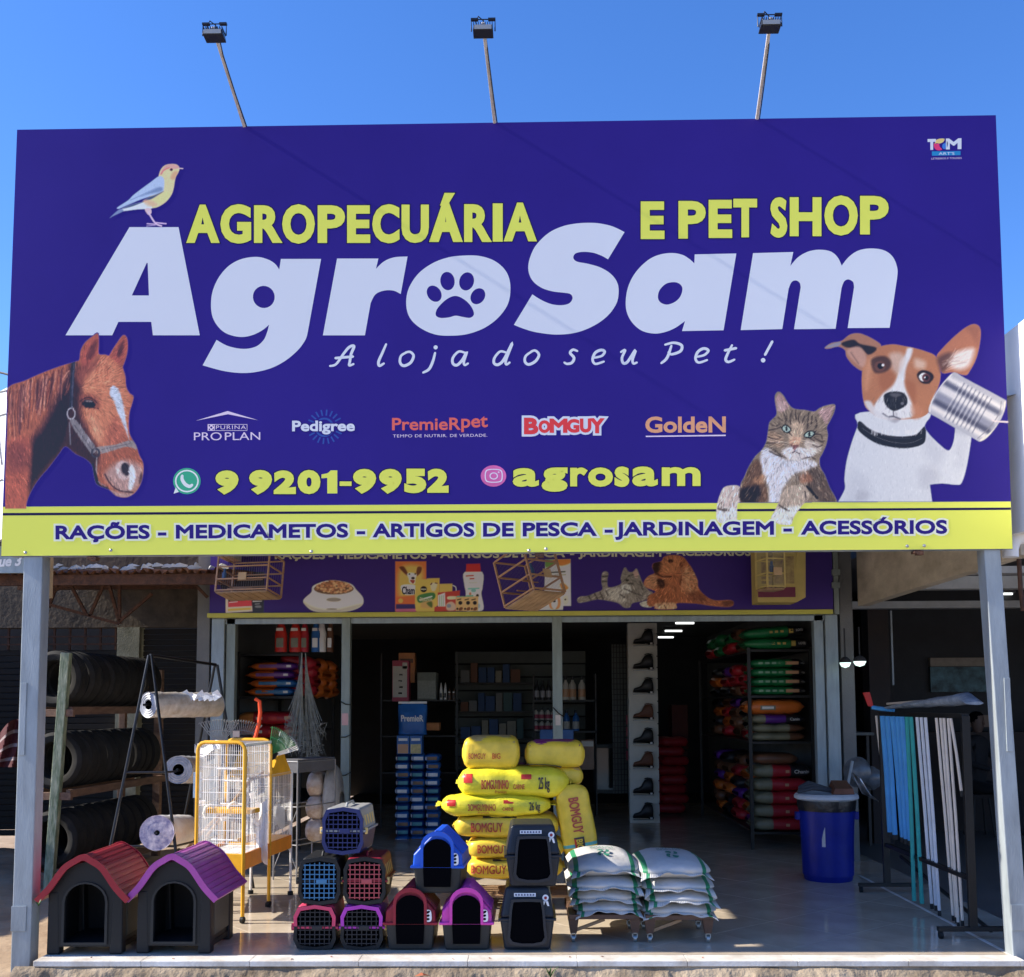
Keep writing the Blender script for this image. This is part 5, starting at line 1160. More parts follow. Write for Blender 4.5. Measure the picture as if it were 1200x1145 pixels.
# ------------------------------------------------ pet carriers
def carrier(label, loc, lidmat, bodymat, doormat, sidemat, W=.285, D=.42, H=.285, rz=0.0, group='stacked pet carriers'):
    t = thing('pet_carrier', label, 'pet carrier', loc, rz, group=group)
    hw = W / 2; hm = H * .5
    lo = [(-hw * .8, 0), (hw * .8, 0), (hw * .98, hm), (-hw * .98, hm)]; up_ = [(-hw * .98, hm), (hw * .98, hm), (hw * .80, H), (-hw * .80, H)]
    mb = MB(); mb.prism(lo, .012, D - .01); mb.build('lower_shell', bodymat, t, bevel=.014)
    mb = MB(); mb.prism(up_, .012, D - .01); mb.build('upper_shell', lidmat, t, bevel=.018, seg=3)
    mb = MB(); mb.box(-hw - .008, .0, hm - .008, hw + .008, D, hm + .008); mb.build('seam_rim', lidmat, t, bevel=.004)
    fr = spline([(-hw * .80, .012), (hw * .80, .012), (hw * .95, hm), (hw * .78, H - .01), (-hw * .78, H - .01), (-hw * .95, hm)], 2); inn = [(a * .84, hm + (b - hm) * .84) for a, b in fr]
    plate([fr, inn], .02, -.008, bodymat, 'door_frame', t, bevel=.003)
    v, f = fill([inn], .004); MB().add([(a, .010 - c, b) for a, b, c in v], f).build('inside', M_black, t)  # black sheet behind the door grid stands for the shaded interior
    if lidmat in (M_pinkred, M_purp):
        hi = lambda P_: [(a, max(b, hm + .012)) for a, b in P_]
        top = [p_ for p_ in fr if p_[1] > hm + .012]; ti = [p_ for p_ in inn if p_[1] > hm + .012]
        top = [(hw * .955, hm + .012)] + top + [(-hw * .955, hm + .012)]; ti = [(hw * .80, hm + .012)] + ti + [(-hw * .80, hm + .012)]
        plate([top + ti[::-1]], .006, -.0145, lidmat, 'lid_front', t, bevel=.002)
    w_ = MB(); x1 = hw * .78
    for i in range(7):
        x = -x1 + 2 * x1 * (i + .5) / 7; zr = hm * .82 * (1 - .12 * abs(x) / x1); w_.box(x - .0028, -.006, hm - zr, x + .0028, .0, hm + zr)
    for k in range(8):
        z = hm - hm * .8 + 1.6 * hm * (k + .5) / 8; xw = x1 * (1 - .10 * abs(z - hm) / hm); w_.box(-xw, -.0085, z - .0028, xw, -.0025, z + .0028)
    w_.build('door_grid', doormat, t, kind='stuff')
    mb = MB(); mb.box(-.02, -.014, hm - .012, .05, -.009, hm + .014); mb.build('latch', doormat, t, bevel=.002)
    for s in (-1, 1):
        mb = MB(); a, b = sorted((s * hw, s * (hw + .018))); mb.box(a, .02, hm - .022, b, .045, hm + .022); mb.build('side_clip', sidemat, t, bevel=.004)
        for k in range(4):
            y = .09 + k * .075; q = MB(); x0_, x1_ = hw * .93, hw * .84
            q.add([(s * (x0_ + .004), y, hm + .03), (s * (x0_ + .004), y + .045, hm + .03), (s * (x1_ + .004), y + .045, H - .055), (s * (x1_ + .004), y, H - .055)], [(0, 1, 2, 3)]); q.build('vent', sidemat, t)
    mb = MB(); mb.tube([(0, .10, H - .002), (0, .12, H + .022), (0, .29, H + .022), (0, .31, H - .002)], .009, 8); mb.build('handle', lidmat, t, smooth=True)
    return t
M_greyl = plastic('light grey plastic', (.30, .30, .29), .45); M_ylwv = plastic('mustard plastic', (.75, .52, .18), .5)
M_navyd = plastic('navy plastic', (.012, .02, .10), .4); M_bluegrid = plastic('steel blue plastic', (.06, .20, .36), .4)
M_pinkred = plastic('raspberry plastic', (.62, .06, .13), .4); M_purp = plastic('violet plastic', (.45, .05, .42), .4); M_redgrid = plastic('rose red plastic', (.45, .08, .09), .4)
M_gridk = plastic('dark grey grid plastic', (.022, .022, .026), .45)
za_ = .292
c1 = fl(369, 1113); c2 = fl(424, 1113)
carrier('pet carrier with raspberry lid and black grid door, bottom left of the stack', (c1.x, .20, 0), M_pinkred, M_char, M_gridk, M_pinkred)
carrier('pet carrier with violet lid and black grid door, bottom right of the stack', (c2.x, .20, 0), M_purp, M_char, M_gridk, M_ylwv)
carrier('dark pet carrier with steel blue grid door, left in the middle row', (at(374, 1066, .2).x, .20, za_), M_char, M_char, M_bluegrid, M_char2, H=.30)
carrier('dark pet carrier with rose red grid door, right in the middle row', (at(427, 1066, .2).x, .20, za_), M_dkred, M_char, M_redgrid, M_ylwv, H=.30)
carrier('topmost pet carrier with light grey lid and navy grid door', (at(402, 1018, .26).x, .24, za_ * 2 + .028), M_greyl, M_navyd, M_navyd, M_ylwv, H=.30, rz=-.06)

# ------------------------------------------------ sacks and bags
def bag_shape(L, W, H, ex=5.0, e=3.6, nu=28, nv=22, seed=0, wr=.006, sag=0.0):
    r_ = random.Random(seed); ph = [r_.uniform(0, 6.28) for _ in range(8)]; fr = [r_.uniform(8, 30) for _ in range(8)]
    P = []
    for i in range(nv + 1):
        s = -1 + 2 * i / nv; s = math.copysign(abs(s) ** .8, s); rr = max(0.06, (1 - abs(s) ** ex)) ** (1 / 2.2)
        row = []
        for j in range(nu + 1):
            a = 2 * math.pi * j / nu; c, n_ = math.cos(a), math.sin(a)
            y = W / 2 * (.55 + .45 * rr) * math.copysign(abs(c) ** (2 / e), c); z = H / 2 * rr * math.copysign(abs(n_) ** (2 / e), n_)
            x = s * L / 2
            k = wr * (1.0 - 2.2 * abs(math.sin(fr[5] * .45 * x + fr[6] * .35 * y + ph[5])) ** .6 * .5 + math.sin(fr[0] * x + ph[0] + y * 9) * .5 + math.sin(fr[1] * y + fr[2] * x * .7 + ph[1]) * .35 + math.sin(fr[3] * z * 3 + fr[4] * x + ph[2]) * .3)
            y += k * c; z += k * (n_) - sag * s * s * .5
            row.append((x, y, z + H / 2))
        P.append(row)
    return P
def bag_front(L, W, H, ex=5.0, e=3.6):
    def f(x, z):
        s = min(.97, abs(2 * x / L)); rr = max(.06, 1 - s ** ex) ** (1 / 2.2); t = min(.98, abs((z - H / 2) / (H / 2 * rr)))
        return -W / 2 * (.55 + .45 * rr) * (1 - t ** e) ** (1 / e)
    return f
def bag(name, label, cat, loc, L, W, H, bands, rz=0.0, group=None, rot=None, seed=0, texts=(), flange=.02, ex=5.0, e=3.6, wr=.006, sag=0.0, patches=(), flmat=None, nu=28, nv=22):
    """bands: [(x fraction end, material)] left to right"""
    t = thing(name, label, cat, loc, rz, group=group, rot=rot)
    P = bag_shape(L, W, H, ex, e, nu, nv, seed, wr, sag); mats = []
    mb = MB(); nv_ = len(P) - 1
    for _, mt in bands:
        if mt not in mats: mats.append(mt)
    for i in range(nv_):
        xm = (P[i][0][0] + P[i + 1][0][0]) / 2 / L + .5; mt = next((m_ for f_, m_ in bands if xm <= f_), bands[-1][1])
        mb.mat(mats.index(mt)); mb.grid([P[i], P[i + 1]])
    mb.build('bag_body' if name != 'bag_body' else 'cover', mats, t, smooth=True, ang=60)
    me = t.children[0].data; bm = bmesh.new(); bm.from_mesh(me); bmesh.ops.remove_doubles(bm, verts=bm.verts, dist=.0004); bm.to_mesh(me); bm.free()
    if flange:
        r_ = random.Random(seed + 99)
        for s in (-1, 1):
            g_ = [[(s * (L / 2 - .012 + k * (flange + .012)), -W * .30 + W * .60 * j / 10 , H / 2 - sag * .5 + r_.uniform(-.008, .008) * k + .012 * k * math.sin(j * 1.3 + seed)) for j in range(11)] for k in (0, .5, 1)]
            m_ = MB(); m_.grid(g_); o_ = m_.build('end_seam', flmat or bands[0 if s < 0 else -1][1], t, smooth=True)
            sm = o_.modifiers.new('solid', 'SOLIDIFY'); sm.thickness = .004
    ff = bag_front(L, W, H, ex, e)
    for (s_, x0, x1, z0, z1, mt, bd) in texts:
        m_ = MB(); word(m_, s_, x0 * 1000, x1 * 1000, -z1 * 1000, -z0 * 1000, bold=bd, fn=lambda a, b: Vector((a / 1000, ff(a / 1000, -b / 1000) - wr * .9 - .0025, -b / 1000 - sag * .5 * (2 * a / 1000 / L) ** 2)))
        m_.build('lettering', mt, t)
    for (x0, x1, z0, z1, mt) in patches:
        m_ = MB(); m_.grid([[(x0 + (x1 - x0) * i / 8, ff(x0 + (x1 - x0) * i / 8, z0 + (z1 - z0) * j / 4) - wr * .8 - .0012, z0 + (z1 - z0) * j / 4 - sag * .5 * (2 * (x0 + (x1 - x0) * i / 8) / L) ** 2) for j in range(5)] for i in range(9)]); m_.build('print_patch', mt, t, smooth=True)
    return t
def film(name, c, rough=.36): return pm(name, c, rough, var=.16, scale=9, bump=.7, bscale=13, spec=.4)
M_yb = film('yellow feed sack', (.80, .56, .05)); M_yb2 = film('lemon feed sack', (.78, .68, .04)); M_ybd = film('ochre sack top', (.50, .36, .14)); M_ink = pm('brick red print', (.42, .05, .03), .4, var=0); M_inkb = pm('dark print', (.03, .02, .03), .4, var=0)
M_pnk = film('purple print film', (.22, .02, .15)); M_viol = film('dark violet film', (.03, .012, .09)); M_redp = film('red print film', (.55, .03, .02)); M_blup = film('blue print film', (.02, .06, .32)); M_cyp = film('teal band film', (.12, .45, .42))
YS = 1.55
def S(px0, px1): return at(px0, 950, YS).x, at(px1, 950, YS).x
def sack(label, px0, px1, py0, py1, mat=M_yb, text='BOMGUY', Y=YS, W=.46, tx=None, rz=0, seed=0, **k):
    x0, x1 = at(px0, py1, Y).x, at(px1, py1, Y).x; z0, z1 = at(px0, py1, Y).z, at(px0, py0, Y).z; L = x1 - x0; H = (z1 - z0) * 1.06
    tx = tx or []
    return bag('feed_sack', label, 'sack', ((x0 + x1) / 2, Y + W / 2, z0), L, W, H, [(1, mat)], rz=rz, group='stacked yellow feed sacks', seed=seed, texts=tx, **k)
def T_(s_, a, b, L, H, z0=.30, z1=.66, mt=None, bd=.03): return (s_, -L / 2 + L * a, -L / 2 + L * b, H * z0, H * (z1 if s_ != 'CARNE' else .46), mt or M_ink, bd)
q = YS; s1 = sc(q)
pal = thing('wooden_pallet', 'low wooden pallet under the stack of yellow feed sacks', 'pallet', (at(600, 1060, q).x, q, 0))
M_wood = pm('raw wood', (.30, .18, .09), .8, var=.3, scale=6, stretch=(1, 8, 8), bump=.2)
for i in range(5): wbox('slat', at(545, 0, q).x, q + .02 + i * .10, .09, at(668, 0, q).x, q + .10 + i * .10, .108, M_wood, pal)
for x in (550, 600, 655): wbox('bearer', at(x, 0, q).x, q + .02, 0, at(x, 0, q).x + .07, q + .50, .088, M_wood, pal)
zf = .11
L0 = 112 * s1
rows = [  # label, px0, px1, py0, py1, mat, texts
 ('lowest visible yellow feed sack reading BOMGUY, between blue kennel and litter box', 546, 660, 1008, 1032, M_yb, [('BOMGUY', .06, .42)]),
 ('yellow feed sack reading BOMGUY, second from the bottom of the visible stack', 546, 662, 984, 1008, M_yb, [('BOMGUY', .12, .42)]),
 ('long yellow feed sack reading BOMGUY, right under the two lemon sacks', 532, 655, 957, 984, M_yb, [('BOMGUY', .17, .47)]),
 ('lemon yellow sack reading BOMGUYINHO 26 kg, its left end sticking out', 516, 645, 934, 958, M_yb2, [('BOMGUYINHO', .25, .50), ('26 kg', .80, .90), ('CARNE', .56, .66)]),
 ('lemon yellow sack reading BOMGUYINHO 25 kg with violet printed top', 536, 668, 902, 936, M_yb2, [('BOMGUYINHO', .22, .46), ('25 kg', .72, .82), ('CARNE', .50, .60)]),
]
for k, (lb, a, b, c, d, mt, tx) in enumerate(rows):
    L_ = (b - a) * s1; H_ = (d - c) * s1 * 1.05
    tt = [T_(w_, x0, x1, L_, H_, .30, .68 if len(w_) < 8 else .60, M_inkb if 'kg' in w_ else M_ink, .02) for w_, x0, x1 in tx]
    pt_ = []
    if k in (0, 2): pt_ = [(-L_ * .22, L_ * .10, H_ * .86, H_ * .93, M_inkb)]
    if k >= 3: pt_ = [(L_ * .07, L_ * .16, H_ * .62, H_ * .78, M_redp)]
    if k >= 3: tt.append(('Premium', -L_ * .16, -L_ * .06, H_ * .16, H_ * .26, M_ink, .01)); pt_ += [(-L_ * .44, -L_ * .36, H_ * .5, H_ * .8, M_redp)]
    t_ = sack(lb, a, b, c, d, mt, tx=tt, seed=k, patches=pt_, Y=YS + (.0, .0, .01, -.02, -.01)[k], e=3.4 if k == 4 else 4.2, ex=7.5 if k != 3 else 5, W=.5, wr=.008, rz=(0, .01, -.01, .015, -.01)[k], flange=.05 if k == 3 else .02)
    if k == 4:   # printed top of the violet-ended sack
        for (x0, x1, y0, y1, mm) in ((-.40, -.27, -.13, .12, M_redp), (-.24, .10, -.10, .16, M_pnk), (.10, .42, -.15, .2, M_viol)):
            P = [[(x0 * L_ + (x1 - x0) * L_ * i / 6 + .05 * (j / 5) * (mm is M_viol), y, H_ * .5 + H_ * .5 * (1 - min(.98, abs(y / .27)) ** 3) ** (1 / 3) * max(.06, 1 - abs(2 * (x0 + (x1 - x0) * i / 6)) ** 5) ** .45 + .022) for j, y in enumerate([y0 + (y1 - y0) * q_ / 5 for q_ in range(6)])] for i in range(7)]
            MB().grid(P).build('print_patch', mm, t_, smooth=True)
zt_ = at(600, 902, YS).z
def topsack(lb, px0, px1, py0, py1, Y, topm, tx, seed, W=.36):
    x0, x1 = at(px0, py1, Y).x, at(px1, py1, Y).x; z0, z1 = at(px0, py1, Y).z, at(px0, py0, Y).z; L_ = x1 - x0; H_ = z1 - z0
    t_ = bag('feed_sack', lb, 'sack', ((x0 + x1) / 2, Y + W / 2, z0), L_, W, H_, [(1, M_yb)], group='stacked yellow feed sacks', seed=seed, texts=[T_(w_, a, b, L_, H_, .34, .50, m_, .01) for w_, a, b, m_ in tx], ex=8, e=4.2, flange=.0, wr=.004)
    P = [[(-L_ * .42 + L_ * .84 * i / 8, y, H_ * .5 + H_ * .5 * (1 - min(.98, abs(y / (W / 2))) ** 3.4) ** (1 / 3.4) * max(.06, 1 - (abs(-.84 + 1.68 * i / 8)) ** 6) ** .45 + .007) for y in (-W * .46, -W * .43, -W * .36, -W * .2, 0)] for i in range(9)]
    MB().grid(P).build('print_patch', topm, t_, smooth=True)
    return t_
topsack('yellow feed sack with ochre top reading BOMGUY, top left of the stack', 541, 609, 863, 903, YS + .05, M_ybd, [('BOMGUY', .12, .42, M_ink), ('BIG', .53, .67, M_redp)], 11)
topsack('yellow feed sack with purple printed top, top right of the stack', 615, 686, 868, 901, YS + .12, M_pnk, [], 12)
topsack('narrow yellow feed sack just under the purple-topped one', 628, 684, 899, 922, YS + .16, M_ybd, [], 13)
# sack leaning on end against the right of the stack
Lr = .60; cx_ = at(676, 968, YS); zc_ = (at(676, 1008, YS).z + at(676, 922, YS).z) / 2
a_ = math.radians(90 - 9)
lean = bag('feed_sack', 'yellow feed sack standing on end against the right side of the stack, blue foot', 'sack', (0, 0, 0), Lr, .20, .27, [(.78, M_yb), (.82, M_cyp), (.87, M_yb), (1, M_blup)], group='stacked yellow feed sacks', seed=31, flange=.03, ex=7, e=3.8,
           texts=[('BOMGUY', -.20, .08, .09, .17, M_ink, .03), ('BIG', .125, .20, .10, .15, M_yb, .03)], patches=[(.11, .215, .085, .165, M_inkb), (.12, .205, .085, .10, M_redp)])
lean.rotation_euler = (math.radians(-5), a_, 0)
lean.location = Vector((cx_.x, YS + .10, zc_)) - (Matrix.Rotation(a_, 3, 'Y') @ Vector((0, 0, .135)))
# ------------------------------------------------ white woven sacks on wheeled trolleys
M_wov = pm('white woven plastic', (.50, .49, .47), .6, var=.08, scale=12, bump=.5, bscale=30); M_gst = pm('green woven stripe', (.02, .22, .10), .6, var=.1); M_gpr = pm('green print', (.03, .20, .14), .6, var=0)
def trolley(label, px0, px1, Y):
    x0, x1 = at(px0, 1100, Y).x, at(px1, 1100, Y).x
    t = thing('trolley', label, 'trolley', ((x0 + x1) / 2, Y, 0), group='low wooden trolleys')
    M_dw = pm('dark stained wood', (.10, .05, .03), .6, var=.3, scale=7, bump=.2)
    wbox('deck', x0, Y, .155, x1, Y + .5, .185, M_dw, t, bevel=.003)
    for x in (x0 + .03, x1 - .03):
        for y in (Y + .04, Y + .46):
            m_ = MB(); m_.hexa([(x - .022, y - .022, .062), (x + .022, y - .022, .062), (x + .022, y + .022, .062), (x - .022, y + .022, .062)], [(x - .035, y - .035, .154), (x + .035, y - .035, .154), (x + .035, y + .035, .154), (x - .035, y + .035, .154)]); m_.build('leg', M_dw, t, True)
            m_ = MB(); m_.tube([(x - .011, y, .024), (x + .011, y, .024)], .024, 12); w_ = m_.build('castor', M_bolt, t, True, smooth=True)
            m_ = MB(); m_.box(x - .018, y - .014, .03, x - .012, y + .014, .061); m_.box(x + .012, y - .014, .03, x + .018, y + .014, .061); m_.box(x - .018, y - .014, .055, x + .018, y + .014, .061); m_.build('castor_fork', M_bolt, t, True)
    m_ = MB(); m_.obox((x0 + .02, Y + .03, .07), (x0 + .24, Y + .03, .15), .02, .02); m_.build('brace', M_wood, t, True)
    return t
trolley('low dark wooden trolley with castors under the left pile of white sacks', 667, 750, .40)
trolley('low dark wooden trolley with castors under the right pile of white sacks', 757, 836, .38)
def wsack(label, px0, px1, z0, H, Y, seed, W=.80, rz=0.0, top=False):
    x0, x1 = at(px0, 1075, Y).x, at(px1, 1075, Y).x; L = x1 - x0
    bands = [(.07, M_wov), (.125, M_gst), (.865, M_wov), (.92, M_gst), (1, M_wov)]
    t = bag('white_sack', label, 'sack', ((x0 + x1) / 2, Y + W / 2, z0), L, W, H, bands, rz=rz, group='white woven sacks on trolleys', seed=seed, ex=3.0, e=2.15, wr=.007, sag=.035, flange=0, nu=44, nv=40)
    # flat hem at the front, drooping at the corners
    r_ = random.Random(seed); ph = r_.uniform(0, 6.28); mb = MB(); mats = [M_wov, M_gst]; n = 40; rows = []
    for i in range(n + 1):
        u = -1 + 2 * i / n; x = u * L * .485
        dz = H * .5 - .018 - .045 * abs(u) ** 3 + .010 * math.sin(u * 6 + ph) + .006 * math.sin(u * 13 + ph * 2)
        rows.append([(x * .93, -W * .40, H * .45 - .01 * abs(u)), (x * .97, -W * .47, H * .42 - .03 * abs(u) ** 3), (x * 1.01, -W * .5 - .022 - .012 * math.sin(u * 5 + ph), dz)])
    for i in range(n):
        f_ = (i + .5) / n; mb.mat(1 if .075 < f_ < .13 or .865 < f_ < .925 else 0); mb.grid([rows[i], rows[i + 1]])
    o_ = mb.build('hem', mats, t, smooth=True); sm = o_.modifiers.new('s', 'SOLIDIFY'); sm.thickness = .003
    if top:
        surf = lambda x, y: H / 2 + H / 2 * (1 - min(.95, abs(y / (W / 2))) ** 2.15) ** (1 / 2.15) * max(.06, 1 - min(.99, abs(2 * x / L)) ** 3.0) ** .45 + .011 - .0175 * (2 * x / L) ** 2
        yc = -.20
        for i in range(4):
            b0 = i * math.pi / 2; lp = [(.012 * math.cos(b0 + .2), .012 * math.sin(b0 + .2)), (.034 * math.cos(b0), .034 * math.sin(b0)), (.050 * math.cos(b0 + .5), .050 * math.sin(b0 + .5)), (.048 * math.cos(b0 + 1.05), .048 * math.sin(b0 + 1.05)), (.030 * math.cos(b0 + .8), .030 * math.sin(b0 + .8))]
            v, f = fill([spline(lp, 4)]); MB().add([(a, yc + b * 2.0, surf(a, yc + b * 2.0)) for a, b, c in v], f).build('swirl_print', M_gpr, t)
        for yy, s_ in ((-.045, 'PREMIUM'), (.01, 'NUTRE')):      # upside-down print as on the sack
            m_ = MB(); word(m_, s_, 80, -80, yy * 1000 - 17, yy * 1000 + 17, bold=.02, fn=lambda a, b: Vector((a / 1000, -b / 1000 * -1, surf(a / 1000, b / 1000)))); m_.build('lettering', M_gpr, t)
    return t
nm4 = ['lowest', 'second lowest', 'second highest', 'topmost']
for k in range(4):
    h_ = .17 if k == 3 else .115
    wsack(nm4[k] + ' white sack with green stripes in the left trolley pile', 666 + (6, 2, -1, 1)[k], 755 + (-1, 0, 1, -3)[k], .165 + k * .078, h_, .40 + (.0, .01, -.01, .03)[k], 50 + k, top=(k == 3), rz=(.02, -.02, .01, .02)[k])
    wsack(nm4[k] + ' white sack with green stripes in the right trolley pile', 754 + (0, 3, 0, -6)[k], 842 + (2, 2, -1, -6)[k], .155 + k * .078, h_, .37 + (.01, .0, .02, .03)[k], 60 + k, top=(k == 3), rz=(-.02, .02, .01, .03)[k])
# ================================================================== LEFT SIDE: tyres, film rolls, cages
M_rub = pm('tyre rubber', (.018, .018, .019), .75, var=.3, scale=9, bump=.3, bscale=60, col2=(.035, .034, .033)); M_rubs = pm('dusty tyre wall', (.010, .010, .010), .8, var=.3, scale=7, col2=(.035, .033, .031), spec=.25)
M_grw = pm('green flaking post', (.06, .11, .05), .85, var=.3, scale=9, bump=.8, bscale=30, col2=(.40, .42, .31), stretch=(3, 3, .7))
M_plank = pm('weathered red plank', (.11, .055, .035), .85, var=.3, scale=5, bump=.3, col2=(.24, .14, .09), stretch=(6, 1, 6))
ra, rbp = at(68, 900, 3.3), at(166, 900, 5.1)
rd = Vector((rbp.x - ra.x, rbp.y - ra.y, 0)).normalized(); rn = Vector((rd.y, -rd.x, 0))      # along the rack, and to its right
rack = thing('tyre_rack', 'rough wooden rack with green flaking post holding rows of tyres behind the left post', 'rack', (ra.x, ra.y, 0))
def rp(a, s, z): return Vector((ra.x, ra.y, 0)) + rd * a + rn * s + Vector((0, 0, z))
wt = .56; zsh_ = [at(56, 833, 3.3).z, at(56, 929, 3.3).z, at(56, 1022, 3.3).z]
pt0, pt1 = at(57, 1036, 3.15), at(78, 765, 3.15); M_ = MB(); M_.obox(pt0 - Vector((0, 0, .12)), pt1, .085, .075); M_.build('post', M_grw, rack, True, bevel=.006)
M_ = MB(); M_.obox(rp(1.95, -.30, -.1), rp(1.95, -.30, 1.9), .07, .07); M_.build('post', M_plank, rack, True, bevel=.005)
M_ = MB(); M_.obox(rp(2.0, .10, -.1), rp(2.0, .10, 2.0), .08, .08); M_.build('post', M_plank, rack, True)
for z in zsh_:
    for s_ in (.17, -.21):
        M_ = MB(); M_.obox(rp(-.12, s_, z), rp(2.05, s_, z - .0), .04, .075); M_.build('rail', M_plank, rack, True, bevel=.003)
    M_ = MB(); M_.obox(rp(-.14, .22, z - .02), rp(-.14, -.27, z - .02), .04, .07); M_.build('cross_rail', M_plank, rack, True, bevel=.003)
def tyre_mesh():
    R, W_ = .275, .175; pr = [(.175, -.06), (.180, -.075), (.20, -W_ / 2 + .002), (.235, -W_ / 2 - .002), (.258, -W_ / 2 + .012), (.270, -W_ / 2 + .03)]
    for k in range(5):
        y = -.052 + k * .026; pr += [(R, y - .009), (R, y + .009), (R - .008, y + .0105), (R - .008, y + .0155)] if k < 4 else [(R, y - .009), (R, y + .009)]
    pr += [(.270, W_ / 2 - .03), (.258, W_ / 2 - .012), (.235, W_ / 2 + .002), (.20, W_ / 2 - .002), (.180, .075), (.175, .06), (.168, .0)]
    mb = MB(); mb.lathe(pr, 40, axis='y', closed=True); return mb
ty0 = tyre_mesh().build('tyre', M_rubs, None, smooth=True, ang=35); tag(ty0, 'x', 'tyre', 'tyres stored on the wooden rack')
rr = random.Random(4); ang = math.atan2(rd.y, rd.x) - math.pi / 2; first = True
rown = ['top row', 'middle row', 'bottom row']
ordn = ['first and nearest', 'second', 'third', 'fourth', 'fifth', 'sixth', 'seventh', 'eighth', 'farthest']
for ri, z in enumerate(zsh_):
    for k in range(9):
        if first: o = ty0; first = False
        else: o = ty0.copy(); COL.objects.link(o)
        p_ = rp(.02 + k * .205 + rr.uniform(-.01, .01), -.02 + rr.uniform(-.012, .012), z + .035 + .272)
        o.location = p_; o.rotation_euler = (rr.uniform(-.03, .06), rr.uniform(0, 6), ang + rr.uniform(-.05, .05))
        o['label'] = f'{ordn[k]} black tyre in the {rown[ri]} of the wooden rack'
for k, (x, y) in enumerate(((47, 800), (46, 823), (44, 790))):
    p_ = at(x, y, 3.15); M_ = MB(); M_.add([p_ + Vector(v) for v in ((-.02, 0, .05), (.015, .0, .06), (.025, .01, -.02), (.0, 0, -.06), (-.03, 0, -.02))], [(0, 1, 2, 3, 4)]); o = M_.build('torn_paper', pm('pale paper', (.6, .5, .42), .8)); tag(o, ('small torn pale paper behind the left post, middle one', 'small torn pale paper behind the left post, lowest one', 'small torn pale paper behind the left post, highest one')[k], 'paper')
# red striped cloth hanging at the far left
def cloth(label, px, py, Y):
    t = thing('striped_cloth', label, 'cloth', at(px, py, Y)); P = []
    for i in range(19):
        row = []
        for j in range(15):
            u, v = i / 18, j / 14; x = -4 + u * 27 ; y = 843 + v * 56 + (1 - math.sin(min(1, u * 1.2) * 1.57)) * 22 * (1 - v)
            row.append(at(x, y, Y + .07 * math.sin(u * 9 + v * 5) + .10 * (u - .5) ** 2 * 4))
        P.append(row)
    mb = MB()
    for j in range(14):
        mb.mat(1 if j in (3, 7, 11) else 0); mb.grid([[r[j], r[j + 1]] for r in P])
    o = mb.build('drape', [pm('maroon cloth', (.07, .008, .012), .9, var=.3, scale=12), pm('pale stripe', (.26, .20, .20), .9)], t, True, smooth=True)
    return t
cloth('maroon cloth with pale stripes hanging left of the left billboard post', 10, 870, 3.4)

# ------------------------------------------------ A-frame stand with film rolls
YA = 1.9
af = thing('film_roll_stand', 'black tube A-frame stand holding rolls of plastic film behind the kennels', 'stand', (at(185, 1060, YA).x, YA, 0))
def A(x, y, Y): return at(x, y, Y)
M_ = lambda P_, r=.013: (lambda m_: (m_.tube(P_, r, 10), m_)[1])(MB())
def bar(P_, name='tube', r=.013, par=None): return M_(P_, r).build(name, M_metal, par or af, True, smooth=True)
f0, f1 = A(128, 1000, 1.45), A(206, 1000, 1.45)
ap = A(176, 768, 1.75); ap2 = A(253, 779, 2.55)
kf = lambda p_, q_, z: p_ + (q_ - p_) * ((z - p_.z) / (q_.z - p_.z))
bar([kf(ap, f0, .0), ap + Vector((-.01, 0, 0))], 'leg'); bar([kf(ap, f1, .0), ap + Vector((.012, 0, 0))], 'leg')
g0, g1 = ap2 + Vector((-.14, 0, -.75)), ap2 + Vector((.14, 0, -.75))
bar([kf(ap2, g0, 0), ap2 + Vector((-.01, 0, 0))], 'leg'); bar([kf(ap2, g1, 0), ap2 + Vector((.012, 0, 0))], 'leg')
bar([ap, ap2], 'top_bar')
for y_ in (905, 989):
    z = at(170, y_, 1.6).z; bar([kf(ap, f0, z), kf(ap, f1, z)], 'crossbar', .010); bar([kf(ap2, g0, z), kf(ap2, g1, z)], 'crossbar', .010)
    bar([kf(ap, f1, z), kf(ap2, g1, z)], 'side_rail', .009)
def roll(label, a, b, r, mats, hole=.035, n=36):
    t = thing('film_roll', label, 'roll', a, group='rolls of plastic film on the black stand')
    d = (b - a); L = d.length; d.normalize(); u = d.cross(Vector((0, 0, 1))).normalized(); w = u.cross(d)
    def ring(r_, h, wob=0): return [a + d * h + (u * math.cos(q) + w * math.sin(q)) * (r_ + wob * math.sin(3 * q + h * 40) + wob * .5 * math.sin(7 * q + h * 90)) for q in [2 * math.pi * i / n for i in range(n + 1)]]
    m = MB(); m.grid([ring(r, L * i / 14, .0035) for i in range(15)]); m.build('wrap', mats[0], t, True, smooth=True)
    for h, s_ in ((0, -1), (L, 1)):
        m = MB(); k_ = 7
        m.grid([ring(hole + (r - hole) * i / k_, h + s_ * .004 * (i % 2)) for i in range(k_ + 1)]); m.build('end_face', mats[1], t, True, smooth=True)
    m = MB(); m.grid([ring(hole, 0), ring(hole, L)]); m.build('core', M_black, t, True)
    m = MB(); m.tube([a - d * .05, a + d * .08], .010, 8); m.build('spindle', M_metal, t, True)
    return t
M_film = pm('clear film roll', (.30, .31, .33), .28, var=.3, scale=10, bump=.5, bscale=30, col2=(.62, .60, .58), stretch=(1, 6, 1)); M_filme = pm('film roll end', (.22, .24, .28), .4, var=.3, scale=20, col2=(.45, .46, .5)); M_kraft = pm('film over brown paper', (.33, .27, .20), .35, var=.3, scale=12, bump=.5, bscale=40, col2=(.6, .56, .5))
r1 = roll('large roll of clear film over brown paper, highest on the black stand', A(174, 826, 1.72), A(253, 826, 2.35), .105, (M_kraft, M_filme), .04)
m = MB()
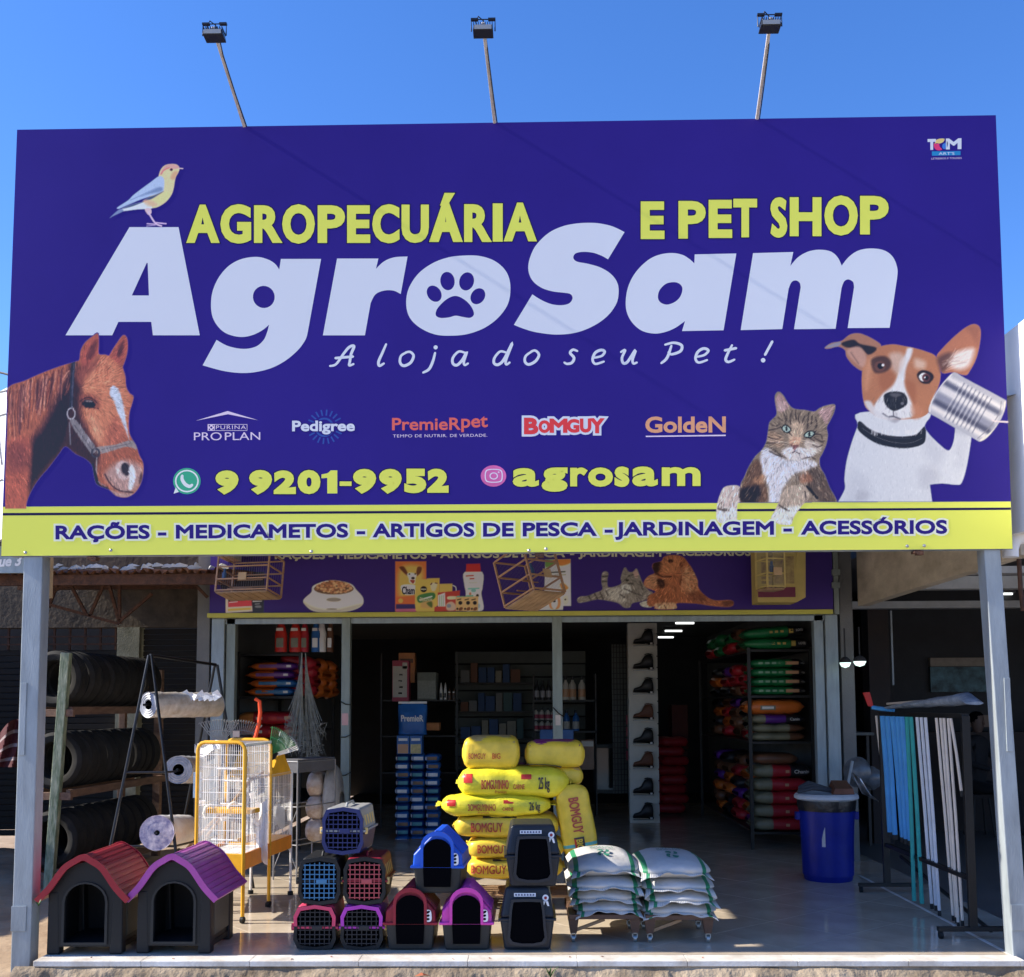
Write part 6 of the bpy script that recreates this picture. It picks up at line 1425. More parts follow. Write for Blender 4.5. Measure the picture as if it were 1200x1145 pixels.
for i in range(7): x = 212 + i * 6; m.add([A(x, 812 + (i % 2) * 2, 2.0), A(x + 7, 808 + (i % 3) * 3, 1.98), A(x + 12, 816 + (i % 2) * 3, 2.0), A(x + 3, 822, 1.97)], [(0, 1, 2, 3)])
m.build('torn_film', pm('white crinkled film', (.8, .8, .8), .4, bump=.6), r1, True)
roll('grey film roll seen end-on beside the yellow cage', A(209, 902, 1.75), A(232, 902, 2.5), .112, (M_film, M_filme), .045)
r3 = roll('printed white film roll low on the black stand behind the kennel roofs', A(184, 976, 1.45), A(216, 974, 2.2), .135, (pm('printed white film', (.55, .50, .46), .35, var=.4, scale=6, col2=(.85, .85, .83), bump=.4), pm('printed roll end', (.10, .10, .26), .4, var=.5, scale=17, col2=(.85, .76, .74))), .02)

# ------------------------------------------------ big cage
M_cy = plastic('cage yellow enamel', (.80, .42, .03), .35); M_co = plastic('orange tray plastic', (.85, .30, .03), .4); M_wire = pm('white cage wire', (.80, .79, .77), .4, .0, var=0); M_wh = plastic('white plastic', (.78, .78, .76), .4)
def F(P_, nm, r, mt, par, sm=True): m_ = MB(); m_.tube(P_, r, 8); return m_.build(nm, mt, par, True, smooth=sm)
def cage(label, fl_, fr_, depth, z0, z1, postz, wheel=True, round_=.06, yaw=None):
    """front bottom corners fl_/fr_ on the ground plan, depth vector"""
    t = thing('bird_cage', label, 'bird cage', (fl_.x, fl_.y, 0))
    c = [fl_, fr_, fr_ + depth, fl_ + depth]; ex_ = (fr_ - fl_).normalized(); up = Vector((0, 0, 1))
    def P_(i, z): return Vector((c[i].x, c[i].y, z))
    rr_ = round_
    for a, b, nm in ((0, 1, 'front_frame'), (3, 2, 'rear_frame')):
        e_ = (c[b] - c[a]).normalized()
        pl = [P_(a, .05), P_(a, z1 - rr_)] + [P_(a, z1 - rr_) + e_ * (rr_ * (1 - math.cos(q))) + up * (rr_ * math.sin(q)) for q in (.5, 1.0, 1.57)] + [P_(b, z1 - rr_) - e_ * (rr_ * (1 - math.cos(q))) + up * (rr_ * math.sin(q)) for q in (1.57, 1.0, .5)] + [P_(b, z1 - rr_), P_(b, .05)]
        F(pl, nm, .014, M_cy, t)
    for i, j in ((1, 2), (0, 3)):
        m_ = MB(); m_.obox(P_(i, z1 - .02), P_(j, z1 - .02), .012, .02); m_.build('top_rail', M_wh, t, True)
        m_ = MB(); m_.obox(P_(i, z0 - .04), P_(j, z0 - .04), .02, .12); m_.build('base_rail', M_co, t, True, bevel=.004)
    m_ = MB(); m_.obox(P_(0, z0 - .05), P_(1, z0 - .05), .02, .14); m_.build('base_front', M_cy, t, True, bevel=.004)
    m_ = MB(); m_.hexa([P_(i, z0 - .01) for i in range(4)], [P_(i, z0 + .0) for i in range(4)]); m_.build('floor_tray', M_wh, t, True)
    w_ = MB(); r = .0015
    for (i, j, n) in ((0, 1, 22), (1, 2, 30), (2, 3, 22), (3, 0, 30)):
        for k in range(1, n):
            q = P_(i, 0) + (P_(j, 0) - P_(i, 0)) * k / n
            w_.tube([q + up * z0, q + up * (z1 - .012)], r, 3, False)
        for z in [z0 + (z1 - z0) * k / 9 for k in range(1, 9)]:
            w_.tube([P_(i, z), P_(j, z)], r * 1.4, 4, False)
    for k in range(1, 22):
        a = P_(0, z1 - .01) + (P_(1, 0) - P_(0, 0)) * k / 22; w_.tube([a, a + depth], r, 3, False)
    w_.build('wires', M_wire, t, True, kind='stuff')
    for k, (u, v, z) in enumerate(((.15, .3, .35), (.5, .5, .42), (.3, .7, .62), (.6, .3, .75), (.5, .2, .12))):
        a = c[0] + (c[1] - c[0]) * u * .4 + depth * v; b = a + (c[1] - c[0]) * .55; F([Vector((a.x, a.y, z0 + z * (z1 - z0))), Vector((b.x, b.y, z0 + z * (z1 - z0)))], 'perch', .006, M_wh, t)
    m_ = MB(); zz = z0 + .37 * (z1 - z0); a, b = P_(0, zz) + depth * .4, P_(1, zz) + depth * .4; m_.obox(a, b, .16, .035); m_.build('shelf', M_cy, t, True, bevel=.004)
    if wheel:
        for i in range(4):
            for s_ in (0,): m_ = MB(); m_.tube([P_(i, .025) - ex_ * .012, P_(i, .025) + ex_ * .012], .025, 12); m_.build('castor', M_char, t, True, smooth=True)
    return t
a0, a1 = at(228, 1085, 1.15), at(284, 1085, 1.05)
big = cage('tall yellow-framed white wire bird cage on castors, standing in the sun', Vector((a0.x, a0.y, 0)), Vector((a1.x, a1.y, 0)), Vector((.04, .62, 0)), at(250, 1003, 1.1).z, at(250, 870, 1.1).z, 0)
def cup(par, p_, mt, s_=.03, nm='seed_cup'):
    m_ = MB(); m_.lathe([(s_ * .7, 0), (s_, s_ * 1.3), (s_ * .9, s_ * 1.3), (s_ * .6, .004)], 14, p_); m_.build(nm, mt, par, True, smooth=True)
def hook(par, px, py, Y):       # curved white plastic feeder spout
    q = [at(px + a, py + b, Y) for a, b in ((0, 8), (-3, 2), (-1, -5), (5, -8), (9, -4))]
    m_ = MB(); m_.tube(q, .016, 8, True, .008); m_.build('feeder', pm('cream plastic', (.8, .76, .62), .5), par, True, smooth=True)
hook(big, 242, 951, 1.3); hook(big, 270, 948, 1.3)
for px_, py_ in ((236, 944), (262, 962), (296, 935), (300, 965)): cup(big, at(px_, py_, 1.45), M_wh)
m_ = MB(); m_.box(*(at(226, 935, 1.5) + Vector((0, 0, 0))), *(at(236, 905, 1.53))); m_.build('price_card', pm('pale blue card', (.35, .5, .62), .6), big, True)
m_ = MB(); P = [[at(228 + i * 5, 882 + 5 * math.sin(i * .9) - j * 5, 1.35 + .08 * j) for j in range(3)] for i in range(7)]; m_.grid(P); m_.build('plastic_wrap', pm('white crinkled film', (.8, .8, .8), .4, bump=.6), big, True, smooth=True)
m_ = MB(); P = [[at(300 + i * 3.4, 938 + j * 18 + 4 * math.sin(i + j), 1.42 + .03 * math.sin(i * 2 + j)) for j in range(5)] for i in range(5)]; m_.grid(P); m_.build('plastic_wrap', pm('white crinkled film', (.8, .8, .8), .4, bump=.6), big, True, smooth=True)
# ------------------------------------------------ gabled cage on legs
def gable_cage():
    Yg = 1.75; c0, c1 = at(266, 1000, Yg), at(315, 1000, Yg - .05); dv = Vector((.06, .52, 0))
    t = thing('bird_cage', 'small white wire bird cage with yellow gable roof on tall white legs', 'bird cage', (c0.x, c0.y, 0))
    c = [Vector((c0.x, c0.y, 0)), Vector((c1.x, c1.y, 0))]; c += [c[1] + dv, c[0] + dv]; up = Vector((0, 0, 1))
    z0, z1, zr = at(318, 988, Yg).z, at(318, 908, Yg).z, at(318, 884, Yg).z
    P_ = lambda i, z: Vector((c[i].x, c[i].y, z))
    for i in range(4):
        F([P_(i, .03), P_(i, z1)], 'leg', .011, M_wh, t)
        m_ = MB(); m_.lathe([(.024, 0), (.024, .03), (.008, .035)], 12, (c[i].x, c[i].y, .0)); m_.build('castor', M_char, t, True, smooth=True)
    for i, j in ((0, 1), (1, 2), (2, 3), (3, 0)):
        m_ = MB(); m_.obox(P_(i, z0 - .045), P_(j, z0 - .045), .015, .11); m_.build('tray_side', M_co if i == 1 else M_cy, t, True, bevel=.003)
    w_ = MB()
    for (i, j, n) in ((0, 1, 24), (1, 2, 30), (2, 3, 24), (3, 0, 30)):
        for k in range(1, n): q = P_(i, 0) + (P_(j, 0) - P_(i, 0)) * k / n; w_.tube([q + up * z0, q + up * z1], .0014, 3, False)
        for k in range(1, 6): z = z0 + (z1 - z0) * k / 5; w_.tube([P_(i, z), P_(j, z)], .0016, 4, False)
    w_.build('wires', M_wire, t, True, kind='stuff')
    r0, r1 = (P_(0, zr) + P_(3, zr)) / 2, (P_(1, zr) + P_(2, zr)) / 2; r0 += Vector((0, 0, .0))
    m_ = MB(); e_ = .02
    m_.add([P_(0, z1) - e_ * up, P_(1, z1) - e_ * up, r1 + .05 * up, r0 + .05 * up, P_(3, z1) - e_ * up, P_(2, z1) - e_ * up], [(0, 1, 2, 3), (3, 2, 5, 4), (0, 3, 4), (1, 5, 2)]); m_.build('roof', M_cy, t, True)
    for (u, v, z) in ((.7, .3, .5), (.4, .6, .4), (.8, .7, .22)): cup(t, P_(0, z0 + (z1 - z0) * z) + (c[1] - c[0]) * u + dv * v, M_wh if z > .3 else pm('soft blue plastic', (.2, .4, .7), .5))
    m_ = MB(); q = P_(1, z0 + .10) + dv * .5; P = [[q + dv * (i / 12 - .2) + Vector((-.02, 0, j * .06 + .03 * math.sin(i))) for j in range(4)] for i in range(7)]; m_.grid(P); m_.build('plastic_wrap', pm('white crinkled film', (.8, .8, .8), .4), t, True, smooth=True)
    return t
gable_cage()
# grey wire cage stand behind, and bundled sacks of bedding
gs = thing('wire_stand', 'dull grey wire stand behind the gabled bird cage', 'stand', at(345, 1010, 2.9)); gs['label'] = 'dull grey wire stand behind the gabled bird cage'
M_gw = pm('dull zinc wire', (.25, .25, .26), .5, .4, var=.2)
ga, gb_, gd = at(322, 900, 3.0), at(349, 900, 2.9), Vector((.25, .5, 0)); cz = [Vector((ga.x, ga.y, 0)), Vector((gb_.x, gb_.y, 0))]; cz += [cz[1] + gd, cz[0] + gd]
ztop = at(349, 893, 2.9).z
for i in range(4): F([cz[i], cz[i] + Vector((0, 0, ztop))], 'leg', .008, M_gw, gs)
for z in (ztop, ztop * .62, ztop * .3):
    for i in range(4): F([cz[i] + Vector((0, 0, z)), cz[(i + 1) % 4] + Vector((0, 0, z))], 'rail', .006, M_gw, gs)
m_ = MB(); m_.hexa([c_ + Vector((0, 0, ztop - .10)) for c_ in cz], [c_ + Vector((0, 0, ztop + .02)) for c_ in cz]); m_.build('top_box', pm('grey carton', (.12, .12, .13), .7, var=.2), gs, True)
F([cz[0] + Vector((0, 0, .1)), cz[1] + Vector((0, 0, ztop * .6))], 'brace', .004, M_gw, gs); F([cz[1] + Vector((0, 0, .1)), cz[0] + Vector((0, 0, ztop * .6))], 'brace', .004, M_gw, gs)
M_bed = pm('straw in clear film', (.30, .17, .09), .35, var=.4, scale=9, bump=.7, bscale=20, col2=(.62, .56, .5))
for k, (x0, x1, y0, y1, s_) in enumerate(((356, 376, 906, 936, 'upper'), (355, 377, 934, 962, 'middle'), (354, 378, 960, 990, 'lower'), (374, 396, 900, 985, 'tall pale'))):
    p0, p1_ = at(x0, y1, 3.35), at(x1, y0, 3.35); bag('bedding_bag', f'{s_} clear bag of bedding stacked behind the bird cages, left of the door post', 'bag', ((p0.x + p1_.x) / 2, 3.6, p0.z), p1_.x - p0.x, .4, p1_.z - p0.z, [(1, M_bed if k < 3 else pm('pale bedding bag', (.34, .34, .33), .5, var=.3, scale=8))], group='clear bedding bags beside the door post', seed=70 + k, flange=0, wr=.012, nu=20, nv=14, ex=4, e=2.6)
# ------------------------------------------------ fan rakes standing behind the cages
def rake(label, px, py, Y, w, h, mt, tilt=0, handle=M_wood, n=15, fan=.9):
    t = thing('fan_rake', label, 'rake', at(px, py, Y), group='fan rakes behind the bird cages'); s_ = sc(Y); o = at(px, py, Y)
    R = Matrix.Rotation(math.radians(tilt), 3, 'Y')
    F([o + R @ Vector((0, 0, 0)), o + R @ Vector((0, .08, -1.25))], 'handle', .012, handle, t)
    m_ = MB()
    for k in range(n):
        a = (-.5 + k / (n - 1)); top = Vector((a * w * s_, -.02, h * s_ * (1 - .5 * a * a))); m_.tube([o, o + R @ (top * .5 + Vector((a * .01, 0, 0))), o + R @ top, o + R @ (top + Vector((0, -.03, -.012)))], .0038, 5)
    m_.build('tines', mt, t, True, kind='stuff')
    m_ = MB(); m_.tube([o + R @ (Vector((a * w * s_ * .62, -.015, h * s_ * .6 * (1 - .5 * a * a)))) for a in [-.5 + k / 8 for k in range(9)]], .004, 5); m_.build('brace_bar', mt, t, True)
    m_ = MB(); m_.obox(o + Vector((-.02, 0, -.02)), o + Vector((.02, 0, .03)), .05, .03); m_.build('socket', M_char, t, True)
    return t
M_tine = pm('grey enamelled tine', (.30, .31, .30), .5, .2, var=.1); M_tg = plastic('green rake plastic', (.05, .22, .07), .5)
rake('dark fan rake fanning out left above the yellow cage', 257, 874, 1.9, 46, 31, M_tine)
rake('dark fan rake fanning out right above the yellow cage', 283, 874, 2.0, 44, 30, M_tine, 6)
rake('green fan rake leaning right above the gabled cage', 316, 884, 1.7, 34, 32, M_tg, 38)
rake('white fan rake leaning right beside the green one', 322, 886, 1.75, 30, 30, M_wh, 44)
hh = thing('orange_scoop', 'orange-red plastic handle sticking up between the rakes', 'tool', at(302, 870, 1.85)); q = [at(x, y, 1.85) for x, y in ((299, 819), (304, 822), (305, 835), (303, 850), (300, 862), (296, 872))]
m_ = MB(); m_.tube(q, .016, 8); m_.build('handle', plastic('fluorescent orange plastic', (.95, .10, .03), .4), hh, True, smooth=True)
m_ = MB(); m_.lathe([(.0001, -.05), (.07, -.045), (.085, .0), (.06, .05), (.0001, .06)], 16, at(286, 868, 1.95)); o = m_.build('black_bundle', M_char, smooth=True); tag(o, 'small black bundle with white tag beside the orange handle', 'bundle')
m_ = MB(); p_ = at(277, 861, 1.86); m_.box(p_.x - .03, p_.y, p_.z - .02, p_.x + .025, p_.y + .004, p_.z + .03); o = m_.build('paper_tag', pm('pale paper', (.6, .5, .42), .8)); tag(o, 'small white paper tag on the black bundle above the yellow cage', 'tag')
# ------------------------------------------------ casting nets hanging in the door
M_net = pm('pale nylon net', (.30, .31, .28), .7, var=.3, scale=20)
def net(label, px, py, x0, x1, yb, Y):
    t = thing('fishing_net', label, 'net', at(px, py, Y), group='fishing nets hanging in the doorway'); m_ = MB(); r_ = random.Random(px)
    for k in range(80):
        u = r_.random(); v = r_.uniform(.55, 1); xb = x0 + (x1 - x0) * u
        pts_ = [at(px + (xb - px) * f ** 1.7 + r_.uniform(-1, 1) * f, py + (yb - py) * v * f, Y + r_.uniform(-.05, .05) * f) for f in (0, .3, .6, .85, 1)]
        m_.tube(pts_, .0035, 4, False, .0025)
    m_.build('strands', M_net, t, True, kind='stuff')
    m_ = MB()
    for k in range(150):
        x, y = r_.uniform(x0, x1), r_.uniform(yb - (yb - py) * .35, yb); m_.tube([at(x, y, Y + r_.uniform(-.06, .06)), at(x + r_.uniform(-8, 8), y + r_.uniform(-6, 8), Y + r_.uniform(-.06, .06)), at(x + r_.uniform(-8, 8), y + r_.uniform(-4, 12), Y)], .0018, 3, False)
    m_.build('mesh_folds', M_net, t, True, kind='stuff')
net('left hank of pale fishing net hanging in the doorway', 354, 765, 338, 356, 880, 4.2); net('right hank of pale fishing net hanging in the doorway', 358, 765, 357, 377, 890, 4.25)

# ------------------------------------------------ wooden cages hanging before the banner
M_cw = pm('varnished cage wood', (.50, .28, .15), .5, var=.2, scale=12, stretch=(1, 1, 5)); M_cw2 = pm('cage base wood', (.40, .26, .14), .6, var=.3, scale=9)
def hang_cage(label, cx, cy, Y, w, d, h, rz, mt=M_cw, tilt=0.0):
    t = thing('hanging_cage', label, 'bird cage', (at(cx, cy, Y).x, Y, at(cx, cy, Y).z), rz, group='wooden bird cages hanging before the banner')
    t.rotation_euler = (tilt, 0, rz); hw, hd = w / 2, d / 2; r = .0075
    for x in (-hw, hw):
        for y in (-hd, hd): m_ = MB(); m_.box(x - r, y - r, 0, x + r, y + r, h); m_.build('corner_bar', mt, t)
    for z in (.012, h * .33, h * .66, h):
        for y in (-hd, hd): m_ = MB(); m_.box(-hw + r, y - .006, z - .006, hw - r, y + .006, z + .006); m_.build('rail', mt, t)
        for x in (-hw, hw): m_ = MB(); m_.box(x - .006, -hd + r, z - .006, x + .006, hd - r, z + .006); m_.build('rail', mt, t)
    m_ = MB(); m_.box(-hw, -hd, -.012, hw, hd, -.003); m_.build('base', M_cw2, t)
    for i in range(6): x = -hw + w * (i + .5) / 6; m_ = MB(); m_.box(x - w / 14, -hd + .01, -.018, x + w / 14, hd - .01, -.0125); m_.build('base_slat', M_cw2, t)
    w_ = MB()
    for k in range(1, 22):
        x = -hw + w * k / 22
        for y in (-hd, hd): w_.tube([(x, y, 0), (x, y, h)], .0009, 3, False)
    w_.build('wires', M_gw, t, kind='stuff')
    for (x, y, z) in ((0, 0, h * .4), (-w * .2, .02, h * .2)): m_ = MB(); m_.tube([(x - w * .25, y, z), (x + w * .25, y, z)], .006, 6); m_.build('perch', mt, t)
    m_ = MB(); m_.box(-.03, -hd - .02, h * .28, .05, -hd - .012, h * .28 + .07); m_.build('door', pm('pale wood', (.62, .42, .22), .6), t)
    m_ = MB(); m_.lathe([(.018, 0), (.02, .06), (.012, .065), (.012, .10)], 10, (-hw + .06, -hd + .03, h * .35)); m_.build('drinker', pm('blue cap plastic', (.06, .14, .3), .4), t, smooth=True)
    m_ = MB(); m_.tube([(0, 0, h), (0, 0, h + .2)], .004, 5); m_.build('hook', M_char, t)
    return t
hang_cage('hanging wooden bird cage at the left end of the purple banner', 291, 697, 3.0, .52, .30, .36, -.22, tilt=-.16)
hang_cage('hanging wooden bird cage seen from below at the middle of the banner', 627, 703, 1.6, .34, .36, .40, .75, tilt=-.34)
yc = hang_cage('smaller hanging bird cage before the yellow boxed one at the right end of the banner', 903, 690, 2.8, .17, .22, .40, .25, pm('pale yellow wood', (.62, .48, .16), .6))
yb_ = thing('boxed_cage', 'yellow cage box with maroon front hanging at the right end of the banner', 'box', at(915, 708, 3.5)); M_yc = pm('yellow box board', (.55, .42, .12), .6, var=.1)
pa, pb = at(888, 706, 3.5), at(933, 652, 3.5); m_ = MB(); m_.box(pa.x, 3.5, pa.z, pb.x, 3.78, pb.z + .1); m_.build('carton', M_yc, yb_, True, bevel=.004)
m_ = MB(); a, b = at(888, 700, 3.495), at(932, 688, 3.495); m_.box(a.x + .004, 3.494, a.z, b.x - .0, 3.499, b.z); m_.build('maroon_panel', pm('maroon print', (.16, .02, .05), .5, var=.2), yb_, True)
m_ = MB(); a, b = at(892, 684, 3.495), at(930, 652, 3.495); m_.box(a.x + .004, 3.493, a.z, b.x - .0, 3.499, b.z); m_.build('photo_panel', pm('brown photo print', (.20, .12, .06), .5, var=.5, scale=16, col2=(.55, .42, .14)), yb_, True)
m_ = MB(); m_.hexa([at(933, 706, 3.5) + Vector((0.002, 0, .0)), at(944, 700, 3.5), at(944, 700, 3.5) + Vector((0, .2, 0)), at(933, 706, 3.5) + Vector((0.002, .2, 0))], [at(933, 645, 3.5) + Vector((0.002, 0, 0)), at(944, 645, 3.5), at(944, 645, 3.5) + Vector((0, .2, 0)), at(933, 645, 3.5) + Vector((0.002, .2, 0))]); m_.build('carton_side', M_yc, yb_, True)
# ================================================================== BIN
M_binb = plastic('deep blue plastic', (.004, .015, .22), .4)
bn_ = fl(972, 1036); B0 = Vector((bn_.x + .06, bn_.y + .25, 0))
bt = thing('waste_bin', 'blue plastic bin with black liner and white rim beside the mop rack', 'bin', B0)
k_ = sc(B0.y); hb_ = at(968, 945, B0.y - .25).z
m_ = MB(); m_.lathe([(.0001, 0), (.205, 0), (.215, .02), (.235, hb_ * .6), (.248, hb_), (.255, hb_), (.255, hb_ + .015), (.240, hb_ + .015), (.225, .05), (.0001, .04)], 40, B0); m_.build('body', M_binb, bt, True, smooth=True)
m_ = MB(); m_.lathe([(.252, hb_ - .055), (.262, hb_ + .02), (.258, hb_ + .045), (.25, hb_ + .04), (.24, hb_ - .05)], 40, B0, closed=True); m_.build('liner', pm('black bin liner', (.012, .012, .014), .3, var=.3, bump=.6, bscale=30), bt, True, smooth=True)
m_ = MB(); m_.lathe([(.262, hb_ + .04), (.285, hb_ + .055), (.282, hb_ + .08), (.262, hb_ + .098), (.245, hb_ + .09), (.25, hb_ + .05)], 40, B0, closed=True); m_.build('rim', plastic('off-white plastic', (.50, .54, .58), .5), bt, True, smooth=True)
for s_ in (-1, 1): m_ = MB(); m_.box(B0.x + s_ * .262 - .02, B0.y - .04, hb_ - .14, B0.x + s_ * .262 + .02, B0.y + .04, hb_ - .07); m_.build('handle', M_binb, bt, True, bevel=.006)
p_ = at(948, 975, B0.y - .235); m_ = MB(); m_.grid([[(B0.x - .2 * math.cos(a) * 1.0 + 0, B0.y - .243 * math.sin(a) - .002, z) for z in (hb_ - .36, hb_ - .2, hb_ - .03)] for a in (1.02, 1.1, 1.17)]); m_.build('label_strip', pm('worn white label', (.5, .5, .52), .6, var=.3), bt, True)
ztb = hb_ + .1
o = MB(); o.hexa([(B0.x - .0, B0.y - .22, ztb), (B0.x + .20, B0.y - .2, ztb), (B0.x + .2, B0.y + .02, ztb + .02), (B0.x + .02, B0.y + .02, ztb + .02)], [(B0.x + .03, B0.y - .2, ztb + .05), (B0.x + .19, B0.y - .19, ztb + .05), (B0.x + .19, B0.y + .01, ztb + .11), (B0.x + .05, B0.y + .01, ztb + .11)]); o = o.build('dustpan', pm('brown leather', (.16, .06, .03), .6, var=.3)); tag(o, 'brown dustpan lying on the rim of the blue bin', 'dustpan')
hs = thing('hose_bundle', 'bundle of dark grey hoses lying across the blue bin', 'hose', (B0.x - .1, B0.y, ztb))
for k in range(7): m_ = MB(); m_.tube([(B0.x - .29 + k * .012, B0.y - .15 + k * .035, ztb + .02 + .015 * (k % 3)), (B0.x - .15, B0.y - .14 + k * .035, ztb + .05 + .02 * (k % 3)), (B0.x + .03, B0.y - .10 + k * .03, ztb + .02 + .012 * (k % 2))], .016, 8); m_.build('hose', pm('dark grey rubber', (.05, .055, .065), .5, var=.1), hs, True, smooth=True)
fs = thing('feed_shovel', 'grey metal scoop sticking out to the right of the blue bin', 'scoop', at(1000, 930, 3.0)); 
P = [[at(x, y, 2.95 + .06 * math.sin(i)) for (x, y) in ((998 + i * 2.2, 905 + i * 1.5), (1004 + i * 3.2, 918 + i * 2.6), (1010 + i * 4, 930 + i * 1.8))] for i in range(6)]
m_ = MB(); m_.grid(P); o_ = m_.build('blade', pm('bare aluminium', (.45, .45, .46), .3, .8, var=.1), fs, True, smooth=True); sm = o_.modifiers.new('s', 'SOLIDIFY'); sm.thickness = .004
m_ = MB(); m_.tube([at(993, 922, 2.95), at(999, 892, 3.0)], .014, 8); m_.build('handle', M_galv, fs, True)
M_clr = pm('dull clear film', (.12, .13, .14), .25, var=.3, bump=.8, bscale=14)
for k, (x, y, r) in enumerate(((1006, 905, .13), (1022, 912, .10))):
    m_ = MB(); c_ = at(x, y, 3.5); P = [[c_ + Vector((r * math.cos(a) * math.sin(b) * (1 + .2 * math.sin(5 * a + k)), r * .8 * math.sin(a) * math.sin(b), r * math.cos(b) * (1 + .15 * math.sin(3 * a)))) for b in [math.pi * j / 8 for j in range(9)]] for a in [2 * math.pi * i / 14 for i in range(15)]]
    m_.grid(P); o = m_.build('film_bundle', M_clr, smooth=True); tag(o, ('left' if k == 0 else 'right') + ' crumpled clear plastic bundle behind the blue bin', 'bundle')

# ================================================================== MOP RACK
mr = thing('broom_rack', 'black wheeled rack hung with broom handles, right of the blue bin', 'rack', (3.2, 1.5, 0))
fA, fB = fl(1040, 1046), fl(1141, 1100)
A0, B0_ = Vector((fA.x, fA.y, 0)), Vector((fB.x, fB.y, 0)); zt1 = at(1040, 836, A0.y).z; dr = (B0_ - A0).normalized(); dl = (B0_ - A0).length
M_fl = pm('flat black steel', (.018, .017, .016), .45, .3, var=.3, scale=6)
def RP(t_, s_, z): return A0 + dr * dl * t_ + Vector((s_, 0, z))
for t_, q in ((0, A0), (1, B0_)):
    m_ = MB(); m_.obox(q + Vector((0, 0, .05)), q + Vector((0, 0, zt1)), .055, .035); m_.build('upright', M_fl, mr, True, bevel=.003)
    m_ = MB(); m_.obox(q + Vector((-.24, 0, .065)), q + Vector((.24, 0, .065)), .04, .03); m_.build('foot', M_fl, mr, True, bevel=.003)
    for s_ in (-.22, .22): m_ = MB(); c_ = q + Vector((s_, 0, .026)); m_.tube([c_ + Vector((-.011, 0, 0)), c_ + Vector((.011, 0, 0))], .026, 12); m_.build('castor', M_char, mr, True, smooth=True)
m_ = MB(); m_.obox(RP(0, 0, zt1), RP(1, 0, zt1), .05, .03); m_.build('top_bar', M_fl, mr, True)
zl = at(1088, 1008, A0.y - .9).z; m_ = MB(); m_.obox(RP(0, .0, zl), RP(1, .0, zl), .035, .03); m_.build('lower_bar', M_fl, mr, True)
m_ = MB(); m_.obox(RP(0, .12, .30), RP(1, .12, .05), .02, .02); m_.build('brace', M_fl, mr, True)
M_bcov = pm('sky blue sleeve', (.06, .30, .62), .55, var=.12, scale=14, bump=.4, bscale=25, stretch=(2, 2, .5)); M_teal = pm('teal sleeve', (.02, .32, .28), .55, var=.1, bump=.3); M_wpol = pm('white pole', (.60, .60, .62), .4, var=.1); M_cpol = pm('cream pole', (.66, .56, .46), .4, var=.1, scale=5)
def polex(label, xt, xb, yb, col_, w, cap=None, yt=838, grp='broom handles hanging from the black rack'):
    # solve the place along the rack whose top shows at column xt
    lo, hi = -.1, 1.1
    def px_of(p):
        d = p - CAMP; return CX + F_PX * d.dot(RT) / d.dot(FW)
    for _ in range(30):
        mid = (lo + hi) / 2
        if px_of(RP(mid, 0, zt1)) < xt: lo = mid
        else: hi = mid
    top = RP(lo, -.03, zt1 - .02); b_ = at(xb, yb, top.y - .02)
    t = thing('broom', label, 'broom handle', top, group=grp)
    m_ = MB(); m_.tube([top, top + (b_ - top) * .5 + Vector((.004, 0, 0)), b_], w, 10); m_.build('pole', col_, t, True, smooth=True)
    m_ = MB(); dd = (b_ - top).normalized(); m_.tube([b_ - dd * .02, b_ + dd * (.05 if cap else .02)], w * 1.06, 10); m_.build('end_cap', cap or M_char, t, True, smooth=True)
    return t
on = ['leftmost', 'second', 'third', 'fourth', 'fifth']
polex('plain cream pole at the left end of the rack, just left of the blue sleeves', 1031, 1041, 985, M_cpol, .011)
for k, (a, b, c) in enumerate(((1038, 1043, 978), (1044, 1049, 981), (1050, 1058, 984), (1056, 1062, 986), (1061, 1067, 988))): polex(f'{on[k]} blue-sleeved broom handle on the rack', a, b, c, M_bcov, .021)
for k, (a, b, c) in enumerate(((1067, 1071, 1048), (1072, 1080, 1051))): polex(('left' if k == 0 else 'right') + ' teal-sleeved broom handle beside the blue ones', a, b, c, M_teal, .016, M_teal)
for k, (a, b, c) in enumerate(((1079, 1092, 1062), (1084, 1097, 1064), (1089, 1101, 1070))): polex(f'{["left", "middle", "right"][k]} white broom handle in the middle of the rack', a, b, c, M_wpol, .0125)
for k, (a, b, c) in enumerate(((1102, 1117, 1076), (1107, 1121, 1078), (1111, 1123, 1084), (1116, 1128, 1082), (1119, 1127, 930))): polex(f'{on[k]} cream broom handle at the right end of the rack', a, b, c, M_cpol, .0105)
bgp = thing('wrapped_brushes', 'long clear-wrapped bundle of brushes lying on top of the black rack', 'bundle', RP(.5, 0, zt1))
P = []; n = 14
qa, qb = at(1040, 831, A0.y - .05), at(1142, 826, B0_.y + .1)
for i in range(n + 1):
    t_ = i / n; c_ = qa + (qb - qa) * t_; hz = (.010 + .036 * t_ ** .8) * (1 if i < n else .25); wx = .035 + .03 * t_; P.append([c_ + Vector((wx * math.cos(a), 0, hz + hz * math.sin(a) * (1 + .12 * math.sin(i * 1.7 + a * 3)))) for a in [2 * math.pi * j / 14 for j in range(15)]])
m_ = MB(); m_.grid(P); m_.add([P[-1][j] for j in range(14)], [tuple(range(14))]); m_.build('wrap', pm('grey-blue clear wrap', (.11, .15, .21), .3, var=.3, scale=10, bump=.6, bscale=30, col2=(.42, .46, .50)), bgp, True, smooth=True)
m_ = MB(); m_.tube([qa + Vector((0, 0, .045)), qa + (qb - qa) * .5 + Vector((0, 0, .05))], .010, 6); m_.build('stick', M_cpol, bgp, True)
m_ = MB(); m_.tube([at(1022, 829, A0.y), at(1048, 833, A0.y - .1)], .018, 8); o = m_.build('blue_brush', M_bcov); tag(o, 'short blue brush handle lying on the rack behind the red scraper', 'brush')
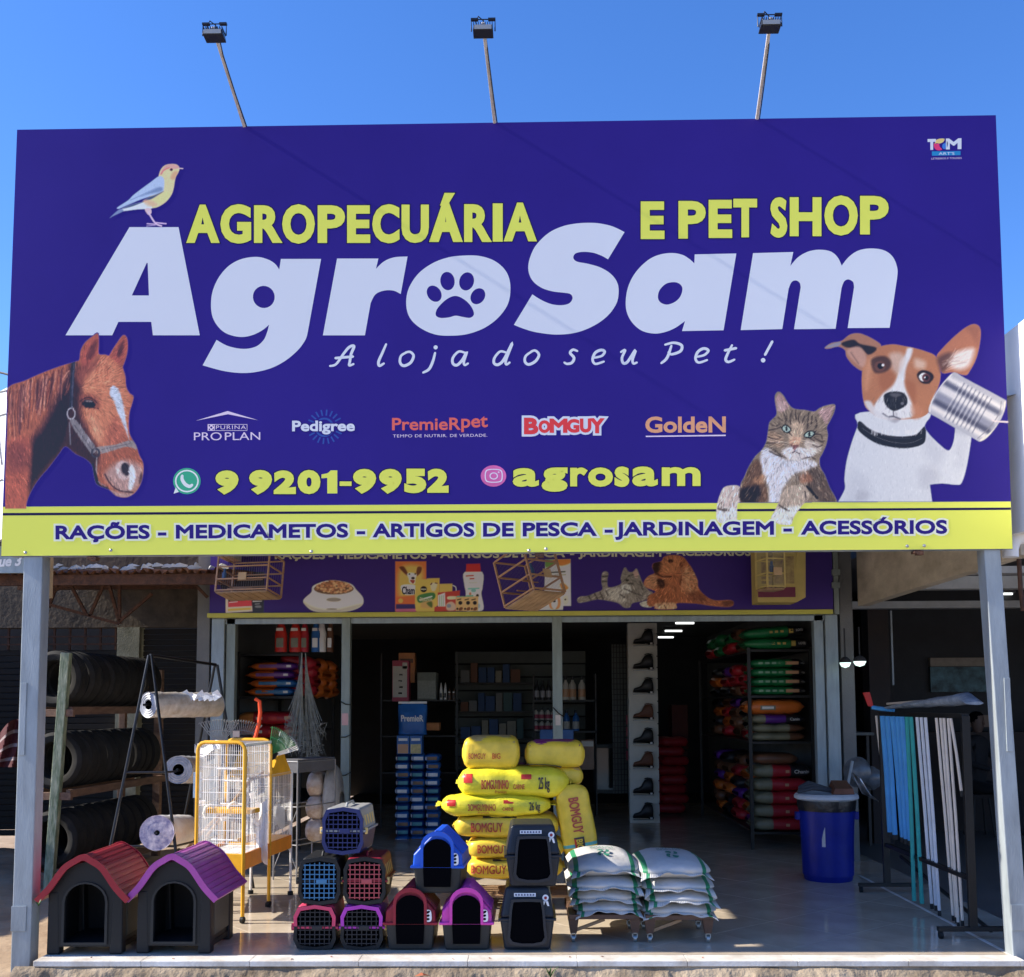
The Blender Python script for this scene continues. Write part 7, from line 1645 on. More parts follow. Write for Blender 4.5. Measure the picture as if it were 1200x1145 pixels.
p_ = at(1017, 820, A0.y); m_ = MB(); m_.hexa([p_ + Vector(v) for v in ((-.0, -.01, -.055), (.045, -.01, -.06), (.045, .01, -.06), (-.0, .01, -.055))], [p_ + Vector(v) for v in ((-.04, -.01, .06), (.015, -.01, .065), (.015, .01, .065), (-.04, .01, .06))]); o = m_.build('red_scraper', M_redp); tag(o, 'small red plastic scraper at the left end of the rack top', 'scraper')
m_ = MB(); a, b = at(1020, 842, A0.y + .2), at(1175, 830, A0.y + .2); m_.box(a.x, A0.y + .2, at(1020, 836, A0.y + .2).z, a.x + .02, A0.y + .25, .9)

# ================================================================== SHOP INTERIOR
def shelf_unit(name, label, x0, x1, y0, y1, zs, zt_, mt=M_fl):
    t = thing(name, label, 'shelving', ((x0 + x1) / 2, y0, 0))
    for x in (x0, x1):
        for y in (y0, y1): wbox('upright', x - .018, y - .018, 0, x + .018, y + .018, zt_, mt, t)
    for z in zs: wbox('shelf', x0 + .019, y0 + .0, z - .025, x1 - .019, y1, z, mt, t)
    return t
YR = 4.95; zs_ = [at(910, y, YR).z for y in (975, 869, 815, 761)]
xr0, xr1 = at(880, 900, YR).x, at(953, 900, YR).x
shelf_unit('bag_shelving', 'tall black shelving with pet food bags on the right inside the shop', xr0, xr1, YR, 8.4, zs_, zs_[3] + .02)
M_olv = film('olive bag film', (.20, .19, .12)); M_blk = film('black bag film', (.015, .015, .018)); M_rdb = film('crimson bag film', (.42, .02, .03)); M_grb = film('green bag film', (.01, .16, .05)); M_orb = film('orange bag film', (.60, .14, .02)); M_prb = film('purple bag film', (.10, .02, .22)); M_brn = film('brown bag film', (.14, .06, .03)); M_wt = pm('white bag print', (.72, .7, .66), .4, var=0); M_gold = pm('gold bag print', (.5, .36, .08), .4, var=0); M_bluf = film('blue bag film', (.02, .12, .36)); M_tan = pm('tan bag print', (.55, .30, .16), .4, var=0)
def shelfbag(label, px0, px1, z, H, Y, bands, W=.42, texts=(), patches=(), seed=0, rot=None, name='feed_bag', grp='feed bags on the right shelving', fl_=.015):
    x0, x1 = at(px0, 850, Y).x, at(px1, 850, Y).x
    return bag(name, label, 'bag', ((x0 + x1) / 2, Y + W / 2, z), x1 - x0, W, H, bands, group=grp, seed=seed, texts=texts, patches=patches, nu=20, nv=18, flange=fl_, wr=.005, rot=rot, ex=5, e=3)
L_ = at(952, 850, YR).x - at(880, 850, YR).x
Hc = .148
for k in range(5):
    tx = [('Chanin', L_ * .20, L_ * .45, Hc * .36, Hc * .62, M_wt, .02)] if k == 4 else []
    shelfbag(f'{["lowest", "second lowest", "middle", "second highest", "top"][k]} olive and crimson feed bag in the bottom stack of the right shelving' + (', reading Chanin' if k == 4 else ''), 880, 950 - (k < 4) * 2, zs_[0] + k * Hc * .98, Hc, YR - .01, [(.38, M_olv), (.66, M_rdb), (1, M_blk if k == 4 else M_rdb)], texts=tx, patches=[(L_ * .06, L_ * .12, Hc * .4, Hc * .6, M_tan)], seed=80 + k)
shelfbag('brown and orange feed bag on top of the bottom stack of the right shelving', 882, 935, zs_[0] + 5 * Hc * .98, .13, YR, [(.5, M_brn), (1, M_brn)], seed=86, W=.36)
for k in range(2): shelfbag(('lower' if k == 0 else 'upper') + ' plain olive feed bag on the third shelf of the right shelving', 880, 944, zs_[1] + k * .095, .10, YR, [(.7, M_olv), (1, M_brn)], seed=90 + k)
shelfbag('purple and black feed bag under the orange one on the right shelving', 878, 945, zs_[1] + .19, .11, YR - .01, [(.3, M_olv), (.62, M_prb), (1, M_blk)], texts=[('Canin', L_ * .20, L_ * .36, .04, .07, M_wt, .01)], seed=93)
shelfbag('bright orange feed bag topping the third shelf of the right shelving', 875, 944, zs_[1] + .295, .17, YR - .02, [(1, M_orb)], patches=[(-L_ * .25, L_ * .0, .05, .10, M_olv), (-L_ * .22, -L_ * .03, .06, .09, M_wt)], seed=94)
for k in range(4):
    h_ = .105; shelfbag(f'{["lowest", "second", "third", "top"][k]} green feed bag with pale window on the second shelf of the right shelving', 881, 946, zs_[2] + k * h_ * .97, h_, YR - .005 * k, [(.75, M_grb), (1, M_blk)], patches=[(L_ * .12, L_ * .34, h_ * .32, h_ * .66, M_tan)] + [(-L_ * .32 + j * L_ * .11, -L_ * .25 + j * L_ * .11, h_ * .38, h_ * .62, pm('pale green print', (.2, .36, .22), .4, var=0)) for j in range(4)], texts=[('10kg', L_ * .38, L_ * .45, h_ * .4, h_ * .55, M_wt, 0)], seed=96 + k)
for k in range(2):
    h_ = .13; shelfbag(('lower' if k == 0 else 'upper, tilted') + ' green and black feed bag on the top shelf of the right shelving', 876, 952 - 4 * k, zs_[3] + .0 + k * .13, h_, YR - .02, [(.68, M_grb), (1, M_blk)], patches=[(-L_ * .1 + j * L_ * .09, -L_ * .05 + j * L_ * .09, h_ * .4, h_ * .6, M_gold) for j in range(3)] + [(L_ * .22, L_ * .29, h_ * .28, h_ * .74, M_gold)], texts=[('LOTE', L_ * .34, L_ * .46, h_ * .42, h_ * .62, M_wt, .01)], seed=101 + k, rot=(0, -.07 * k, 0))
# end-on bags along the side of the shelving
protos = []
for i, (nm, mt) in enumerate((('dark red', M_rdb), ('brown', M_brn), ('black', M_blk), ('orange', M_orb), ('green', M_grb), ('purple', M_prb))):
    b_ = bag('feed_bag', 'x', 'bag', (0, 0, -50), .42, .52, .14, [(1, mt)], seed=120 + i, nu=14, nv=12, flange=.0, wr=.014, group='feed bags along the side of the right shelving'); protos.append((nm, b_))
rq = random.Random(12); used = set()
pn = ['front', 'second', 'third', 'rear']
for si, (z, nst, hh_) in enumerate(((zs_[0], 6, .13), (zs_[1], 4, .12), (zs_[2], 3, .12), (zs_[3], 2, .13))):
    for yi in range(4):
        for k in range(nst):
            nm, pb_ = protos[rq.choice((0, 1, 1, 2, 2, 3, 0, 5) if si < 3 else (0, 0, 1, 4))]
            lb = f'{nm} feed bag {["at the bottom", "second up", "third up", "fourth up", "fifth up", "sixth up"][k]} in the {pn[yi]} pile, {["bottom", "third", "second", "top"][si]} shelf side'
            if nm in used: o = dup(pb_)
            else: o = pb_; used.add(nm)
            o['label'] = lb; o.location = (xr0 + .30 - rq.uniform(.0, .06) - (.08 if si == 3 else 0), YR + .62 + yi * .66, z + k * hh_); o.rotation_euler = (rq.uniform(-.04, .04), rq.uniform(-.05, .05), rq.uniform(-.1, .1))
for nm, pb_ in protos:
    if nm not in used:
        for ch in list(pb_.children): bpy.data.objects.remove(ch)
        bpy.data.objects.remove(pb_)
# left shelving
YLs = 5.0; xl0, xl1 = at(279, 800, YLs).x, at(352, 800, YLs).x; zl_s = [at(310, y, YLs).z for y in (940, 858, 816, 766)]
shelf_unit('bag_shelving', 'tall black shelving with orange feed bags on the left inside the shop', xl0, xl1, YLs, 7.0, zl_s, zl_s[3] + .02)
LL = xl1 - xl0
for k in range(4):
    h_ = .098; mt2 = pm('violet label', (.20, .08, .28), .4, var=.2) if k > 1 else pm('blue label', (.06, .20, .38), .4, var=.2)
    shelfbag(f'{["lowest", "second", "third", "top"][k]} orange feed bag with {"violet" if k > 1 else "blue"} label on the left shelving', 288 + (k % 2) * 3, 342 + (k % 2) * 4, zl_s[2] + k * h_ * .98, h_, YLs - .01, [(.55, M_orb), (1, M_bluf if k < 2 else M_prb)], patches=[(-LL * .22, LL * .30, h_ * .30, h_ * .68, mt2), (LL * .22, LL * .29, h_ * .36, h_ * .62, M_wt)], seed=140 + k, grp='feed bags on the left shelving', fl_=.04)
for k in range(3):
    h_ = .15; shelfbag(f'{["lowest", "middle", "upper"][k]} large orange-red feed bag below the violet labelled ones', 276, 346, zl_s[1] - .10 + k * h_ - .12, h_, YLs - .02, [(.30, film('amber bag film', (.55, .20, .05))), (1, M_rdb)], patches=[(-LL * .15, -LL * .05, h_ * .4, h_ * .6, M_wt), (LL * .05, LL * .18, h_ * .34, h_ * .62, M_redp), (LL * .3, LL * .42, h_ * .4, h_ * .64, M_tan)], seed=146 + k, grp='feed bags on the left shelving')
def doypack(label, px, py0, py1, Y, w, mt, mt2, grp='upright packs on the left shelving', nm='pouch'):
    a, b = at(px, py1, Y), at(px, py0, Y); H = b.z - a.z; w_ = w * sc(Y); t = thing(nm, label, 'pouch', (a.x, Y, a.z), group=grp); P = []
    for i in range(9):
        v = i / 8; ww = w_ / 2 * (.95 if v < .5 else .95 - (v - .5) * 1.55); d = .05 * (1 - v) ** .5 * (1 if v < 1 else 0) + .004
        P.append([(ww * math.copysign(abs(math.cos(q)) ** .7, math.cos(q)), d * math.sin(q), H * v) for q in [2 * math.pi * j / 14 for j in range(15)]])
    m_ = MB(); m_.grid(P); m_.build('pack', mt, t, smooth=True)
    m_ = MB(); m_.box(-w_ * .28, -.053, H * .12, w_ * .28, -.050, H * .38); m_.build('label', mt2, t)
    m_ = MB(); m_.box(-w_ * .30, -.050, H * .58, w_ * .25, -.046, H * .66); m_.build('label', M_wt, t)
    return t
for k, (x, w, mt, lb) in enumerate(((329, 15, M_redp, 'left red-orange pouch'), (346, 15, M_redp, 'right red-orange pouch'), (357, 10, M_rdb, 'narrow crimson pouch'), (370, 11, M_bluf, 'blue and white pouch'), (377, 11, M_wt, 'white pouch'), (387, 8, M_brn, 'small brown pouch'))):
    doypack(f'{lb} standing on the top shelf of the left shelving', x, 722, 764, 4.9 + .03 * k, w, mt, M_olv if k < 3 else M_wt)
b0 = protos[0][1] if protos[0][0] in used else protos[1][1]
for k in range(12):
    o = dup(protos[3][1] if (k % 3) and 'orange' in used else b0); o['group'] = 'feed bags along the side of the left shelving'; c_, r_i = k % 3, k // 3
    o['label'] = f'feed bag {["bottom", "second", "third", "top"][r_i]} in the {["front", "middle", "rear"][c_]} pile on the left shelving side'
    o.location = (xl1 - .12, YLs + .5 + c_ * .6, zl_s[2] + r_i * .11 if r_i < 4 else 0); o.rotation_euler = (0, .02 * k % 3, rq.uniform(-.15, .15))
# blue packs in the middle
YM = 5.9; xm0 = at(462, 940, YM).x; xm1 = at(515, 940, YM).x
bpl = thing('wooden_pallet', 'flat wooden board under the stack of blue packs', 'pallet', (xm0, YM, 0)); zpb = at(490, 990, YM).z
wbox('board', xm0 - .1, YM - .05, max(0, zpb - .03), xm1 + .15, YM + .6, zpb, M_wood, bpl)
wbox('foot', xm0, YM, 0, xm0 + .08, YM + .5, zpb - .031, M_wood, bpl); wbox('foot', xm1 - .08, YM, 0, xm1, YM + .5, zpb - .031, M_wood, bpl)
hp = (at(490, 884, YM).z - zpb) / 11; wp = (xm1 - xm0) / 3
bp = []
for i, (a, b, nm) in enumerate(((M_bluf, M_wt, 'white'), (M_bluf, pm('brown label', (.22, .13, .07), .5, var=.2), 'brown'), (film('navy bag film', (.01, .04, .16)), pm('sea green label', (.08, .28, .30), .5, var=.2), 'green'))):
    bp.append((bag('food_pack', f'x', 'pack', (0, 0, -50), wp, .36, hp * 1.02, [(1, a)], seed=160 + i, nu=14, nv=12, flange=.0, wr=.004, patches=[(-wp * .28, wp * .36, hp * .28, hp * .70, b), (-wp * .42, -wp * .34, hp * .3, hp * .7, M_wt)], group='blue food packs in the central stack'), nm))
seen = set(); rown11 = ['lowest', 'second lowest', 'third lowest', 'fourth lowest', 'fifth lowest', 'central', 'fifth highest', 'fourth highest', 'third highest', 'second highest', 'topmost']
for r in range(11):
    for c_ in range(3):
        i = (0, 1, 2)[(r * 2 + c_ * (1 + r % 2)) % 3]; src, nm = bp[i]
        if i in seen: o = dup(src)
        else: o = src; seen.add(i)
        o.location = (xm0 + wp * (c_ + .5), YM + .18 + (.02 if (r + c_) % 2 else 0), zpb + r * hp); o.rotation_euler = (0, 0, (-.03, .02, .04)[(r + c_) % 3])
        o['label'] = f'blue pack with {nm} label, {["left", "middle", "right"][c_]} of the {rown11[r]} row of the stack'
zt2 = at(490, 884, YM).z
for k, (x, mt) in enumerate(((472, M_tan), (487, pm('yellow dog print', (.55, .45, .2), .5, var=.3, scale=30)))):
    a, b = at(x - 7, 884, YM + .0), at(x + 7.5, 862, YM); t = thing('pet_food_box', ('left' if k == 0 else 'right') + ' blue box with pet picture on top of the blue stack', 'box', ((a.x + b.x) / 2, YM, a.z), group='boxes on the blue stack')
    wbox('carton', a.x, YM, a.z + .002, b.x, YM + .2, b.z, M_bluf, t, bevel=.004); wbox('picture', a.x + .012, YM - .004, a.z + .01, b.x - .012, YM - .001, a.z + .12, mt, t); wbox('title', a.x + .02, YM - .004, a.z + .16, b.x - .02, YM - .001, a.z + .19, M_wt, t)
pr_ = thing('food_bag', 'upright blue bag reading PremieR on the blue stack', 'bag', at(483, 860, YM + .05)); a, b = at(466, 861, YM + .05), at(499.5, 824, YM + .05); P = []
for i in range(11):
    v = i / 10; d = .07 * math.sin(math.pi * min(1, .25 + v * .75)) + .004; P.append([Vector(((a.x + b.x) / 2 + (b.x - a.x) / 2 * (1 - .03 * math.sin(v * 6)) * math.copysign(abs(math.cos(q)) ** .5, math.cos(q)), YM + .12 + d * math.sin(q), a.z + (b.z - a.z) * v + (.02 * math.cos(2 * math.cos(q) * 2) if i == 10 else 0))) for q in [2 * math.pi * j / 16 for j in range(17)]])
m_ = MB(); m_.grid(P); m_.build('pack', M_bluf, pr_, True, smooth=True)
m_ = MB(); word(m_, 'PremieR', 470, 496, 838, 845.5, bold=.03, fn=lambda x, y: at(x, y, YM + .042)); m_.build('lettering', M_wt, pr_, True)
wbox('top_seal', a.x, YM + .10, b.z - .005, b.x, YM + .13, b.z + .02, M_wt, pr_)
mk = thing('rear_shelving', 'dark shelving with boxes behind the stack of blue packs', 'shelving', at(500, 900, 7.0)); 
for y_ in (820, 862, 905): z = at(500, y_, 7.0).z; wbox('shelf', at(452, 0, 7.0).x, 7.0, z - .02, at(536, 0, 7.0).x, 7.5, z, M_fl, mk)
for x_ in (452, 536): wbox('upright', at(x_, 0, 7.0).x - .02, 7.0, 0, at(x_, 0, 7.0).x, 7.05, at(500, 765, 7.0).z, M_fl, mk)
def carton(label, x0, x1, y0, y1, Y, mt, d=.3, prints=(), nm='carton_box', cat='box'):
    a, b = at(x0, y1, Y), at(x1, y0, Y); t = thing(nm, label, cat, ((a.x + b.x) / 2, Y, a.z)); wbox('carton', a.x, Y, a.z, b.x, Y + d, b.z, mt, t, bevel=.004)
    for (u0, u1, v0, v1, m2) in prints: wbox('print', a.x + (b.x - a.x) * u0, Y - .004, a.z + (b.z - a.z) * v0, a.x + (b.x - a.x) * u1, Y - .001, a.z + (b.z - a.z) * v1, m2, t)
    return t
M_cream = pm('cream card', (.50, .47, .40), .6, var=.08); M_rose = pm('rose card', (.40, .06, .10), .6, var=.1)
carton('tall red box with white front and small dark figures above the PremieR bag', 459.5, 479, 774, 822, 6.9, M_rose, .25, [(.04, .90, .10, .86, M_cream)] + [(.38 + .05 * (i % 2), .60 + .05 * (i % 2), .18 + i * .15, .22 + i * .15, M_black) for i in range(4)] + [(.62, .92, .80, .95, M_cream)])
carton('orange box behind the tall red box', 467, 486, 765, 800, 7.1, film('amber bag film', (.55, .20, .05)), .2, [(.1, .9, .66, .8, M_brn)])
carton('grey-green wire crate right of the tall red box', 489, 511, 788, 820, 6.95, pm('grey green card', (.16, .17, .14), .7, var=.2, scale=20), .35, [(.02, .98, .05, .7, pm('pale grey green card', (.24, .25, .21), .7, var=.2, scale=30))])
carton('small amber box on the shelf right of the PremieR bag', 500, 515, 847, 856, 6.9, film('amber bag film', (.55, .20, .05)), .2)
for k in range(4): doypack(f'{["leftmost", "second", "third", "rightmost"][k]} small jar on the dark shelf right of the boxes', 517 + k * 5, 800 if k < 2 else 806, 820, 7.1, 4, M_wt if k < 2 else M_brn, M_blk, 'jars on the dark rear shelf', 'jar')
# back wall: panels, bottle shelves, cabinet
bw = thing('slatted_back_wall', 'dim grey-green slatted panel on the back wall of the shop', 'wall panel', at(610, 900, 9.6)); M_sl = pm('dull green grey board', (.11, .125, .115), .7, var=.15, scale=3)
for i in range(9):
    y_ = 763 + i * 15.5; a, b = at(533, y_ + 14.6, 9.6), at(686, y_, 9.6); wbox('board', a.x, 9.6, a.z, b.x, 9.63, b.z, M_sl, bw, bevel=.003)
bs = thing('bottle_shelving', 'dark shelf unit with bottles behind the yellow feed sacks', 'shelving', at(656, 900, 8.6))
for y_ in (820.5, 857): z = at(600, y_, 8.6).z; wbox('shelf', at(622, 0, 8.6).x, 8.6, z - .025, at(690, 0, 8.6).x, 8.95, z, M_fl, bs)
for x_ in (621, 690): wbox('side', at(x_, 0, 8.6).x - .02, 8.6, 0, at(x_, 0, 8.6).x, 8.95, at(600, 790, 8.6).z, M_fl, bs)
def bottle(label, px, y0, y1, Y, w, mt, lab, spray=False, nm='bottle', grp='bottles on the rear shelves'):
    a, b = at(px, y1, Y), at(px, y0, Y); H = b.z - a.z; r = w * sc(Y) / 2; t = thing(nm, label, 'bottle', a, group=grp)
    m_ = MB(); m_.lathe([(.0001, 0), (r, 0), (r, H * .55), (r * .9, H * .66), (r * .35, H * .80), (r * .35, H * .86)], 14, a); m_.build('body', mt, t, True, smooth=True)
    m_ = MB(); m_.lathe([(r * 1.02, H * .12), (r * 1.02, H * .46)], 14, a); m_.build('label', lab, t, True, smooth=True)
    m_ = MB(); m_.lathe([(r * .42, H * .86), (r * .42, H)], 10, a); m_.build('cap', M_blk, t, True)
    return t
oo = ['first', 'second', 'third', 'fourth', 'fifth', 'sixth', 'seventh', 'eighth']
for k, x in enumerate((629, 636, 643, 650)): bottle(f'{oo[k]} dark bottle from the left on the upper rear shelf', x, 797, 820, 8.65, 6, M_blk, pm('grey label', (.34, .33, .34), .6))
for k, x in enumerate((663, 671, 682)): bottle(f'{["left", "middle", "right"][k]} cream spray bottle right of the middle door post', x, 793, 820, 8.65, 8.5, M_cream, M_tan)
for k, x in enumerate((628, 635, 642, 649)):
    for r in range(2): bottle(f'{oo[k]} red-labelled tub from the left, {"lower" if r == 0 else "upper"} of the two, lower rear shelf', x, 843 - r * 13, 856.5 - r * 13, 8.66, 6.5, M_cream, M_rose)
for k, x in enumerate((664, 675)): bottle(f'{["left", "right"][k]} blue bottle right of the middle door post', x, 832, 857, 8.65, 8, M_bluf, M_cream)
carton('bright blue carton behind the top of the yellow feed sacks', 633, 672, 855, 884, 7.2, M_bluf, .3, [(.75, .9, .3, .6, M_wt)])
carton('brown paper carton right of the blue carton', 681, 696, 867, 902, 7.4, pm('kraft card', (.24, .16, .11), .8, var=.2), .3, [(.05, .95, .78, .95, M_cream)])
carton('dim glass-fronted cabinet behind the yellow feed sacks', 697, 722, 872, 930, 8.8, pm('cabinet green grey', (.05, .065, .06), .5, var=.2), .4, [(.1, .9, .08, .92, pm('cabinet glass', (.03, .04, .04), .08, var=0))], 'glass_cabinet', 'cabinet')
pg = thing('display_grid', 'grey-green wire display panel left of the shoe column', 'panel', at(730, 880, 8.3))
a, b = at(719, 930, 8.3), at(739, 755, 8.3); wbox('backing', a.x, 8.34, a.z, b.x, 8.37, b.z, M_sl, pg)
m_ = MB()
for i in range(6): x = a.x + (b.x - a.x) * (i + .5) / 6; m_.box(x - .006, 8.31, a.z, x + .006, 8.325, b.z)
for i in range(28): z = a.z + (b.z - a.z) * (i + .5) / 28; m_.box(a.x, 8.32, z - .005, b.x, 8.335, z + .005)
m_.build('grid', M_fl, pg, True, kind='stuff')
for k in range(4): o = MB(); a = at(735, 838 + k * 14, 8.2); o.tube([a, a + Vector((.005, 0, -.13))], .018, 6); o = o.build('pink_leash', M_rose); tag(o, f'{oo[k]} pink leash from the top, hanging left of the shoe column', 'leash', 'pink leashes hanging on the wire panel')
# shoe column
YC = 7.6; sc_ = thing('shoe_display', 'tall white slatted shoe display column in the middle of the shop', 'display', (at(754, 970, YC).x, YC, 0))
a, b = at(738.5, 969, YC), at(769.5, 730, YC); M_slw = pm('cream slat board', (.62, .60, .52), .5, var=.05)
wbox('core', a.x + .01, YC + .01, 0.0, b.x - .01, YC + .28, b.z, M_slw, sc_)
nsl = 18
for i in range(nsl):
    z0, z1 = a.z + (b.z - a.z) * i / nsl, a.z + (b.z - a.z) * (i + 1) / nsl; wbox('slat', a.x, YC - .008, z0 + .012, b.x, YC + .009, z1 - .004, M_slw, sc_)
m_ = MB(); m_.box(a.x + .011, YC + .009, a.z, b.x - .011, YC + .0095, b.z); 
def shoe_mesh():
    """ankle boot pointing left, 0.27 long"""
    secs = [(-.135, .030, .0, .030), (-.125, .036, .0, .055), (-.095, .044, .0, .068), (-.06, .045, .0, .075), (-.03, .042, .0, .095), (-.005, .038, .0, .140), (.02, .040, .0, .178), (.06, .042, .0, .190), (.10, .042, .0, .186), (.122, .036, .0, .165), (.132, .02, .0, .12)]
    P = []
    for x, w, z0, z1 in secs: P.append([(x, w * math.sin(q) , .012 + (z1 - .012) * (.5 - .5 * math.cos(q)) if True else 0) for q in [2 * math.pi * j / 16 for j in range(17)]])
    m_ = MB(); m_.grid(P); return m_
def shoe(label, mt, y_bot, k):
    p_ = at(754, y_bot, YC - .08); t = thing('boot', label, 'boot', p_, group='boots on the slatted column')
    o = shoe_mesh().build('upper', mt, t, smooth=True)
    m_ = MB(); m_.prism([(-.138, .0), (.02, .0), (.03, .012), (.065, .012), (.07, -.012), (.135, -.012), (.135, .018), (-.138, .018)], -.042, .042); m_.build('sole', M_char2, t, bevel=.004)
    m_ = MB(); m_.tube([(.02, -.02, .19), (.06, -.03, .20), (.11, -.02, .19), (.12, .0, .185), (.11, .02, .19), (.06, .03, .2), (.02, .02, .19)], .007, 6); m_.build('collar', mt, t, smooth=True)
    m_ = MB(); m_.box(-.13, .0 - .05, -.03, .135, .09, -.022); m_.build('bracket', pm('clear bracket', (.4, .42, .42), .2, var=0), t)
    m_ = MB(); m_.box(.085, -.062, -.012, .115, -.058, .012); m_.build('price_tag', M_wt, t)
    return t
M_bt = pm('black leather', (.015, .014, .014), .45, var=.2); M_bbr = pm('brown leather', (.13, .045, .02), .5, var=.2)
for k, y_ in enumerate((757, 786, 814, 844.5, 873, 901, 932, 961)):
    shoe(f'{oo[k]} boot from the top on the white column, {"brown" if k in (3, 5) else "black"}', M_bbr if k in (3, 5) else M_bt, y_ - 2.5, k)
# dim merchandise deep in the shop between column and shelving
for k in range(6): 
    x_ = 782 + k * 4
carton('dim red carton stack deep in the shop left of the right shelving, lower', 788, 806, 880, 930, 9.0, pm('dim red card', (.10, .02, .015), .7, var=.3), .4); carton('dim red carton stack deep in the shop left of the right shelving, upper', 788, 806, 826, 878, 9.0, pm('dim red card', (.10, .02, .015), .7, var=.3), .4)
# cables and sticker on the door posts
for k, (p0, p1_) in enumerate((((648, 829), (661, 840)), ((399, 822), (411, 826)), ((399, 864), (411, 861)), ((399, 909), (411, 905)))):
    m_ = MB(); a, b = at(*p0, YF - .012), at(*p1_, YF - .012); m_.tube([a, (a + b) / 2 + Vector((0, -.004, -.012)), b], .006, 6); o = m_.build('cable_tie', M_char, smooth=True); tag(o, ['black cable loop round the middle door post', 'upper black tie round the left door post', 'middle black tie round the left door post', 'lower black tie round the left door post'][k], 'cable')
m_ = MB(); a, b = at(651, 850, YF - .003), at(657, 838, YF - .003); m_.box(a.x, YF - .004, a.z, b.x, YF - .002, b.z); o = m_.build('sticker', pm('pale sticker', (.6, .52, .45), .6)); tag(o, 'small pale sticker on the middle door post', 'sticker')
m_ = MB(); a, b = at(400.5, 850, YF - .003), at(408, 836, YF - .003); m_.box(a.x, YF - .004, a.z, b.x, YF - .002, b.z); o = m_.build('sticker', pm('pink sticker', (.6, .35, .33), .6)); tag(o, 'small pinkish sticker on the left door post', 'sticker')

# ================================================================== PERSON in the side room
def person(loc, rz):
    t = thing('person', 'person in dark clothes sitting behind the broom rack in the dark side room', 'person', loc, rz)
    V = [(0, 0, .60), (0, .01, .80), (0, .0, 1.0), (0, -.01, 1.13), (0, -.02, 1.20), (.17, 0, 1.09), (.22, -.10, .86), (.16, -.32, .80), (-.17, 0, 1.09), (-.22, -.10, .86), (-.16, -.32, .80), (.10, 0, .58), (.12, -.42, .58), (.12, -.45, .12), (.12, -.58, .04), (-.10, 0, .58), (-.12, -.42, .58), (-.12, -.45, .12), (-.12, -.58, .04)]
    E = [(0, 1), (1, 2), (2, 3), (3, 4), (3, 5), (5, 6), (6, 7), (3, 8), (8, 9), (9, 10), (0, 11), (11, 12), (12, 13), (13, 14), (0, 15), (15, 16), (16, 17), (17, 18)]
    R = [.14, .13, .15, .10, .055, .065, .045, .032, .065, .045, .032, .09, .07, .05, .04, .09, .07, .05, .04]
    me = bpy.data.meshes.new('body'); me.from_pydata(V, E, []); o = bpy.data.objects.new('body', me); COL.objects.link(o); o.parent = t
    o.modifiers.new('skin', 'SKIN')
    for i, r in enumerate(R): me.skin_vertices[0].data[i].radius = (r, r * .85)
    me.skin_vertices[0].data[0].use_root = True
    s_ = o.modifiers.new('sub', 'SUBSURF'); s_.levels = 2; s_.render_levels = 2
    me.materials.append(pm('dark clothing', (.012, .012, .015), .9, var=.2))
    m_ = MB(); m_.lathe([(.0001, -.12), (.045, -.11), (.07, -.05), (.078, .02), (.07, .08), (.04, .115), (.0001, .12)], 16, (0, -.03, 1.34)); h = m_.build('head', pm('dim skin', (.10, .06, .045), .6, var=.1), t, smooth=True)
    m_ = MB(); m_.lathe([(.080, .0), (.085, .05), (.078, .09), (.045, .125), (.0001, .132)], 16, (0, -.015, 1.345)); m_.build('hair', M_black, t, smooth=True)
    m_ = MB(); m_.tube([(0, -.105, 1.36), (0, -.125, 1.325), (0, -.108, 1.315)], .012, 6); m_.build('nose', pm('dim skin', (.10, .06, .045), .6), t, smooth=True)
    for s2 in (-1, 1):
        m_ = MB(); m_.lathe([(.0001, -.02), (.012, 0), (.0001, .02)], 8, (s2 * .078, -.03, 1.34)); m_.build('ear', pm('dim skin', (.10, .06, .045), .6), t, smooth=True)
        for k in range(5):
            x = s2 * (.14 + k * .011); b_ = MB(); b_.tube([(x, -.33, .80), (x, -.38, .795), (x, -.40 + abs(k - 2) * .008, .78)], .008, 6); b_.build('finger', pm('dim skin', (.10, .06, .045), .6), t, smooth=True)
    return t
pq = at(1143, 845, 6.1); ph = person((pq.x, 6.1, pq.z - 1.36), .5)
st = thing('stool', 'dark stool under the person sitting in the side room', 'stool', (pq.x, 6.1, 0)); sh_ = pq.z - 1.36 + .50
m_ = MB(); m_.lathe([(.0001, 0), (.17, 0), (.17, .04), (.0001, .045)], 20, (pq.x, 6.1, sh_ - .045)); m_.build('seat', M_brown, st, True)
for k in range(4): a = k * 1.57 + .8; m_ = MB(); m_.tube([(pq.x + .12 * math.cos(a), 6.1 + .12 * math.sin(a), sh_ - .05), (pq.x + .18 * math.cos(a), 6.1 + .18 * math.sin(a), 0)], .012, 6); m_.build('leg', M_fl, st, True)
tb = thing('table', 'dim pale board behind the sitting person in the side room', 'table', at(1140, 850, 7.0)); a, b = at(1130, 852, 6.55), at(1165, 838, 6.55); wbox('top', a.x, 6.5, a.z, b.x, 6.56, b.z, pm('tan board', (.22, .15, .11), .8), tb)
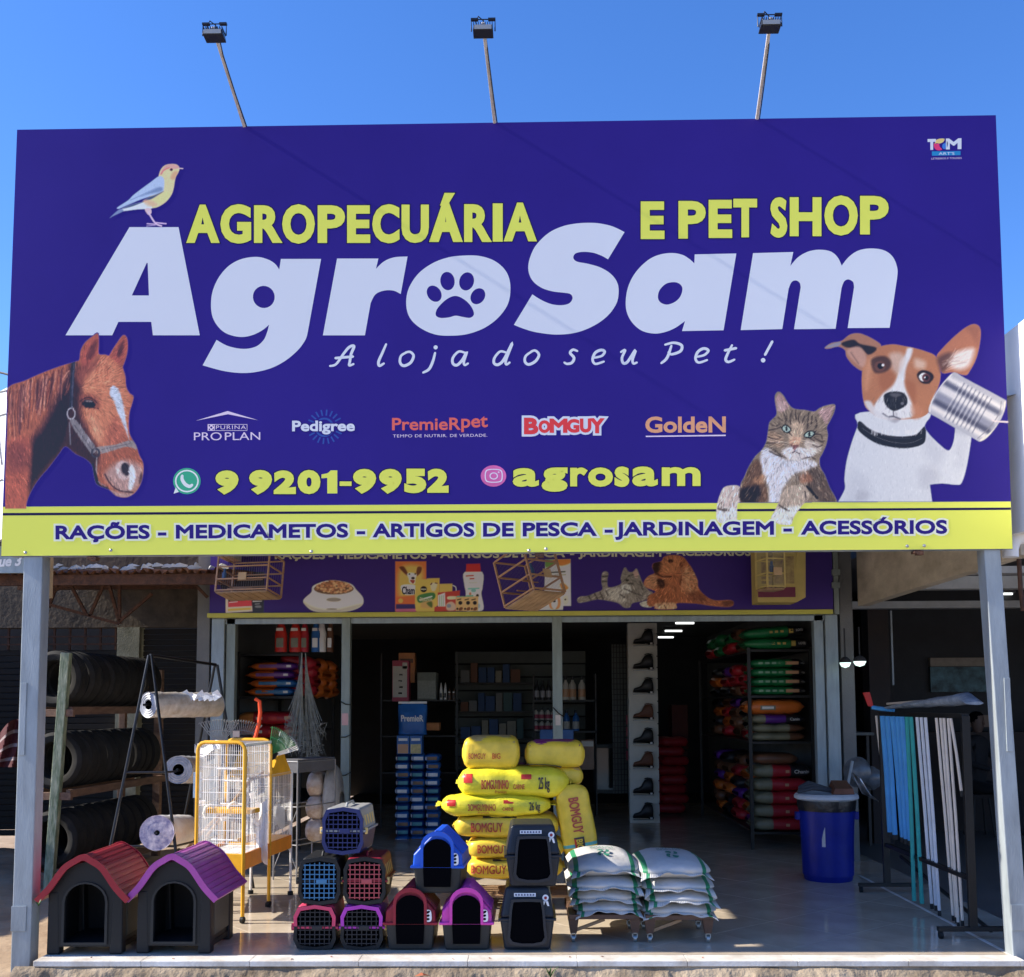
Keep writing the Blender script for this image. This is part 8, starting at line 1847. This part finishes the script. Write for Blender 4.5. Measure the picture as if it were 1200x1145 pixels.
# ================================================================== weeds at the kerb
M_leaf = pm('weed leaf', (.06, .13, .03), .6, var=.3, scale=20)
def weed(label, px, py, n, h, seed):
    r_ = random.Random(seed); o = at(px, py, -.18); t = thing('weed', label, 'plant', o)
    for k in range(n):
        a = r_.uniform(0, 6.28); l = h * r_.uniform(.6, 1.1); d = Vector((math.cos(a), math.sin(a) * .6, 0)); w = .006
        P = [[o + d * (l * .5 * f) + Vector((0, 0, l * (f - .35 * f * f))) + Vector((-d.y, d.x, 0)) * (w * s_ * math.sin(min(3.1, .3 + f * 2.8))) for s_ in (-1, 1)] for f in (0, .25, .5, .75, 1)]
        m_ = MB(); m_.grid(P); m_.build('leaf', M_leaf, t, True, smooth=True)
weed('small green weed growing at the foot of the kerb below the litter boxes', 645, 1146, 14, .11, 3)
weed('tiny weed by the left end of the kerb', 45, 1062, 8, .06, 4)
def brown_leaf(): 
    m_ = MB(); o = at(495, 1144, -.2); m_.add([o + Vector(v) for v in ((-.05, 0, 0), (-.01, .03, .015), (.05, .01, 0), (.01, -.03, .012), (0, 0, .02))], [(0, 1, 4), (1, 2, 4), (2, 3, 4), (3, 0, 4)]); return m_.build('dry_leaf', pm('dry leaf', (.32, .08, .03), .7))
tag(brown_leaf(), 'reddish dry leaf lying at the foot of the kerb', 'leaf')

# dim stock on shelves deep in the shop
dsh = thing('deep_shelving', 'dim shelving full of small boxes deep in the shop behind the yellow feed sacks', 'shelving', at(570, 900, 9.2))
for y_ in (800, 834, 866, 898): z = at(570, y_, 9.2).z; wbox('shelf', at(536, 0, 9.2).x, 9.2, z - .02, at(620, 0, 9.2).x, 9.5, z, M_fl, dsh)
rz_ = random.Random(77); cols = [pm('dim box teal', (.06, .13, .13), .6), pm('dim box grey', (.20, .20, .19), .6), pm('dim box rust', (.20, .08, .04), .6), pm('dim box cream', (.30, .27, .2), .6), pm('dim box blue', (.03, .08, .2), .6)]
rows_ = ['top', 'second', 'third', 'lowest']; nth = ['first', 'second', 'third', 'fourth', 'fifth', 'sixth', 'seventh']
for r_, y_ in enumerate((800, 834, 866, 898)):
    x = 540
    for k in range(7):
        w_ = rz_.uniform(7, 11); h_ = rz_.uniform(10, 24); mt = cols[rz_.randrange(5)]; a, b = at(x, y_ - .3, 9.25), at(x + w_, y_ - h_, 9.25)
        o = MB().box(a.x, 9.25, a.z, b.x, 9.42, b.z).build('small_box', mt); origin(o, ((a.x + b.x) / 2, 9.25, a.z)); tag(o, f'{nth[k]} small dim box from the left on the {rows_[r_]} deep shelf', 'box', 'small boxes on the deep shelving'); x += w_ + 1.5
# stacked dim sacks deep on the right of the shoe column
for k in range(8):
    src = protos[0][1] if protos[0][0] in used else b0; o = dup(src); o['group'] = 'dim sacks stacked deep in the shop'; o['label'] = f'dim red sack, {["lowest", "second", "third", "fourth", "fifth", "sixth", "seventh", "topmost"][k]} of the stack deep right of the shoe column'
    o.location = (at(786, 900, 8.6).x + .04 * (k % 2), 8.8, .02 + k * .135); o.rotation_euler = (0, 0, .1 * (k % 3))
# table in the side room
tt = thing('bar_table', 'dim grey table in the side room behind the blue bin', 'table', at(998, 880, 5.2)); a, b = at(985, 862, 5.2), at(1014, 858, 5.2)
wbox('table_top', a.x, 5.2, a.z, b.x + .1, 5.9, a.z + .035, pm('dull grey laminate', (.10, .11, .10), .5, var=.2), tt, bevel=.005)
for x in (a.x + .05, b.x + .04):
    for y in (5.25, 5.82): wbox('leg', x - .015, y, 0, x + .015, y + .03, a.z - .001, M_fl, tt)
# litter, stains of use: leaves and grit on the edging and in the yard
rl = random.Random(9)
for k in range(9):
    x, y = rl.uniform(FX0 + .3, FX1 - .3), rl.uniform(-.07, .03); a_ = rl.uniform(0, 6.28); s_ = rl.uniform(.008, .016)
    m_ = MB(); m_.add([(x + s_ * math.cos(a_ + q) * (1 if i % 2 else .5), y + s_ * math.sin(a_ + q) * (1 if i % 2 else .5), .002 + .003 * (i % 3)) for i, q in enumerate((0, 1.2, 2.4, 3.6, 4.8))], [(0, 1, 2, 3, 4)])
    o = m_.build('dry_leaf', pm('dry leaf', (.32, .08, .03), .7)); tag(o, 'tiny dry leaf fragment lying on the pale edging stones', 'leaf', 'dry leaf fragments on the edging')

# ================================================================== small pieces hang under the part they belong to
UNDER = {'lettering': 'bag_body', 'print_patch': 'bag_body', 'swirl_print': 'bag_body', 'ridge': 'lid', 'lid_rim': 'lid', 'arch_trim': 'lid', 'sticker_mark': 'sticker', 'latch': 'door_grid', 'roof_edge': 'roof', 'door_rim': 'front_wall',
         'label_print': 'label_strip', 'rosette_mark': 'rosette', 'ribbon': 'rosette', 'opening': 'opening_frame', 'castor_fork': 'castor', 'cap': 'body', 'sole': 'upper', 'collar': 'upper', 'print': 'carton', 'picture': 'carton', 'title': 'carton',
         'glass': 'housing', 'cooling_fins': 'housing', 'base_slat': 'base', 'shade': 'globe', 'side_panel': 'side_wall', 'end_cap': 'pole', 'blind': 'window', 'steel_frame': 'panel', 'swirl': 'blue_bar'}
base_ = lambda o: o.name.split('.')[0]
for t in [o for o in COL.objects if o.parent is None and 'category' in o]:
    by = {}
    for ch in t.children: by.setdefault(base_(ch), []).append(ch)
    for nm, kids in by.items():
        tgt = by.get(UNDER.get(nm))
        if not tgt: continue
        for i, k in enumerate(kids):
            p_ = tgt[min(i, len(tgt) - 1)]
            if p_ is not k: k.parent = p_
